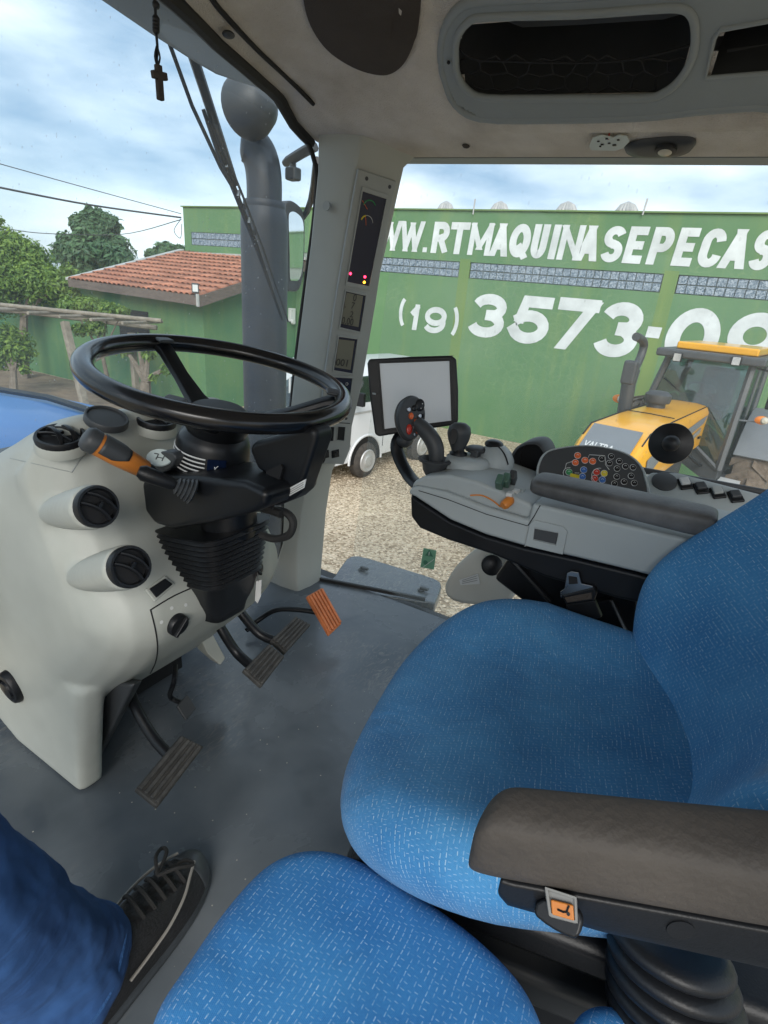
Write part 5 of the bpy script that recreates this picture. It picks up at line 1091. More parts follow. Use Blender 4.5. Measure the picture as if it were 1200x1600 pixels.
n_ = ((n_ if n_ is not None else Vector((0, 0, 1)))*.6+Vector((0, 0, 1))).normalized(); p = p+n_*.012; r = 32*(p-EYE).dot(FW)/FPX; MB().lathe([(-.006, r), (.003, r), (.006, r*.95), (.006, r*.88), (.003, r*.86), (.004, .001)], p, n_, 32).build('cowl_cap', 'dark_grey', dash)
def seam(pix, name, mat='void', rad=.0013, off=.0003, n=5):
    pts = []
    for x, y in smoothpts([Vector((a, b, 0)) for a, b in pix], n) and [(v.x, v.y) for v in smoothpts([Vector((a, b, 0)) for a, b in pix], n)]:
        p, nn = hit(DT, x, y, off)
        if p is not None: pts.append(p)
    if len(pts) > 2: MB().tube(pts, rad, 6).build(name, mat, dash)
seam([(235, 952), (243, 985), (246, 1015), (240, 1042), (222, 1066), (188, 1084)], 'panel_seam'); seam([(308, 915), (270, 932), (235, 953)], 'panel_seam'); seam([(16, 716), (60, 726), (112, 738)], 'panel_seam', 'panel', .0008)
seam([(112, 738), (128, 715), (150, 700)], 'panel_seam', 'panel', .0012)
def surfplate(pix, name, mat, off, th, sm=0, bevel=0, parent=dash, tree=None):
    q = []; nn = Vector()
    for x, y in pix:
        p, n_ = hit(tree or DT, x, y)
        if p is not None: q.append(p); nn += n_
    nn.normalize(); c = sum(q, Vector())/len(q); q = [p-nn*(p-c).dot(nn)+nn*off for p in q]
    if sm: q = smoothpts(q, sm, True)
    return MB().prism(q, nn*th).build(name, mat, parent, bevel=bevel), c+nn*(off+th), nn
s1, c1, n1 = surfplate([(226, 921), (256, 900), (272, 913), (241, 941)], 'switch_frame', 'dash', -.004, .008, bevel=.002)
surfplate([(231, 921), (255, 905), (267, 914), (242, 935)], 'rocker_switch', 'black_soft', .0045, .003, bevel=.001, parent=s1)
kp, kn = hit(DT, 276, 975); kr = 18*(kp-EYE).dot(FW)/FPX; kk = MB().lathe([(-.004, kr), (.008, kr*.98), (.010, kr*.9), (.0105, .001)], kp, kn, 30).build('rotary_knob', 'black_soft', dash)
ku = (RT*.75+UP*.65); ku = (ku-kn*ku.dot(kn)).normalized(); MB().box(kp+kn*.013, (kr*1.9, .007, .008), (ku, kn.cross(ku), kn)).build('knob_grip', 'black_soft', kk, bevel=.002)
for px, py in ((252, 972), (268, 950), (290, 945)): 
    p, nn = hit(DT, px, py, .0006)
    if p is not None: MB().disc(p, nn, .0035, .0004, 8).build('printed_mark', 'print_white', dash)
p, nn = hit(DT, 20, 1072); 
if p is not None:
    r = 27*(p-EYE).dot(FW)/FPX; k2 = MB().lathe([(-.006, r*1.1), (.006, r*1.08), (.012, r*.98), (.014, r*.8), (.008, r*.72), (.007, .001)], p, nn, 30, ellip=.85, ref=RT).build('lower_vent', 'black_soft', dash); MB().lathe([(.006, r*.6), (.016, r*.5), (.018, .001)], p, nn, 20).build('vent_knob', 'black', k2)
# lower trim: footwell plate, and a black box standing in for the footwell's shade
und = MB().loft([[V(x, y, z) for x, y, z in ((.5, .80, -.72), (.5, 1.25, -.92), (.5, 1.25, FZ), (.5, .98, FZ))], [V(x, y, z) for x, y, z in ((.535, .82, -.74), (.535, 1.25, -.92), (.535, 1.25, FZ), (.535, 1.0, FZ))]]); und.build('footwell_panel', 'dark_grey', dash, bevel=.008)
MB().box(V(.68, 1.19, -.84), (.30, .2, .36)).build('footwell_shade', 'void', dash)
MB().prism([UY(x, y, .92) for x, y in ((308, 985), (330, 985), (353, 1028), (345, 1040), (325, 1022))], (0, .04, 0)).build('pedal_bracket', 'bark' if False else 'dash', dash, bevel=.004)
# ================================================================ STEERING COLUMN
sc = thing('steering_column', 'black steering column with glossy steering wheel, striped collar and ribbed rubber boot', 'steering column', V(.64, .74, -.62))
def colprism(pix, x0, x1, name, mat, bevel, seg=3, tx=0.0):
    a = [UX(x, y, x0) for x, y in pix]; cc = sum(a, Vector())/len(a)
    b = [Vector((x1, p.y+(cc.y-p.y)*tx, p.z+(cc.z-p.z)*tx)) for p in a]
    return MB().loft([a, b]).build(name, mat, sc, bevel=bevel, seg=seg, ang=35)
lower = colprism([(218, 752), (224, 800), (240, 820), (268, 829), (330, 818), (395, 802), (416, 792), (416, 768), (380, 752), (300, 745), (240, 742)], .545, .67, 'lower_housing', 'black', .014, 4)
colprism([(386, 700), (396, 690), (470, 668), (492, 668), (494, 688), (466, 772), (455, 782), (424, 795), (420, 745), (400, 735)], .60, .645, 'rear_housing', 'black', .010, 3)
MB().prism([UX(x, y, .597) for x, y in ((419, 735), (441, 725), (444, 730), (428, 795), (418, 790))], (-.004, 0, 0)).build('housing_gap', 'void', sc)
# raised gear-symbol boss and label
q = [UX(x, y, .56) for x, y in ((228, 735), (232, 716), (246, 706), (268, 707), (274, 718), (262, 736), (240, 745))]
MB().prism(smoothpts(q, 2, True), (.05, 0, 0)).build('symbol_boss', 'dark_grey', sc, bevel=.006)
c = UX(250, 716, .556); nn = Vector((-.55, -.3, .78)).normalized(); u = Vector((.35, -.93, 0)); u = (u-nn*u.dot(nn)).normalized(); w = nn.cross(u)
MB().disc(c, nn, .0165, .003, 24, 1.3, u).build('gear_plate', 'pcb', sc)
for a, b in (((-.6, .3), (-.2, .3)), ((-.2, .3), (-.2, -.3)), ((-.2, -.05), (.4, -.05)), ((.4, .35), (.4, -.35)), ((.4, .35), (.75, .35))): MB().tube([c+nn*.0034+u*a[0]*.018+w*a[1]*.018, c+nn*.0034+u*b[0]*.018+w*b[1]*.018], .0009, 4).build('gear_mark', 'dark_grey', sc)
WC = V(.64, .688, -.142); WN = Vector((0, -math.sin(R(10)), math.cos(R(10))))
# striped collar
rc = .060; col0 = UX(331, 726, .64)
MB().lathe([(-.035, rc*1.12), (-.006, rc*1.12), (-.003, rc*1.08), (.0, rc*1.08), (.045, rc*1.02), (.058, rc*.94), (.07, rc*.72), (.09, rc*.6)], col0, WN, 40).build('collar', 'black', sc)
u0 = WN.orthogonal().normalized()
for k in range(5):
    h = .006+k*.0072; e1 = Vector((-1, 0, 0)); e1 = (e1-WN*e1.dot(WN)).normalized(); e2 = WN.cross(e1)
    a0, a1 = (R(-95), R(36)); MB().tube([col0+WN*h+(e1*math.cos(t)+e2*math.sin(t))*(rc*(1.08-.06*h/.045)+.0006) for t in [a0+(a1-a0)*j/20 for j in range(21)]], .0014, 5).build('stripe', 'print_white', sc)
e1 = (Vector((-1, 0, 0))-WN*Vector((-1, 0, 0)).dot(WN)).normalized(); e2 = WN.cross(e1)
bd = [(col0+WN*h+(e1*math.cos(t)+e2*math.sin(t))*(rc*1.075+.001)) for h, t in ((.004, R(40)), (.004, R(66)), (.038, R(66)), (.038, R(40)))]
MB().prism(bd, (-.001, 0, 0)).build('badge', 'screen_navy', sc)
cb = sum(bd, Vector())/4; 
for a, b in (((0, -.006), (0, .002)), ((0, .002), (-.006, .009)), ((0, .002), (.006, .009)), ((0, .0), (.006, .001))): MB().tube([cb+Vector((-.003, 0, 0))+e2*a[0]*-1+WN*a[1], cb+Vector((-.003, 0, 0))+e2*b[0]*-1+WN*b[1]], .0008, 4).build('leaping_emblem', 'print_white', sc)
MB().prism([UX(x, y, .599) for x, y in ((446, 766), (479, 748), (476, 762), (447, 778))], (-.0015, 0, 0)).build('warning_label', 'print_white', sc)
for k in range(3): MB().tube([UX(449, 768+k*3.2, .596), UX(474, 753.5+k*3.4, .596)], .0004, 4).build('label_print', 'dark_grey', sc)
# rubber boot
bt = UX(338, 822, .64); bb = UX(352, 938, .66); rg = []
top_c = UX(334, 818, .64)
def bring(c, wx, wy, e=.0, n=36):
    out = []
    for k in range(n):
        t = 2*math.pi*k/n; cx, sx = math.cos(t), math.sin(t); ee = 2/5
        out.append(c+Vector((wx*math.copysign(abs(cx)**ee, cx), wy*math.copysign(abs(sx)**ee, sx), 0))+Vector((0, 0, -.16*wy*math.copysign(abs(sx)**ee, sx)+e)))
    return out
pb_ = UX(342, 950, .66)
for k in range(21):
    t = k/20; c = top_c.lerp(pb_, t*.56); sh = 1-.16*t; z = .0 if k % 2 else .007; rg.append(bring(c, .080*sh+z*.8-.003, .080*sh+z*.8-.003))
for t, s in ((.60, .72), (.8, .63), (.95, .50), (1.05, .46)): c = top_c.lerp(pb_, t); rg.append(bring(c, .088*s, .088*s))
MB().loft(rg).build('rubber_boot', 'black_soft', sc, ang=70)
MB().lathe([(0, .05), (.06, .048), (.075, .03)], top_c+Vector((.01, -.03, -.01)), (0, 0, 1), 20).build('column_joint', 'black', sc)
MB().tube(smoothpts([UX(x, y, .66) for x, y in ((395, 790), (420, 797), (445, 800), (458, 815), (452, 835), (430, 842), (408, 836))], 5), .007, 8).build('cable_loop', 'rubber', sc)
MB().tube(smoothpts([UX(x, y, .65) for x, y in ((380, 795), (410, 793), (440, 803))], 5), .008, 8).build('cable_loop', 'rubber', sc)
# shuttle lever and stalk
lv = thing('shuttle_lever', 'orange and black shuttle lever on the left of the steering column', 'lever', UX(235, 735, .545))
LA, LB = UX(238, 740, .525), UX(133, 683, .445); d = (LB-LA)
prf = [(.0, .008), (.06, .010), (.10, .0125), (.12, .0155), (.5, .0185), (.8, .0185), (.95, .019), (1.0, .015), (1.02, .008)]
fl = d.normalized(); up1 = (UP-fl*UP.dot(fl)).normalized(); sd1 = fl.cross(up1)
def levring(t, r, k=1.0): return [LA+d*t+(up1*math.cos(a)*k+sd1*math.sin(a))*r for a in [2*math.pi*j/20 for j in range(20)]]
MB().loft([levring(t, r, .95) for t, r in prf]).build('grip', 'orange', lv, sub=0, ang=60)
def levpatch(t0, t1, a0, a1, off=.0012):
    rg = []
    for i in range(9):
        t = t0+(t1-t0)*i/8; r = .0155+(.0185-.0155)*min(1, (t-.12)/.38) if t < .5 else .0187; w = 1 if t < .62 else 1
        aa = [a0+(a1-a0)*j/12 for j in range(13)]
        if t < t0+.18: m = (a0+a1)/2; f = .45+.55*(t-t0)/.18; aa = [m+(a-m)*f for a in aa]
        rg.append([LA+d*t+(up1*math.cos(a)*.95+sd1*math.sin(a))*(r+off) for a in aa])
    return MB().loft(rg, caps=False, closed=False)
tcm = (EYE-(LA+LB)/2).normalized(); am = math.atan2(sd1.dot(tcm), up1.dot(tcm))*.75
levpatch(.42, .80, am-1.1, am+1.1).build('grip_inlay', 'dark_grey', lv, solid=.0015); MB().loft([levring(t, r, .97) for t, r in ((.84, .0196), (.95, .0200), (1.01, .016), (1.03, .008))]).build('end_cap', 'dark_grey', lv, ang=60)
MB().loft([levring(t, r) for t, r in ((-.02, .011), (.05, .0128), (.09, .0128), (.1, .010))]).build('collar', 'black', lv)
sl = thing('wiper_stalk', 'short dark stalk with ribbed rubber base below the orange lever', 'stalk', UX(290, 762, .54))
SA, SB = UX(294, 766, .528), UX(216, 736, .475); d2 = SB-SA
MB().tube([SA+d2*.25, SA+d2*.35, SA+d2*.6, SA+d2*.9, SA+d2], [.006, .0095, .0115, .0125, .008], 14).build('stalk_arm', 'black_soft', sl)
rb = []
for k in range(11): t = -.12+k*.038; rb.append((SA+d2*t, (.019-.0009*k)+(.0025 if k % 2 else -.001)))
MB().tube([p for p, r in rb], [r for p, r in rb], 16).build('ribbed_base', 'dark_grey', sl, ang=80)
# ================================================================ STEERING WHEEL
e1 = Vector((1, 0, 0)); e2 = WN.cross(e1); RW = .2
rim = [[WC+(e1*math.cos(a)+e2*math.sin(a))*(RW+.0158*math.cos(b))+WN*(.0150*math.sin(b)) for b in [2*math.pi*j/16 for j in range(16)]] for a in [2*math.pi*k/96 for k in range(96)]]
sw = lab(MB().loft(rim, wrap=True).build('steering_wheel', 'gloss_black', sc), 'glossy black three-spoke steering wheel')
MB().lathe([(-.112, .036), (-.105, .044), (-.08, .056), (-.066, .058), (-.058, .052), (-.055, .04), (-.054, .001)], WC, WN, 36).build('hub', 'black', sw); MB().lathe([(-.0545, .044), (-.051, .042), (-.050, .034), (-.051, .001)], WC, WN, 30).build('hub_cap', 'dark_grey', sw)
def spoke(px, py):
    p = UP_(px, py, WC, WN); dr = (p-WC); dr = (dr-WN*dr.dot(WN)).normalized(); sd = WN.cross(dr)
    rg = []
    for t, w, h, z in ((.035, .028, .014, -.072), (.07, .020, .013, -.060), (.12, .0155, .011, -.036), (.17, .0165, .011, -.010), (.198, .019, .010, 0)):
        rg.append([WC+dr*t+WN*z+sd*w*a+WN*h*b for a, b in ((-1, -.3), (-.8, .55), (-.3, .75), (.3, .75), (.8, .55), (1, -.3), (.6, -.9), (-.6, -.9))])
    s = MB().loft(rg).build('spoke', 'black', sw, bevel=.002, ang=50)
    a, b = WC+dr*.192+WN*.0055, WC+dr*.178+WN*.001
    MB().box((a+b)/2+WN*.006, (.03, .028, .006), (dr, sd, WN)).build('spoke_pad', 'dark_grey', sw, bevel=.003)
spoke(272, 548); spoke(525, 622); spoke(240, 655)
# ignition key
kt = thing('ignition_key', 'ignition switch with key and white tag at the base of the boot', 'key', UX(400, 893, .72))
p = UX(398, 888, .73); nn = Vector((-.5, -.8, .2)).normalized(); MB().lathe([(-.02, .018), (.0, .018), (.004, .015), (.012, .009)], p, nn, 20).build('ignition_switch', 'black', kt); MB().box(p+nn*.02, (.006, .02, .022), (nn.orthogonal().normalized(), nn, nn.cross(nn.orthogonal().normalized()))).build('key_head', 'black_soft', kt, bevel=.003)
q = [UX(x, y, .70) for x, y in ((400, 908), (408, 906), (407, 932), (402, 943), (398, 938))]; MB().prism(q, (.002, 0, 0)).build('key_tag', 'print_white', kt, bevel=.0007); MB().tube([UX(402, 895, .70), UX(404, 908, .70)], .0012, 5).build('key_ring', 'steel', kt)
# ================================================================ PEDALS
def pedal(name, label, quad, z, mat, ribs, arm, arm_r=.011, group=None, thick=.014, zf=None):
    """quad: pixel corners; the pad lies on a plane tilted towards the driver"""
    cx = sum(p[0] for p in quad)/4; cy_ = sum(p[1] for p in quad)/4; c = UZ(cx, cy_, z); nn = Vector((-.05, -.55, .83)).normalized()
    q = [UP_(x, y, c, nn) for x, y in quad]
    t = thing(name, label, 'pedal', c, group)
    MB().prism([p-nn*thick for p in q], nn*thick).build('pad', mat, t, bevel=.003)
    a, b, d, e = q   # ribs run from edge a-b to edge e-d
    for k in range(ribs):
        f = (k+.5)/ribs; s0 = a.lerp(b, f); s1 = e.lerp(d, f); w = (b-a).length/ribs*.30; dr = (s1-s0).normalized(); sd = nn.cross(dr); m_ = (s0+s1)/2
        MB().box(m_+nn*.003, (w*2, (s1-s0).length*.93, .008), (sd, dr, nn)).build('rib', mat, t, bevel=.0015)
    if arm: MB().tube(smoothpts(arm, 5), arm_r, 12).build('lever_arm', 'black', t)
    return t
pedal('clutch_pedal', 'large worn black rubber clutch pedal nearest the camera', [(283, 1148), (319, 1166), (246, 1262), (211, 1233)], -.88, 'pedal_rubber', 4, [UZ(262, 1178, -.885), UY(238, 1150, .80), UY(212, 1105, .86), UY(200, 1070, .92)], .011)
bm1 = [(383, 1046), (409, 1072), (443, 1030), (420, 1008)]
pedal('brake_pedal', 'front black ribbed brake pedal of the linked pair', [(420, 1006), (445, 1026), (409, 1073), (380, 1047)], -.85, 'pedal_rubber', 5, [UZ(392, 1040, -.855), UY(370, 1020, .84), UY(350, 990, .87), UY(333, 960, .9)], .012, 'linked brake pedals')
pedal('brake_pedal', 'rear black ribbed brake pedal of the linked pair, nearer the orange pedal', [(462, 963), (486, 976), (446, 1021), (423, 1000)], -.85, 'pedal_rubber', 5, [UZ(432, 1003, -.86), UY(405, 990, .86), UY(380, 962, .9), UY(362, 940, .93)], .012, 'linked brake pedals')
pedal('accelerator_pedal', 'orange ribbed accelerator pedal beside the corner pillar', [(480, 931), (503, 918), (534, 974), (515, 992)], -.92, 'orange_pedal', 5, [UZ(495, 957, -.93), UZ(468, 953, -.93), UZ(432, 953, -.94), UZ(405, 968, -.98), UZ(385, 985, -1.0)], .008)
for ob_ in [o for o in bpy.data.objects if o.name.startswith('accelerator')]: pass
sp_ = thing('small_pedal', 'small black square foot pedal behind the clutch pedal', 'pedal', UZ(290, 1105, -.95))
c = UZ(291, 1104, -.95); nn = Vector((-.05, -.6, .8)).normalized(); MB().prism([UP_(x, y, c, nn) for x, y in ((276, 1103), (293, 1084), (307, 1106), (291, 1126))], -nn*.008).build('pad', 'dark_grey', sp_, bevel=.003)
MB().tube(smoothpts([UP_(283, 1098, c-nn*.01, nn), UP_(266, 1088, c-nn*.01, nn), UY(272, 1065, .87), UY(274, 1040, .9)], 5), .006, 8).build('lever_arm', 'black', sp_)
# ================================================================ OPERATOR SEAT
YAW = R(13); sm = Vector((math.cos(YAW), math.sin(YAW), 0)); sn = Vector((-math.sin(YAW), math.cos(YAW), 0)); SO = V(.63, .12, -.5)
seat = thing('operator_seat', 'blue woven cloth operator seat with backrest, swivelled beside the console', 'seat', V(.63, .05, FZ))
def stop(a, b):
    h = .028*(min(1, abs(a-.02)/.27))**3 - .012*max(0, 1-(abs(a)/.2)**2)
    h += -.05*max(0, (b-.06)/.14)**2 + .02*max(0, (-.08-b)/.15)
    h += .012*math.exp(-((a-.2)/.07)**2)
    return h
ol = superell(.285, -.33, .205, 2.9, 64, .015); 
ol = [(a*(1-.10*max(0, (b-.05)/.16)**2), b-.035*(abs(a)/.28)**2*(1 if b > 0 else 0)) if a > 0 else (a*(1+.10*max(0, min(1, (b+.05)/.2))), b+.02*(abs(a)/.28)*(1 if b > 0 else 0)) for a, b in ol]
ol = [(a*(1-.9*max(0, -.0-b) if b < 0 else 1), b) for a, b in ol]
pillow(SO, sm, sn, Vector((0, 0, 1)), ol, stop, .055, .115).build('cushion', 'seat_cloth', seat, sub=1)
# backrest
rec = R(31); bc = Vector(-sn*math.sin(rec)+Vector((0, 0, math.cos(rec)))); bo = Vector(sn*math.cos(rec)+Vector((0, 0, math.sin(rec)))); BO = SO+sn*(-.15)+Vector((0, 0, -.06))
wl_ = [(-.02, .10), (.0, .16), (.03, .20), (.07, .24), (.12, .270), (.18, .282), (.26, .286), (.36, .284), (.48, .278), (.58, .262), (.64, .22), (.665, .13)]
bol = [(w, c) for c, w in wl_]+[(-w, c) for c, w in wl_[::-1]]
bol = [(p.x, p.y) for p in smoothpts([Vector((a, b, 0)) for a, b in bol], 2, True)]
def btop(a, c): return -.03+.105*min(1.1, (abs(a)/.23))**2.0*(1-.25*min(1, max(0, (c-.2)/.45)))+.02*math.exp(-((c-.2)/.13)**2)
pillow(BO, sm, bc, bo, bol, btop, .06, .13).build('backrest', 'seat_cloth', seat, sub=1)
# seat pan, suspension and rails
def sbox(a, b, z, da, db, dz, name, mat, bevel=.01): return MB().box(SO+sm*a+sn*b+Vector((0, 0, z)), (da, db, dz), (sm, sn, Vector((0, 0, 1)))).build(name, mat, seat, bevel=bevel)
sbox(0.02, -.07, -.135, .48, .46, .05, 'seat_pan', 'black_soft', .015); sbox(0.02, -.07, -.20, .50, .50, .05, 'side_rail', 'dark_grey', .012); sbox(.02, -.08, -.27, .44, .46, .08, 'suspension', 'black', .02); sbox(.02, -.08, -.42, .36, .40, .26, 'suspension_bellows', 'black_soft', .02); sbox(.02, -.05, -.535, .46, .5, .05, 'seat_base', 'dark_grey', .01)
# left armrest, close to the lens
ar = thing('left_armrest', 'scuffed dark grey foam armrest of the seat with orange tilt button', 'armrest', UZ(1000, 1330, -.36))
AF = UZ(742, 1290, -.345); AB = UZ(1260, 1330, -.345)+Vector((0, 0, .02)); ad = (AB-AF).normalized(); asd = Vector((0, 0, 1)).cross(ad).normalized(); asd = asd if asd.dot(RT) > 0 or True else asd
a0 = UZ(800, 1228, -.33); a1 = UZ(1230, 1268, -.318)       # far top edge
n0 = UZ(764, 1306, -.338); n1 = UZ(1230, 1385, -.326)      # near top edge
arms = []
def asec(t, k=1.0, drop=0.0, dz=.052):
    f = a0.lerp(a1, t); n_ = n0.lerp(n1, t); c = (f+n_)/2; m_ = (n_-f)
    pts = [(-.5, -.004), (-.44, .005), (-.2, .008), (.15, .008), (.42, .004), (.49, -.006), (.52, -.026), (.48, -dz), (-.45, -dz), (-.54, -.03)]
    return [c+m_*x*k+Vector((0, 0, z*(k**.5)-drop)) for x, z in pts]
pad = MB().loft([asec(-.075, .35, .02), asec(-.066, .62, .012), asec(-.04, .86, .004), asec(0, .97), asec(.06, 1.0), asec(.4, 1.0), asec(1.0, 1.02), asec(1.25, 1.02)])
pad.build('arm_pad', 'arm_foam', ar, sub=2)
# armrest underside carrier, button, bellows
def AQ(px, py, z=-.43): return UZ(px, py, z)
cs = []
for t_, z0_, z1_, k_ in ((.07, .0, -.018, .9), (.12, .0, -.028, .96), (.5, .0, -.038, .97), (1.3, .0, -.046, .97)):
    f = a0.lerp(a1, t_); n_ = n0.lerp(n1, t_); c = (f+n_)/2; m_ = (n_-f)*k_; zz = Vector((0, 0, -.045)); cs.append([c-m_*.5+zz, c+m_*.5+zz, c+m_*.5+zz+Vector((0, 0, z1_*.7)), c+m_*.42+zz+Vector((0, 0, z1_)), c-m_*.5+zz+Vector((0, 0, z1_))])
carm = MB().loft(cs); carm.build('carrier', 'black_soft', ar, bevel=.004)
ATree = BVHTree.FromPolygons(carm.v, carm.f)
bP, _n = hit(ATree, 880, 1412)
if bP is None: bP = UZ(880, 1418, -.395)
bNn = ((EYE-bP).normalized()+Vector((0, .05, -.25))).normalized(); bP = bP-ray(880, 1412).normalized()*.010
def BQ(px, py, o=0.0): return UP_(px, py, bP+bNn*o, bNn)
MB().prism(smoothpts([BQ(x, y, -.012) for x, y in ((838, 1418), (842, 1430), (870, 1450), (900, 1462), (910, 1450), (908, 1420), (852, 1400))], 2, True), bNn*.010).build('button_base', 'black', ar, bevel=.004)
bb_ = MB().prism([BQ(x, y, -.004) for x, y in ((851, 1384), (902, 1400), (904, 1443), (858, 1431))], bNn*.005).build('button_frame', 'bezel_grey', ar, bevel=.002)
ringplate([BQ(x, y, .001) for x, y in ((852, 1385), (901, 1401), (903, 1442), (859, 1430))], [BQ(x, y, .001) for x, y in ((857, 1390), (898, 1404), (899, 1437), (862, 1426))], bNn, .002).build('bezel', 'bezel_grey', bb_)
MB().prism([BQ(x, y, .0015) for x, y in ((861, 1404), (896, 1413), (898, 1438), (863, 1428))], bNn*.003).build('orange_button', 'orange', ar, bevel=.001)
MB().tube([BQ(x, y, .0048) for x, y in ((871, 1421), (880, 1425), (885, 1425), (889, 1415))], .0007, 5).build('seat_symbol', 'black', ar); MB().disc(BQ(888, 1428, .0045), bNn, .0012, .0006, 8).build('seat_symbol', 'black', ar)
cp, cN = hit(ATree, 1063, 1452)
if cp is not None: MB().disc(cp, cN, .009, .001, 24).build('bolt_cover', 'black_soft', ar)
gb = thing('gear_gaiter', 'black ribbed rubber gaiter below the left armrest', 'gaiter', UD(1060, 1600, .62))
rg = []; c0 = UD(1046, 1462, .50); c1 = UD(1062, 1660, .53)
for k in range(57):
    t = k/56; c = c0.lerp(c1, t); wv = (.038+.012*math.sin(min(1, t*1.3)*1.57))+.011*abs(math.sin(math.pi*k/8))**.6; rg.append([c+(RT*math.cos(a)*wv*1.05+FW*math.sin(a)*wv+UP*(-.22)*math.cos(a)*wv) for a in [2*math.pi*j/28 for j in range(28)]])
MB().loft(rg).build('ribs', 'black_soft', gb, ang=45)
tr2 = MB().ball(UD(1150, 1560, .60), (.035, .035, .03), 16).build('lever_knob', 'dark_grey'); tag(tr2, 'rounded grey lever knob at the lower right beside the ribbed gaiter', 'knob')
# trainer seat right under the camera
ts_ = thing('trainer_seat', 'bright blue cloth trainer seat in the foreground at the bottom', 'seat', V(.2, .1, FZ))
px_ = [(225, 1625), (295, 1495), (365, 1398), (420, 1345), (480, 1325), (550, 1338), (640, 1388), (740, 1460), (815, 1535), (850, 1600), (870, 1660)]
ot = [UZ(x, y, -.60) for x, y in px_]; ot = [(p.x, p.y) for p in ot]+[(.30, -.10), (.16, -.12), (.06, .02), (.09, .18)]
ot = [(p.x, p.y) for p in smoothpts([Vector((a, b, 0)) for a, b in ot], 4, True)]
pillow(Vector((0, 0, 2.415)), Vector((1, 0, 0)), Vector((0, 1, 0)), Vector((0, 0, 1)), ot, lambda a, b: .012-.25*((a-.23)**2+(b-.1)**2), .035, .09).build('cushion', 'trainer_cloth', ts_, sub=1)
c = UZ(905, 1600, -.60); c2 = [(c.x+.045*math.cos(t)+.0, c.y-.045+.05*math.sin(t)) for t in [2*math.pi*k/32 for k in range(32)]]
pillow(Vector((0, 0, 2.40)), Vector((1, 0, 0)), Vector((0, 1, 0)), Vector((0, 0, 1)), c2, lambda a, b: 0, .02, .06).build('side_bolster', 'trainer_cloth', ts_, sub=1)
MB().box(V(.19, .06, -.86), (.22, .24, .33)).build('seat_box', 'black', ts_, bevel=.02)
# ================================================================ PERSON (one leg shows)
pe = thing('person', 'person in blue jeans and black lace-up shoe, one leg stepping into the cab', 'person', UZ(240, 1480, FZ))
ank = V(.215, .58, -.93); knee = V(.03, .62, -.45); hip = V(-.30, .62, -.28)
def oring(c, ax, rx, ry, ref, n=28, f=None):
    ax = ax.normalized(); u = (ref-ax*ref.dot(ax)).normalized(); w = ax.cross(u)
    return [c+u*math.cos(t)*rx*(1+(f(t) if f else 0))+w*math.sin(t)*ry*(1+(f(t) if f else 0)) for t in [2*math.pi*j/n for j in range(n)]]
rg = []; ref = Vector((0, 1, 0)); sh = ank-knee
for t, rx, ry in ((-.9, .115, .115), (-.5, .11, .11), (-.15, .098, .10), (0, .092, .097), (.15, .092, .095), (.35, .09, .092), (.55, .084, .088), (.72, .080, .084), (.84, .080, .082), (.93, .081, .083), (.99, .082, .083), (1.04, .080, .081)):
    c = knee+sh*t if t >= 0 else knee+(hip-knee)*(-t); ax = sh if t > .1 else ((knee-hip) if t < -.1 else (knee-hip).normalized()*.5+sh.normalized()*.5)
    rg.append(oring(c, Vector(ax), rx, ry, ref, 40, lambda a, t=t: .035*math.sin(3*a+t*9)*max(0, t)+.02*math.sin(5*a-t*14)*max(0, t)+(.05*math.sin(2*a+1)*max(0, t-.7)*3)))
rg.append(oring(ank+sh*.035, sh, .070, .071, ref, 40)); rg.append(oring(ank-sh*.03, sh, .060, .06, ref, 40))
jn = MB().loft(rg).build('jeans', 'denim', pe, sub=3)
tx = bpy.data.textures.new('folds', 'CLOUDS'); tx.noise_scale = .10; tx.noise_depth = 3; md = jn.modifiers.new('folds', 'DISPLACE'); md.texture = tx; md.strength = .028; md.mid_level = .5; md.texture_coords = 'LOCAL'
MB().tube([p+(p-ank).normalized()*.002 for p in rg[10]], .0028, 6, closed=True).build('hem_seam', 'denim_seam', pe)
MB().tube(smoothpts([r_[6]+(r_[6]-sum(r_, Vector())/len(r_)).normalized()*.004 for r_ in rg[2:12]], 4), .0022, 6).build('side_seam', 'denim_seam', pe)
# shoe
sd_ = (UZ(322, 1345, FZ)-UZ(205, 1500, FZ)); sd_.z = 0; sd_.normalize(); ss = Vector((-sd_.y, sd_.x, 0)); toe = UZ(313, 1340, FZ+.03)
toe = Vector((toe.x, toe.y, FZ+3)); SLN = .30
def sh_ring(s, w, h, z0=.0, nose=0):  # s distance back from the toe
    c = toe-sd_*s; pts = [(-1, 0), (-1.02, .25), (-.9, .55), (-.6, .85), (-.25, 1.0), (.25, 1.0), (.6, .85), (.9, .55), (1.02, .25), (1, 0), (.5, -.02), (-.5, -.02)]
    return [c+ss*x*w+Vector((0, 0, z0+y*h)) for x, y in pts]
MB().loft([sh_ring(.0, .012, .03, .018), sh_ring(.012, .030, .048, .014), sh_ring(.035, .042, .058, .012), sh_ring(.07, .049, .066, .012), sh_ring(.11, .051, .082, .012), sh_ring(.15, .049, .10, .012), sh_ring(.20, .044, .115, .012), sh_ring(.26, .042, .115, .012), sh_ring(.295, .032, .10, .014)]).build('shoe', 'shoe_black', pe, sub=2)
MB().loft([sh_ring(-.006, .016, .022, .002), sh_ring(.012, .036, .026, .001), sh_ring(.05, .050, .028, .001), sh_ring(.11, .056, .026, .001), sh_ring(.2, .048, .026, .001), sh_ring(.28, .043, .03, .001), sh_ring(.305, .03, .03, .001)]).build('sole', 'shoe_toe', pe, sub=1)
MB().loft([sh_ring(-.002, .014, .034, .018), sh_ring(.012, .032, .051, .014), sh_ring(.030, .0415, .0585, .013), sh_ring(.048, .045, .062, .013)]).build('toe_cap', 'shoe_toe', pe, sub=2)
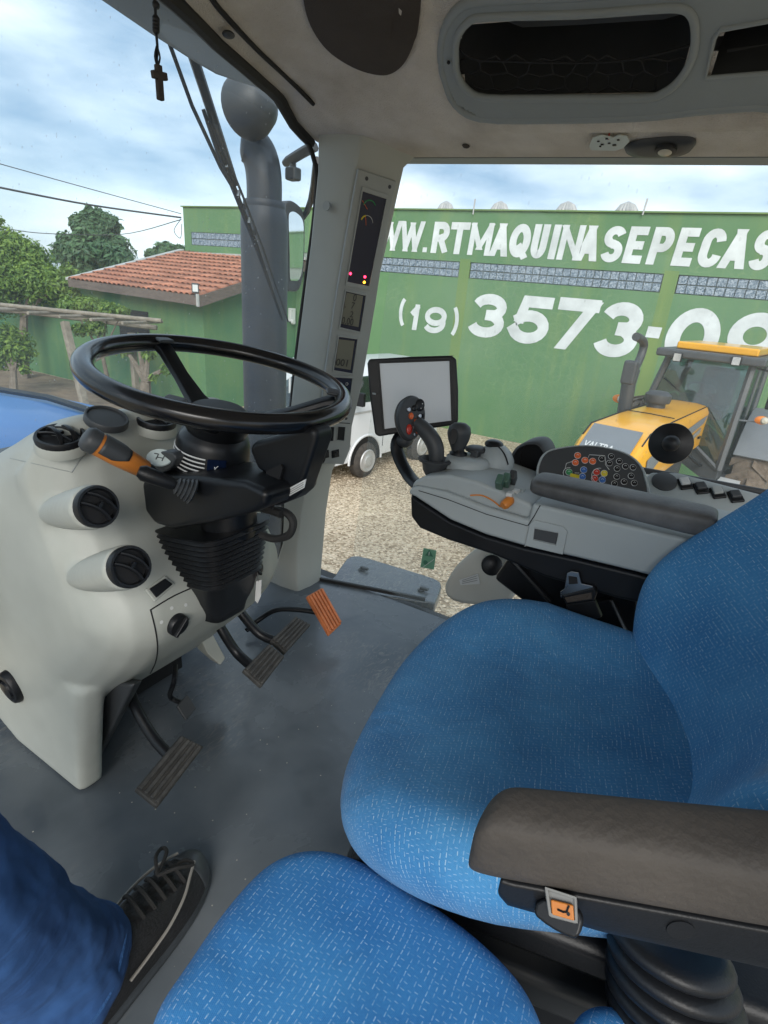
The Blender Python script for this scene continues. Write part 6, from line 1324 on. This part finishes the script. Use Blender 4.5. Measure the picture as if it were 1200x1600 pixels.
for sgn in (-1, 1):
    P_ = [toe-sd_*s+ss*sgn*w+Vector((0, 0, z)) for s, w, z in ((.035, .018, .075), (.06, .030, .076), (.09, .043, .072), (.13, .050, .066), (.17, .049, .06), (.21, .046, .055))]
    MB().tube(smoothpts(P_, 4), .0026, 6).build('trim_piping', 'shoe_trim', pe)
MB().loft([sh_ring(.055, .016, .079, .0), sh_ring(.10, .022, .097, .0), sh_ring(.16, .026, .117, .0)]).build('tongue', 'lace', pe, sub=1)
for k in range(5):
    s = .068+k*.022; z = .083+k*.0085; c = toe-sd_*s+Vector((0, 0, z)); MB().tube(smoothpts([c-ss*.026-Vector((0, 0, .012)), c-ss*.012+Vector((0, 0, .004)), c+ss*.012+sd_*.006+Vector((0, 0, .004)), c+ss*.026+sd_*.01-Vector((0, 0, .012))], 4), .0034, 6).build('lace', 'lace', pe)
bw = toe-sd_*.10+Vector((0, 0, .112))
for sgn in (-1, 1): MB().tube(smoothpts([bw, bw+ss*sgn*.022+sd_*.02+Vector((0, 0, .006)), bw+ss*sgn*.034+sd_*.045-Vector((0, 0, .01)), bw+ss*sgn*.018+sd_*.04-Vector((0, 0, .004)), bw], 5), .0032, 6).build('lace_bow', 'lace', pe)
# ================================================================ RIGHT-HAND CONSOLE
XN = .92
con = thing('armrest_console', 'grey right-hand armrest console with control panel and black pad', 'console', V(1.02, .2, -.45))
def CN(px, py, x=XN): return UX(px, py, x)
def cpr(pix, x0, x1, name, mat, bevel, sm=0, seg=3, par=None):
    q = [UX(x, y, x0) for x, y in pix]
    if sm: q = smoothpts(q, sm, True)
    return MB().prism(q, (x1-x0, 0, 0)).build(name, mat, par or con, bevel=bevel, seg=seg, ang=35)
side = cpr([(637, 772), (640, 762), (654, 760), (700, 770), (760, 793), (824, 812), (832, 786), (900, 802), (1073, 842), (1190, 868), (1190, 948), (1100, 922), (991, 894), (900, 872), (819, 854), (758, 836), (703, 813), (668, 790), (648, 777)], XN, 1.13, 'side_shell', 'console', .008)
cpr([(640, 772), (648, 778), (668, 791), (703, 814), (758, 837), (819, 855), (900, 873), (991, 895), (1100, 923), (1190, 950), (1190, 985), (1080, 962), (960, 935), (850, 902), (770, 868), (722, 852), (700, 845), (655, 826), (641, 808)], .932, 1.11, 'under_shell', 'black', .012)
# top cover with the dip for the hand throttle
top = cpr([(641, 764), (646, 752), (664, 744), (700, 742), (745, 752), (790, 770), (826, 786), (842, 800), (826, 812), (760, 793), (700, 770), (654, 762)], .930, 1.12, 'top_cover', 'console', .010)
cpr([(654, 766), (700, 780), (760, 803), (824, 821), (824, 822.2), (760, 804.2), (700, 781.2), (654, 767.2)], XN-.0004, XN+.01, 'shell_seam', 'void', 0)
cpr([(824, 821), (834, 806), (843, 790), (844.3, 790.5), (835.3, 807), (825.3, 822)], XN-.0004, XN+.01, 'shell_seam', 'void', 0); cpr([(819.5, 854), (824, 821), (825.2, 821), (820.7, 854)], XN-.0004, XN+.01, 'shell_seam', 'panel', 0)
# recessed square button on the side
fr2 = ringplate([CN(x, y, XN-.0005) for x, y in ((828, 819), (836, 812), (880, 822), (887, 830), (880, 866), (821, 852))], [CN(x, y, XN-.0005) for x, y in ((836, 825), (839, 824), (872, 832), (873, 834), (869, 851), (834, 843))], Vector((-1, 0, 0)), .003).build('button_frame', 'console', con, bevel=.001)
MB().prism([CN(x, y, XN-.001) for x, y in ((836, 826), (872, 833), (869, 850), (834, 842))], (-.002, 0, 0)).build('square_button', 'dark_grey', con, bevel=.001)
# orange hand throttle on its curved slot
ht = thing('hand_throttle', 'small orange throttle lever on the curved slot of the console', 'lever', CN(790, 785, .93))
MB().tube(smoothpts([CN(x, y, .928) for x, y in ((735, 774), (752, 774), (768, 781), (782, 792))], 5), .0015, 6).build('slot_rail', 'orange', ht)
a_, b_ = CN(786, 791, .914), CN(800, 779, .934); MB().tube([a_, a_.lerp(b_, .2), a_.lerp(b_, .8), b_], [.007, .009, .009, .006], 14).build('knob', 'orange', ht)
# rocker switches
def meshtree(*obs):
    vv = []; ff = []
    for o_ in obs:
        k0 = len(vv); vv += [v.co.copy() for v in o_.data.vertices]; ff += [tuple(i+k0 for i in p_.vertices) for p_ in o_.data.polygons]
    return BVHTree.FromPolygons(vv, ff)
KT = meshtree(side, top)
def onc(px, py, x, off=0.0):
    p_, n_ = hit(KT, px, py, off); return p_ if p_ is not None else UX(px, py, x)
for k, (px, py) in enumerate(((780, 757), (790, 754.5), (800, 750))):
    c = onc(px, py+6, .985)+Vector((-.002, 0, .012)); ax = (Vector((.94, .33, 0)), Vector((-.3, .85, .43)), Vector((.14, -.41, .9)))
    w_ = MB().box(c, (.013, .022, .028), (Vector((.1, -.99, 0)).normalized(), Vector((.75, .08, .65)).normalized(), Vector((-.65, -.06, .75)).normalized())).build('rocker_switch', 'olive_green' if k < 2 else 'dark_grey', con, bevel=.003)
for k, (px, py) in enumerate(((797, 772), (806, 768), (815, 766))): MB().box(onc(px, py, .965), (.016, .012, .008)).build('push_button', 'white_metal' if k != 2 else 'console', con, bevel=.002)
# pedestal and rubber-collared joystick
def zlathe(px, py, x, prof, name, mat, par, ell=1.0, ax=(0, 0, 1), seg=28, **k): return MB().lathe(prof, UX(px, py, x), ax, seg, ellip=ell).build(name, mat, par, **k)
zlathe(728, 738, 1.03, [(-.03, .052), (.0, .050), (.024, .046), (.030, .044), (.034, .038)], 'lever_pedestal', 'console', con)
js = thing('lift_lever', 'dark rounded lever with rocker switch on the console behind the joystick', 'lever', UX(715, 712, 1.03))
zlathe(715, 716, 1.03, [(-.012, .027), (-.004, .027), (0, .022), (.004, .024), (.008, .018), (.012, .019), (.016, .012), (.03, .011)], 'boot', 'black_soft', js, ang=80)
jb = UX(715, 705, 1.03); jt = UX(719, 660, 1.03); jd = (jt-jb); MB().lathe([(0, .011), (jd.length*.12, .013), (jd.length*.4, .019), (jd.length*.65, .0215), (jd.length*.85, .019), (jd.length*.97, .011), (jd.length, .001)], jb, jd, 24, ellip=1.15, ref=RT).build('handle', 'dark_grey', js)
nn = (-FW-RT*.75).normalized(); q = [UD(x, y, (jt-EYE).dot(FW)-.021) for x, y in ((706, 672), (712, 670), (716, 675), (714, 690), (708, 695), (704, 690))]; MB().prism(smoothpts(q, 2, True), nn*.003).build('rocker', 'black', js, bevel=.001)
# multifunction joystick with button pad
mj = thing('joystick', 'dark multifunction joystick with oval red-and-black button head', 'joystick', UX(678, 735, .99))
JX = .985
MB().lathe([(-.012, .016), (.0, .023), (.018, .027), (.020, .034), (.024, .035), (.026, .028), (.012, .021)], UX(678, 735, JX), (0, 0, 1), 30).build('cup', 'dark_grey', mj)
gp2 = smoothpts([UX(x, y, JX) for x, y in ((679, 733), (682, 712), (678, 692), (664, 672), (650, 660))], 4); MB().tube(gp2, [.013+.0042*math.sin(math.pi*k/(len(gp2)-1)) for k in range(len(gp2))], 18).build('stem', 'dark_grey', mj)
hc = UX(647, 652, JX); hN2 = ((EYE-hc).normalized()*.85+RT*.42+UP*.05).normalized()
def HQ(px, py, o=0.0): return UP_(px, py, hc+hN2*o, hN2)
hp = smoothpts([HQ(x, y) for x, y in ((641, 619), (653, 621), (662, 634), (664, 650), (660, 668), (650, 684), (640, 688), (630, 682), (622, 664), (621, 645), (628, 628))], 4, True); c = sum(hp, Vector())/len(hp)
MB().loft([[c+(p-c)*.8-hN2*.020 for p in hp], [p-hN2*.014 for p in hp], [p+hN2*.0 for p in hp], [c+(p-c)*.93+hN2*.004 for p in hp]]).build('head', 'dark_grey', mj, ang=50)
MB().tube([p-hN2*.007 for p in hp], .0014, 5, closed=True).build('head_seam', 'black', mj)
def jbtn(px, py, rx, mat, ell=1.0, ref=UP, h=.004): MB().lathe([(0, rx), (h*.7, rx*.93), (h, rx*.7), (h*1.05, .0003)], HQ(px, py, .0035), hN2, 16, ellip=ell, ref=ref).build('button', mat, mj)
for px, py, r, m_, e in ((656, 633, .0105, 'black', 1.25), (638, 640, .005, 'steel', 1.1), (647, 638, .006, 'black', 1.1), (655, 650, .0045, 'steel', 1.2), (661, 650, .003, 'black', 1.3), (642, 650, .0055, 'orange_red', 1.3), (650, 659, .005, 'orange_red', 1.3), (639, 671, .0065, 'red', 1.7), (652, 673, .0042, 'orange_red', 1.5), (646, 666, .004, 'steel', 1.5), (647, 679, .0035, 'steel', 1.2)): jbtn(px, py, r, m_, e)
for a in range(4): t = a*math.pi/2+.4; p = HQ(656, 633, .0078); MB().ball(p+(RT*math.cos(t)+UP*math.sin(t)*1.2)*.006, .0012, 8).build('button_dot', 'print_white', mj)
# dome, cup and control panel behind
dm = UX(772, 728, 1.08); MB().lathe([(-.03, .040), (.0, .040), (.018, .038), (.034, .030), (.044, .018), (.048, .002)], dm, (0, 0, 1), 32, ellip=1.15).build('control_dome', 'console', con)
MB().tube(smoothpts([UX(x, y, 1.055) for x, y in ((778, 697), (786, 706), (791, 716), (794, 726))], 4), .0015, 5).build('dome_slot', 'void', con); MB().ball(UX(772, 694, 1.08), (.020, .020, .010), 16).build('dome_knob', 'black', con); MB().ball(UX(744, 702, 1.06), (.026, .024, .008), 16).build('thumb_wheel_cover', 'dark_grey', con); MB().box(UX(743, 711, 1.045), (.022, .016, .022)).build('thumb_wheel', 'dark_grey', con, bevel=.003)
cupo = [UX(x, y, 1.13) for x, y in ((800, 740), (798, 715), (808, 698), (825, 691), (842, 692), (852, 704), (856, 722), (852, 748))]; co = smoothpts(cupo, 3, True); cc = sum(co, Vector())/len(co)
MB().loft([[p+Vector((.07, 0, 0)) for p in co], co, [cc+(p-cc)*.86+Vector((-.004, 0, 0)) for p in co], [cc+(p-cc)*.82+Vector((.05, 0, 0)) for p in co]], caps=False).build('cup_holder', 'dark_grey', con, ang=60); MB().add([cc+(p-cc)*.83+Vector((.048, 0, 0)) for p in co], [tuple(range(len(co)))]).build('cup_holder_floor', 'void', con)
MB().box(V(1.10, .42, -.37), (.14, .12, .06)).build('rear_deck', 'console', con, bevel=.01); MB().box(V(1.11, .16, -.37), (.12, .40, .08)).build('rear_deck', 'console', con, bevel=.01)
pP = UX(925, 740, 1.10); pN = Vector((-.80, -.12, .58)).normalized()
def PQ(px, py, o=0.0): return UP_(px, py, pP+pN*o, pN)
po = smoothpts([PQ(x, y) for x, y in ((838, 745), (841, 722), (853, 706), (880, 699), (915, 696), (950, 700), (980, 709), (1001, 725), (1011, 748), (1010, 790), (920, 780), (850, 765))], 3, True); c = sum(po, Vector())/len(po)
pb2 = MB().loft([[p-pN*.03 for p in po], po, [c+(p-c)*.985+pN*.004 for p in po], [c+(p-c)*.955+pN*.004 for p in po], [c+(p-c)*.945+pN*.001 for p in po]]).build('control_panel', 'console', con, ang=50)
MB().prism([c+(p-c)*.944+pN*.001 for p in po], pN*.001).build('panel_face', 'dark_grey', con)
def pbtn(px, py, mat, r=.0062, rim='print_white'):
    p = PQ(px, py, .0022); b_ = MB().lathe([(0, r), (.0016, r*.97), (.002, r*.8), (.0021, .0002)], p, pN, 16).build('panel_button', mat, con); MB().tube([p+pN*.0012+(RT*math.cos(t)+(UP-pN*UP.dot(pN)).normalized()*math.sin(t))*r*1.08 for t in [2*math.pi*k/16 for k in range(16)]], .0005, 4, closed=True).build('button_ring', rim, b_)
    MB().tube([p+pN*.0026+RT*-.35*r, p+pN*.0026+UP*.35*r, p+pN*.0026+RT*.4*r], .0005, 4).build('button_icon', 'print_white', b_)
for px, py in ((902.5, 712), (899, 723), (914, 719.5), (926, 721)): pbtn(px, py, 'orange_red')
for px, py in ((912, 734.5), (910, 745), (941, 750)): pbtn(px, py, 'btn_blue')
pbtn(889, 738, 'btn_green'); pbtn(932, 738, 'red'); pbtn(944, 740, 'btn_yellow'); pbtn(929, 748, 'red'); MB().box(PQ(898, 744, .003), (.004, .018, .008)).build('panel_button', 'btn_yellow', con, bevel=.001)
for px, py in ((940, 717), (955, 713.5), (952, 724), (967.5, 721), (964, 732.5), (977, 729), (989, 730.5), (963.5, 745), (986, 744), (975, 753), (991, 755), (960, 756)): pbtn(px, py, 'black', .0055)
def pline(pix): MB().tube([PQ(x, y, .0025) for x, y in pix], .0006, 4).build('panel_line', 'print_white', con)
pline([(883, 732), (885, 724), (894, 721)]); pline([(919, 715), (921, 710.5), (945, 712), (946, 716), (946, 726), (952, 734)]); pline([(898, 739), (905, 739)])
for px, py, r in ((937, 743, .0155), (889, 739, .0115)):
    p = PQ(px, py, .0025); MB().tube([p+(RT*math.cos(t)+(UP-pN*UP.dot(pN)).normalized()*math.sin(t))*r for t in [2*math.pi*k/28 for k in range(28)]], .0006, 4, closed=True).build('panel_ring', 'print_white', con)
# black arm pad
rg = []
nb0, nb1 = UX(826, 774, .910), UX(1122, 850, .910); nt0, nt1 = UX(828, 751, .909), UX(1124, 812, .909)
ft0, ft1 = UZ(846, 733, nt0.z-3.0+.004), UZ(1122, 789, nt1.z-3.0+.004)
def psec(t, k):
    nb, n_, f = nb0.lerp(nb1, t), nt0.lerp(nt1, t), ft0.lerp(ft1, t); f = Vector((f.x, n_.y, f.z)); fb = Vector((f.x, n_.y, nb.z)); nb = Vector((nb.x, n_.y, nb.z))
    q = [nb+Vector((.006, 0, -.002)), nb+Vector((0, 0, .006)), n_+Vector((-.001, 0, -.006)), n_+Vector((.006, 0, .001)), n_.lerp(f, .5)+Vector((0, 0, .003)), f+Vector((-.006, 0, .001)), f+Vector((0, 0, -.006)), fb]
    c = sum(q, Vector())/8; return [c+(p-c)*k for p in q]
for t, k in ((-.012, .3), (-.004, .7), (.02, .93), (.07, 1), (.35, 1), (.65, 1), (.92, 1), (.985, .9), (1.0, .6)): rg.append(psec(t, k))
ap = MB().loft(rg).build('arm_pad', 'arm_pad', con, sub=2)
# ---------------------------------------------------------------- monitor
mo_ = thing('monitor', 'black framed touch monitor with blank pale screen on the console', 'monitor', UX(640, 690, 1.15))
mP2 = UX(645, 622, 1.17); mN2 = Vector((-.86, -.49, .12)).normalized()
def MQ(px, py, o=0.0): return UP_(px, py, mP2+mN2*o, mN2)
fo = [(574, 568), (577, 561), (640, 558), (706, 556), (713, 561), (716, 610), (716, 658), (711, 664), (640, 674), (592, 682), (586, 678), (578, 620)]
MB().loft([[MQ(x, y, -.03)*.94+MQ(645, 620, -.03)*.06 for x, y in fo], [MQ(x, y, -.02) for x, y in fo], [MQ(x, y, .0) for x, y in fo]]).build('monitor_case', 'black', mo_, bevel=.004)
inn = [(593, 568), (702, 564), (705, 657), (601, 670)]
MB().prism([MQ(x, y, .0005) for x, y in inn], mN2*.0015).build('screen', 'monitor_shine', mo_, smooth=False)
ringplate([MQ(x, y, .0) for x, y in ((590, 565), (705, 561), (709, 660), (598, 673))], [MQ(x, y, .0) for x, y in inn], mN2, .004).build('screen_bezel', 'black', mo_, bevel=.001)
MB().box(MQ(585, 615, .002), (.004, .010, .004)).build('bezel_button', 'steel', mo_); MB().prism([MQ(x, y, -.012) for x, y in ((579, 561.5), (640, 557.5), (708, 555.5), (708, 556.6), (640, 559), (579, 563))], mN2*.008).build('top_edge', 'dark_grey', mo_)
MB().tube(smoothpts([MQ(630, 676, -.03), UX(620, 695, 1.16), UX(625, 718, 1.15), UX(640, 745, 1.13), UX(655, 760, 1.1)], 5), [.017]*21, 12, flat=.6).build('bracket', 'black', mo_); MB().ball(UX(632, 688, 1.17), (.022, .022, .018), 16).build('swivel_joint', 'dark_grey', mo_)
# ---------------------------------------------------------------- behind: ledge, switches, rail, suction mount
lg = thing('side_ledge', 'grey ledge with rocker switches and round cap below the side window', 'ledge', V(1.4, 0, -.4))
lN = Vector((-.55, -.05, .83)).normalized(); lP = UX(1090, 765, 1.32)
def LQ(px, py, o=0.0): return UP_(px, py, lP+lN*o, lN)
MB().prism([LQ(x, y) for x, y in ((1006, 745), (1018, 737), (1060, 738), (1215, 778), (1215, 850), (1100, 825), (1006, 800))], -lN*.03).build('ledge_plate', 'console', lg, bevel=.006)
MB().lathe([(0, .026), (.003, .026), (.005, .022), (.005, .001)], LQ(1038, 753), lN, 28).build('round_cap', 'dark_grey', lg)
lu = (RT-lN*RT.dot(lN)).normalized(); lw = lN.cross(lu)
for px, py, m_ in ((1070, 757, 'white_metal'), (1095, 764, 'dark_grey'), (1121, 771, 'panel'), (1149, 777, 'dark_grey')):
    c = LQ(px, py); f_ = MB().box(c+lN*.002, (.026, .030, .006), (lu, lw, lN)).build('switch_frame', 'black', lg, bevel=.002); MB().box(c+lN*.006+lw*.004, (.019, .018, .008), (lu, lw, (lN+lw*.2).normalized())).build('rocker', m_, f_, bevel=.002)
hr = MB().tube([UX(1000, 734, 1.50), UX(1090, 750, 1.50), UX(1230, 776, 1.50)], .008, 10).build('grab_rail', 'dark_grey'); tag(hr, 'thin dark rail along the bottom of the side window', 'rail')
su = thing('suction_mount', 'black round suction mount with ball on the side window', 'mount', UX(1050, 693, 1.52))
sc2 = UX(1048, 693, 1.50); sN = Vector((-.9, -.05, .18)).normalized(); rs_ = 32*(sc2-EYE).dot(FW)/FPX; MB().lathe([(-.012, rs_*.8), (-.002, rs_), (.004, rs_*.98), (.008, rs_*.6), (.012, rs_*.3), (.02, rs_*.25)], sc2, sN, 36).build('disc', 'black', su); MB().ball(sc2+sN*.03, rs_*.40, 18).build('ball', 'black_soft', su)
# ---------------------------------------------------------------- below the console: fender trim, bracket, buckle
ft_ = thing('rear_fender_trim', 'cream inner fender trim with black knob between seat and gravel', 'fender', UX(740, 890, 1.35))
q = smoothpts([UX(x, y, 1.38) for x, y in ((692, 925), (706, 892), (726, 872), (745, 858), (770, 850), (800, 860), (800, 940), (720, 945))], 3, True); MB().prism(q, (.1, 0, 0)).build('trim_panel', 'fender_beige', ft_, bevel=.02, seg=4)
p = UX(768, 882, 1.30); kn_ = Vector((-.8, -.3, .3)); MB().lathe([(-.04, .012), (-.01, .014), (0, .028), (.02, .028), (.024, .022), (.025, .001)], p, kn_, 24).build('knob', 'black', ft_)
MB().prism([UX(x, y, 1.375) for x, y in ((718, 906), (747, 896), (750, 912), (720, 914))], (-.002, 0, 0)).build('label', 'print_white', ft_)
for k in range(3): MB().tube([UX(722, 907+k*2.4, 1.371), UX(746, 899.5+k*3.6, 1.371)], .0006, 4).build('label_print', 'dark_grey', ft_)
sbk = thing('console_bracket', 'black bracket and bellows carrying the console beside the seat', 'bracket', V(1.0, .15, -.6))
MB().prism([UX(x, y, 1.02) for x, y in ((770, 905), (800, 862), (1000, 905), (1000, 1040), (880, 990))], (.08, 0, 0)).build('bracket_plate', 'black', sbk, bevel=.01); MB().tube([UX(798, 872, 1.01), UX(860, 940, 1.01)], .006, 8).build('brace', 'black', sbk)
MB().prism([UX(x, y, 1.0) for x, y in ((870, 955), (955, 935), (985, 1000), (960, 1010), (880, 985))], (.02, 0, 0)).build('bracket_plate', 'black', sbk, bevel=.006)
for x0_, y0_, x1_, y1_ in ((945, 915, 975, 905), (955, 930, 968, 960), (968, 915, 960, 940)): MB().tube([UX(x0_, y0_, 1.05), UX(x1_, y1_, 1.05)], .007, 8).build('link_rod', 'steel', sbk)
bk_ = thing('seat_belt_buckle', 'steel seat belt tongue in a black buckle beside the seat', 'seat belt', UX(900, 940, .96))
BX = .922
tq = [UX(x, y, BX) for x, y in ((875, 925), (882, 920), (886, 896), (893, 893), (904, 895), (908, 912), (926, 916), (928, 922), (876, 934))]; inn_ = [UX(x, y, BX-.001) for x, y in ((888, 900), (901, 902), (903, 912), (889, 913))]
MB().prism(tq, (.003, 0, 0)).build('tongue', 'steel', bk_, bevel=.0008); MB().prism(inn_, (.001, 0, 0)).build('tongue_slot', 'void', bk_)
MB().prism([UX(x, y, BX-.002) for x, y in ((876, 930), (928, 917), (932, 928), (928, 940), (884, 946))], (.018, 0, 0)).build('buckle_body', 'black', bk_, bevel=.004); MB().prism([UX(x, y, BX-.003) for x, y in ((882, 934), (924, 926), (925, 936), (886, 942))], (.004, 0, 0)).build('release_button', 'speaker', bk_, bevel=.001); MB().prism([UX(x, y, BX+.004) for x, y in ((884, 945), (929, 938), (940, 965), (890, 975))], (.012, 0, 0)).build('buckle_strap', 'black_soft', bk_, bevel=.002)
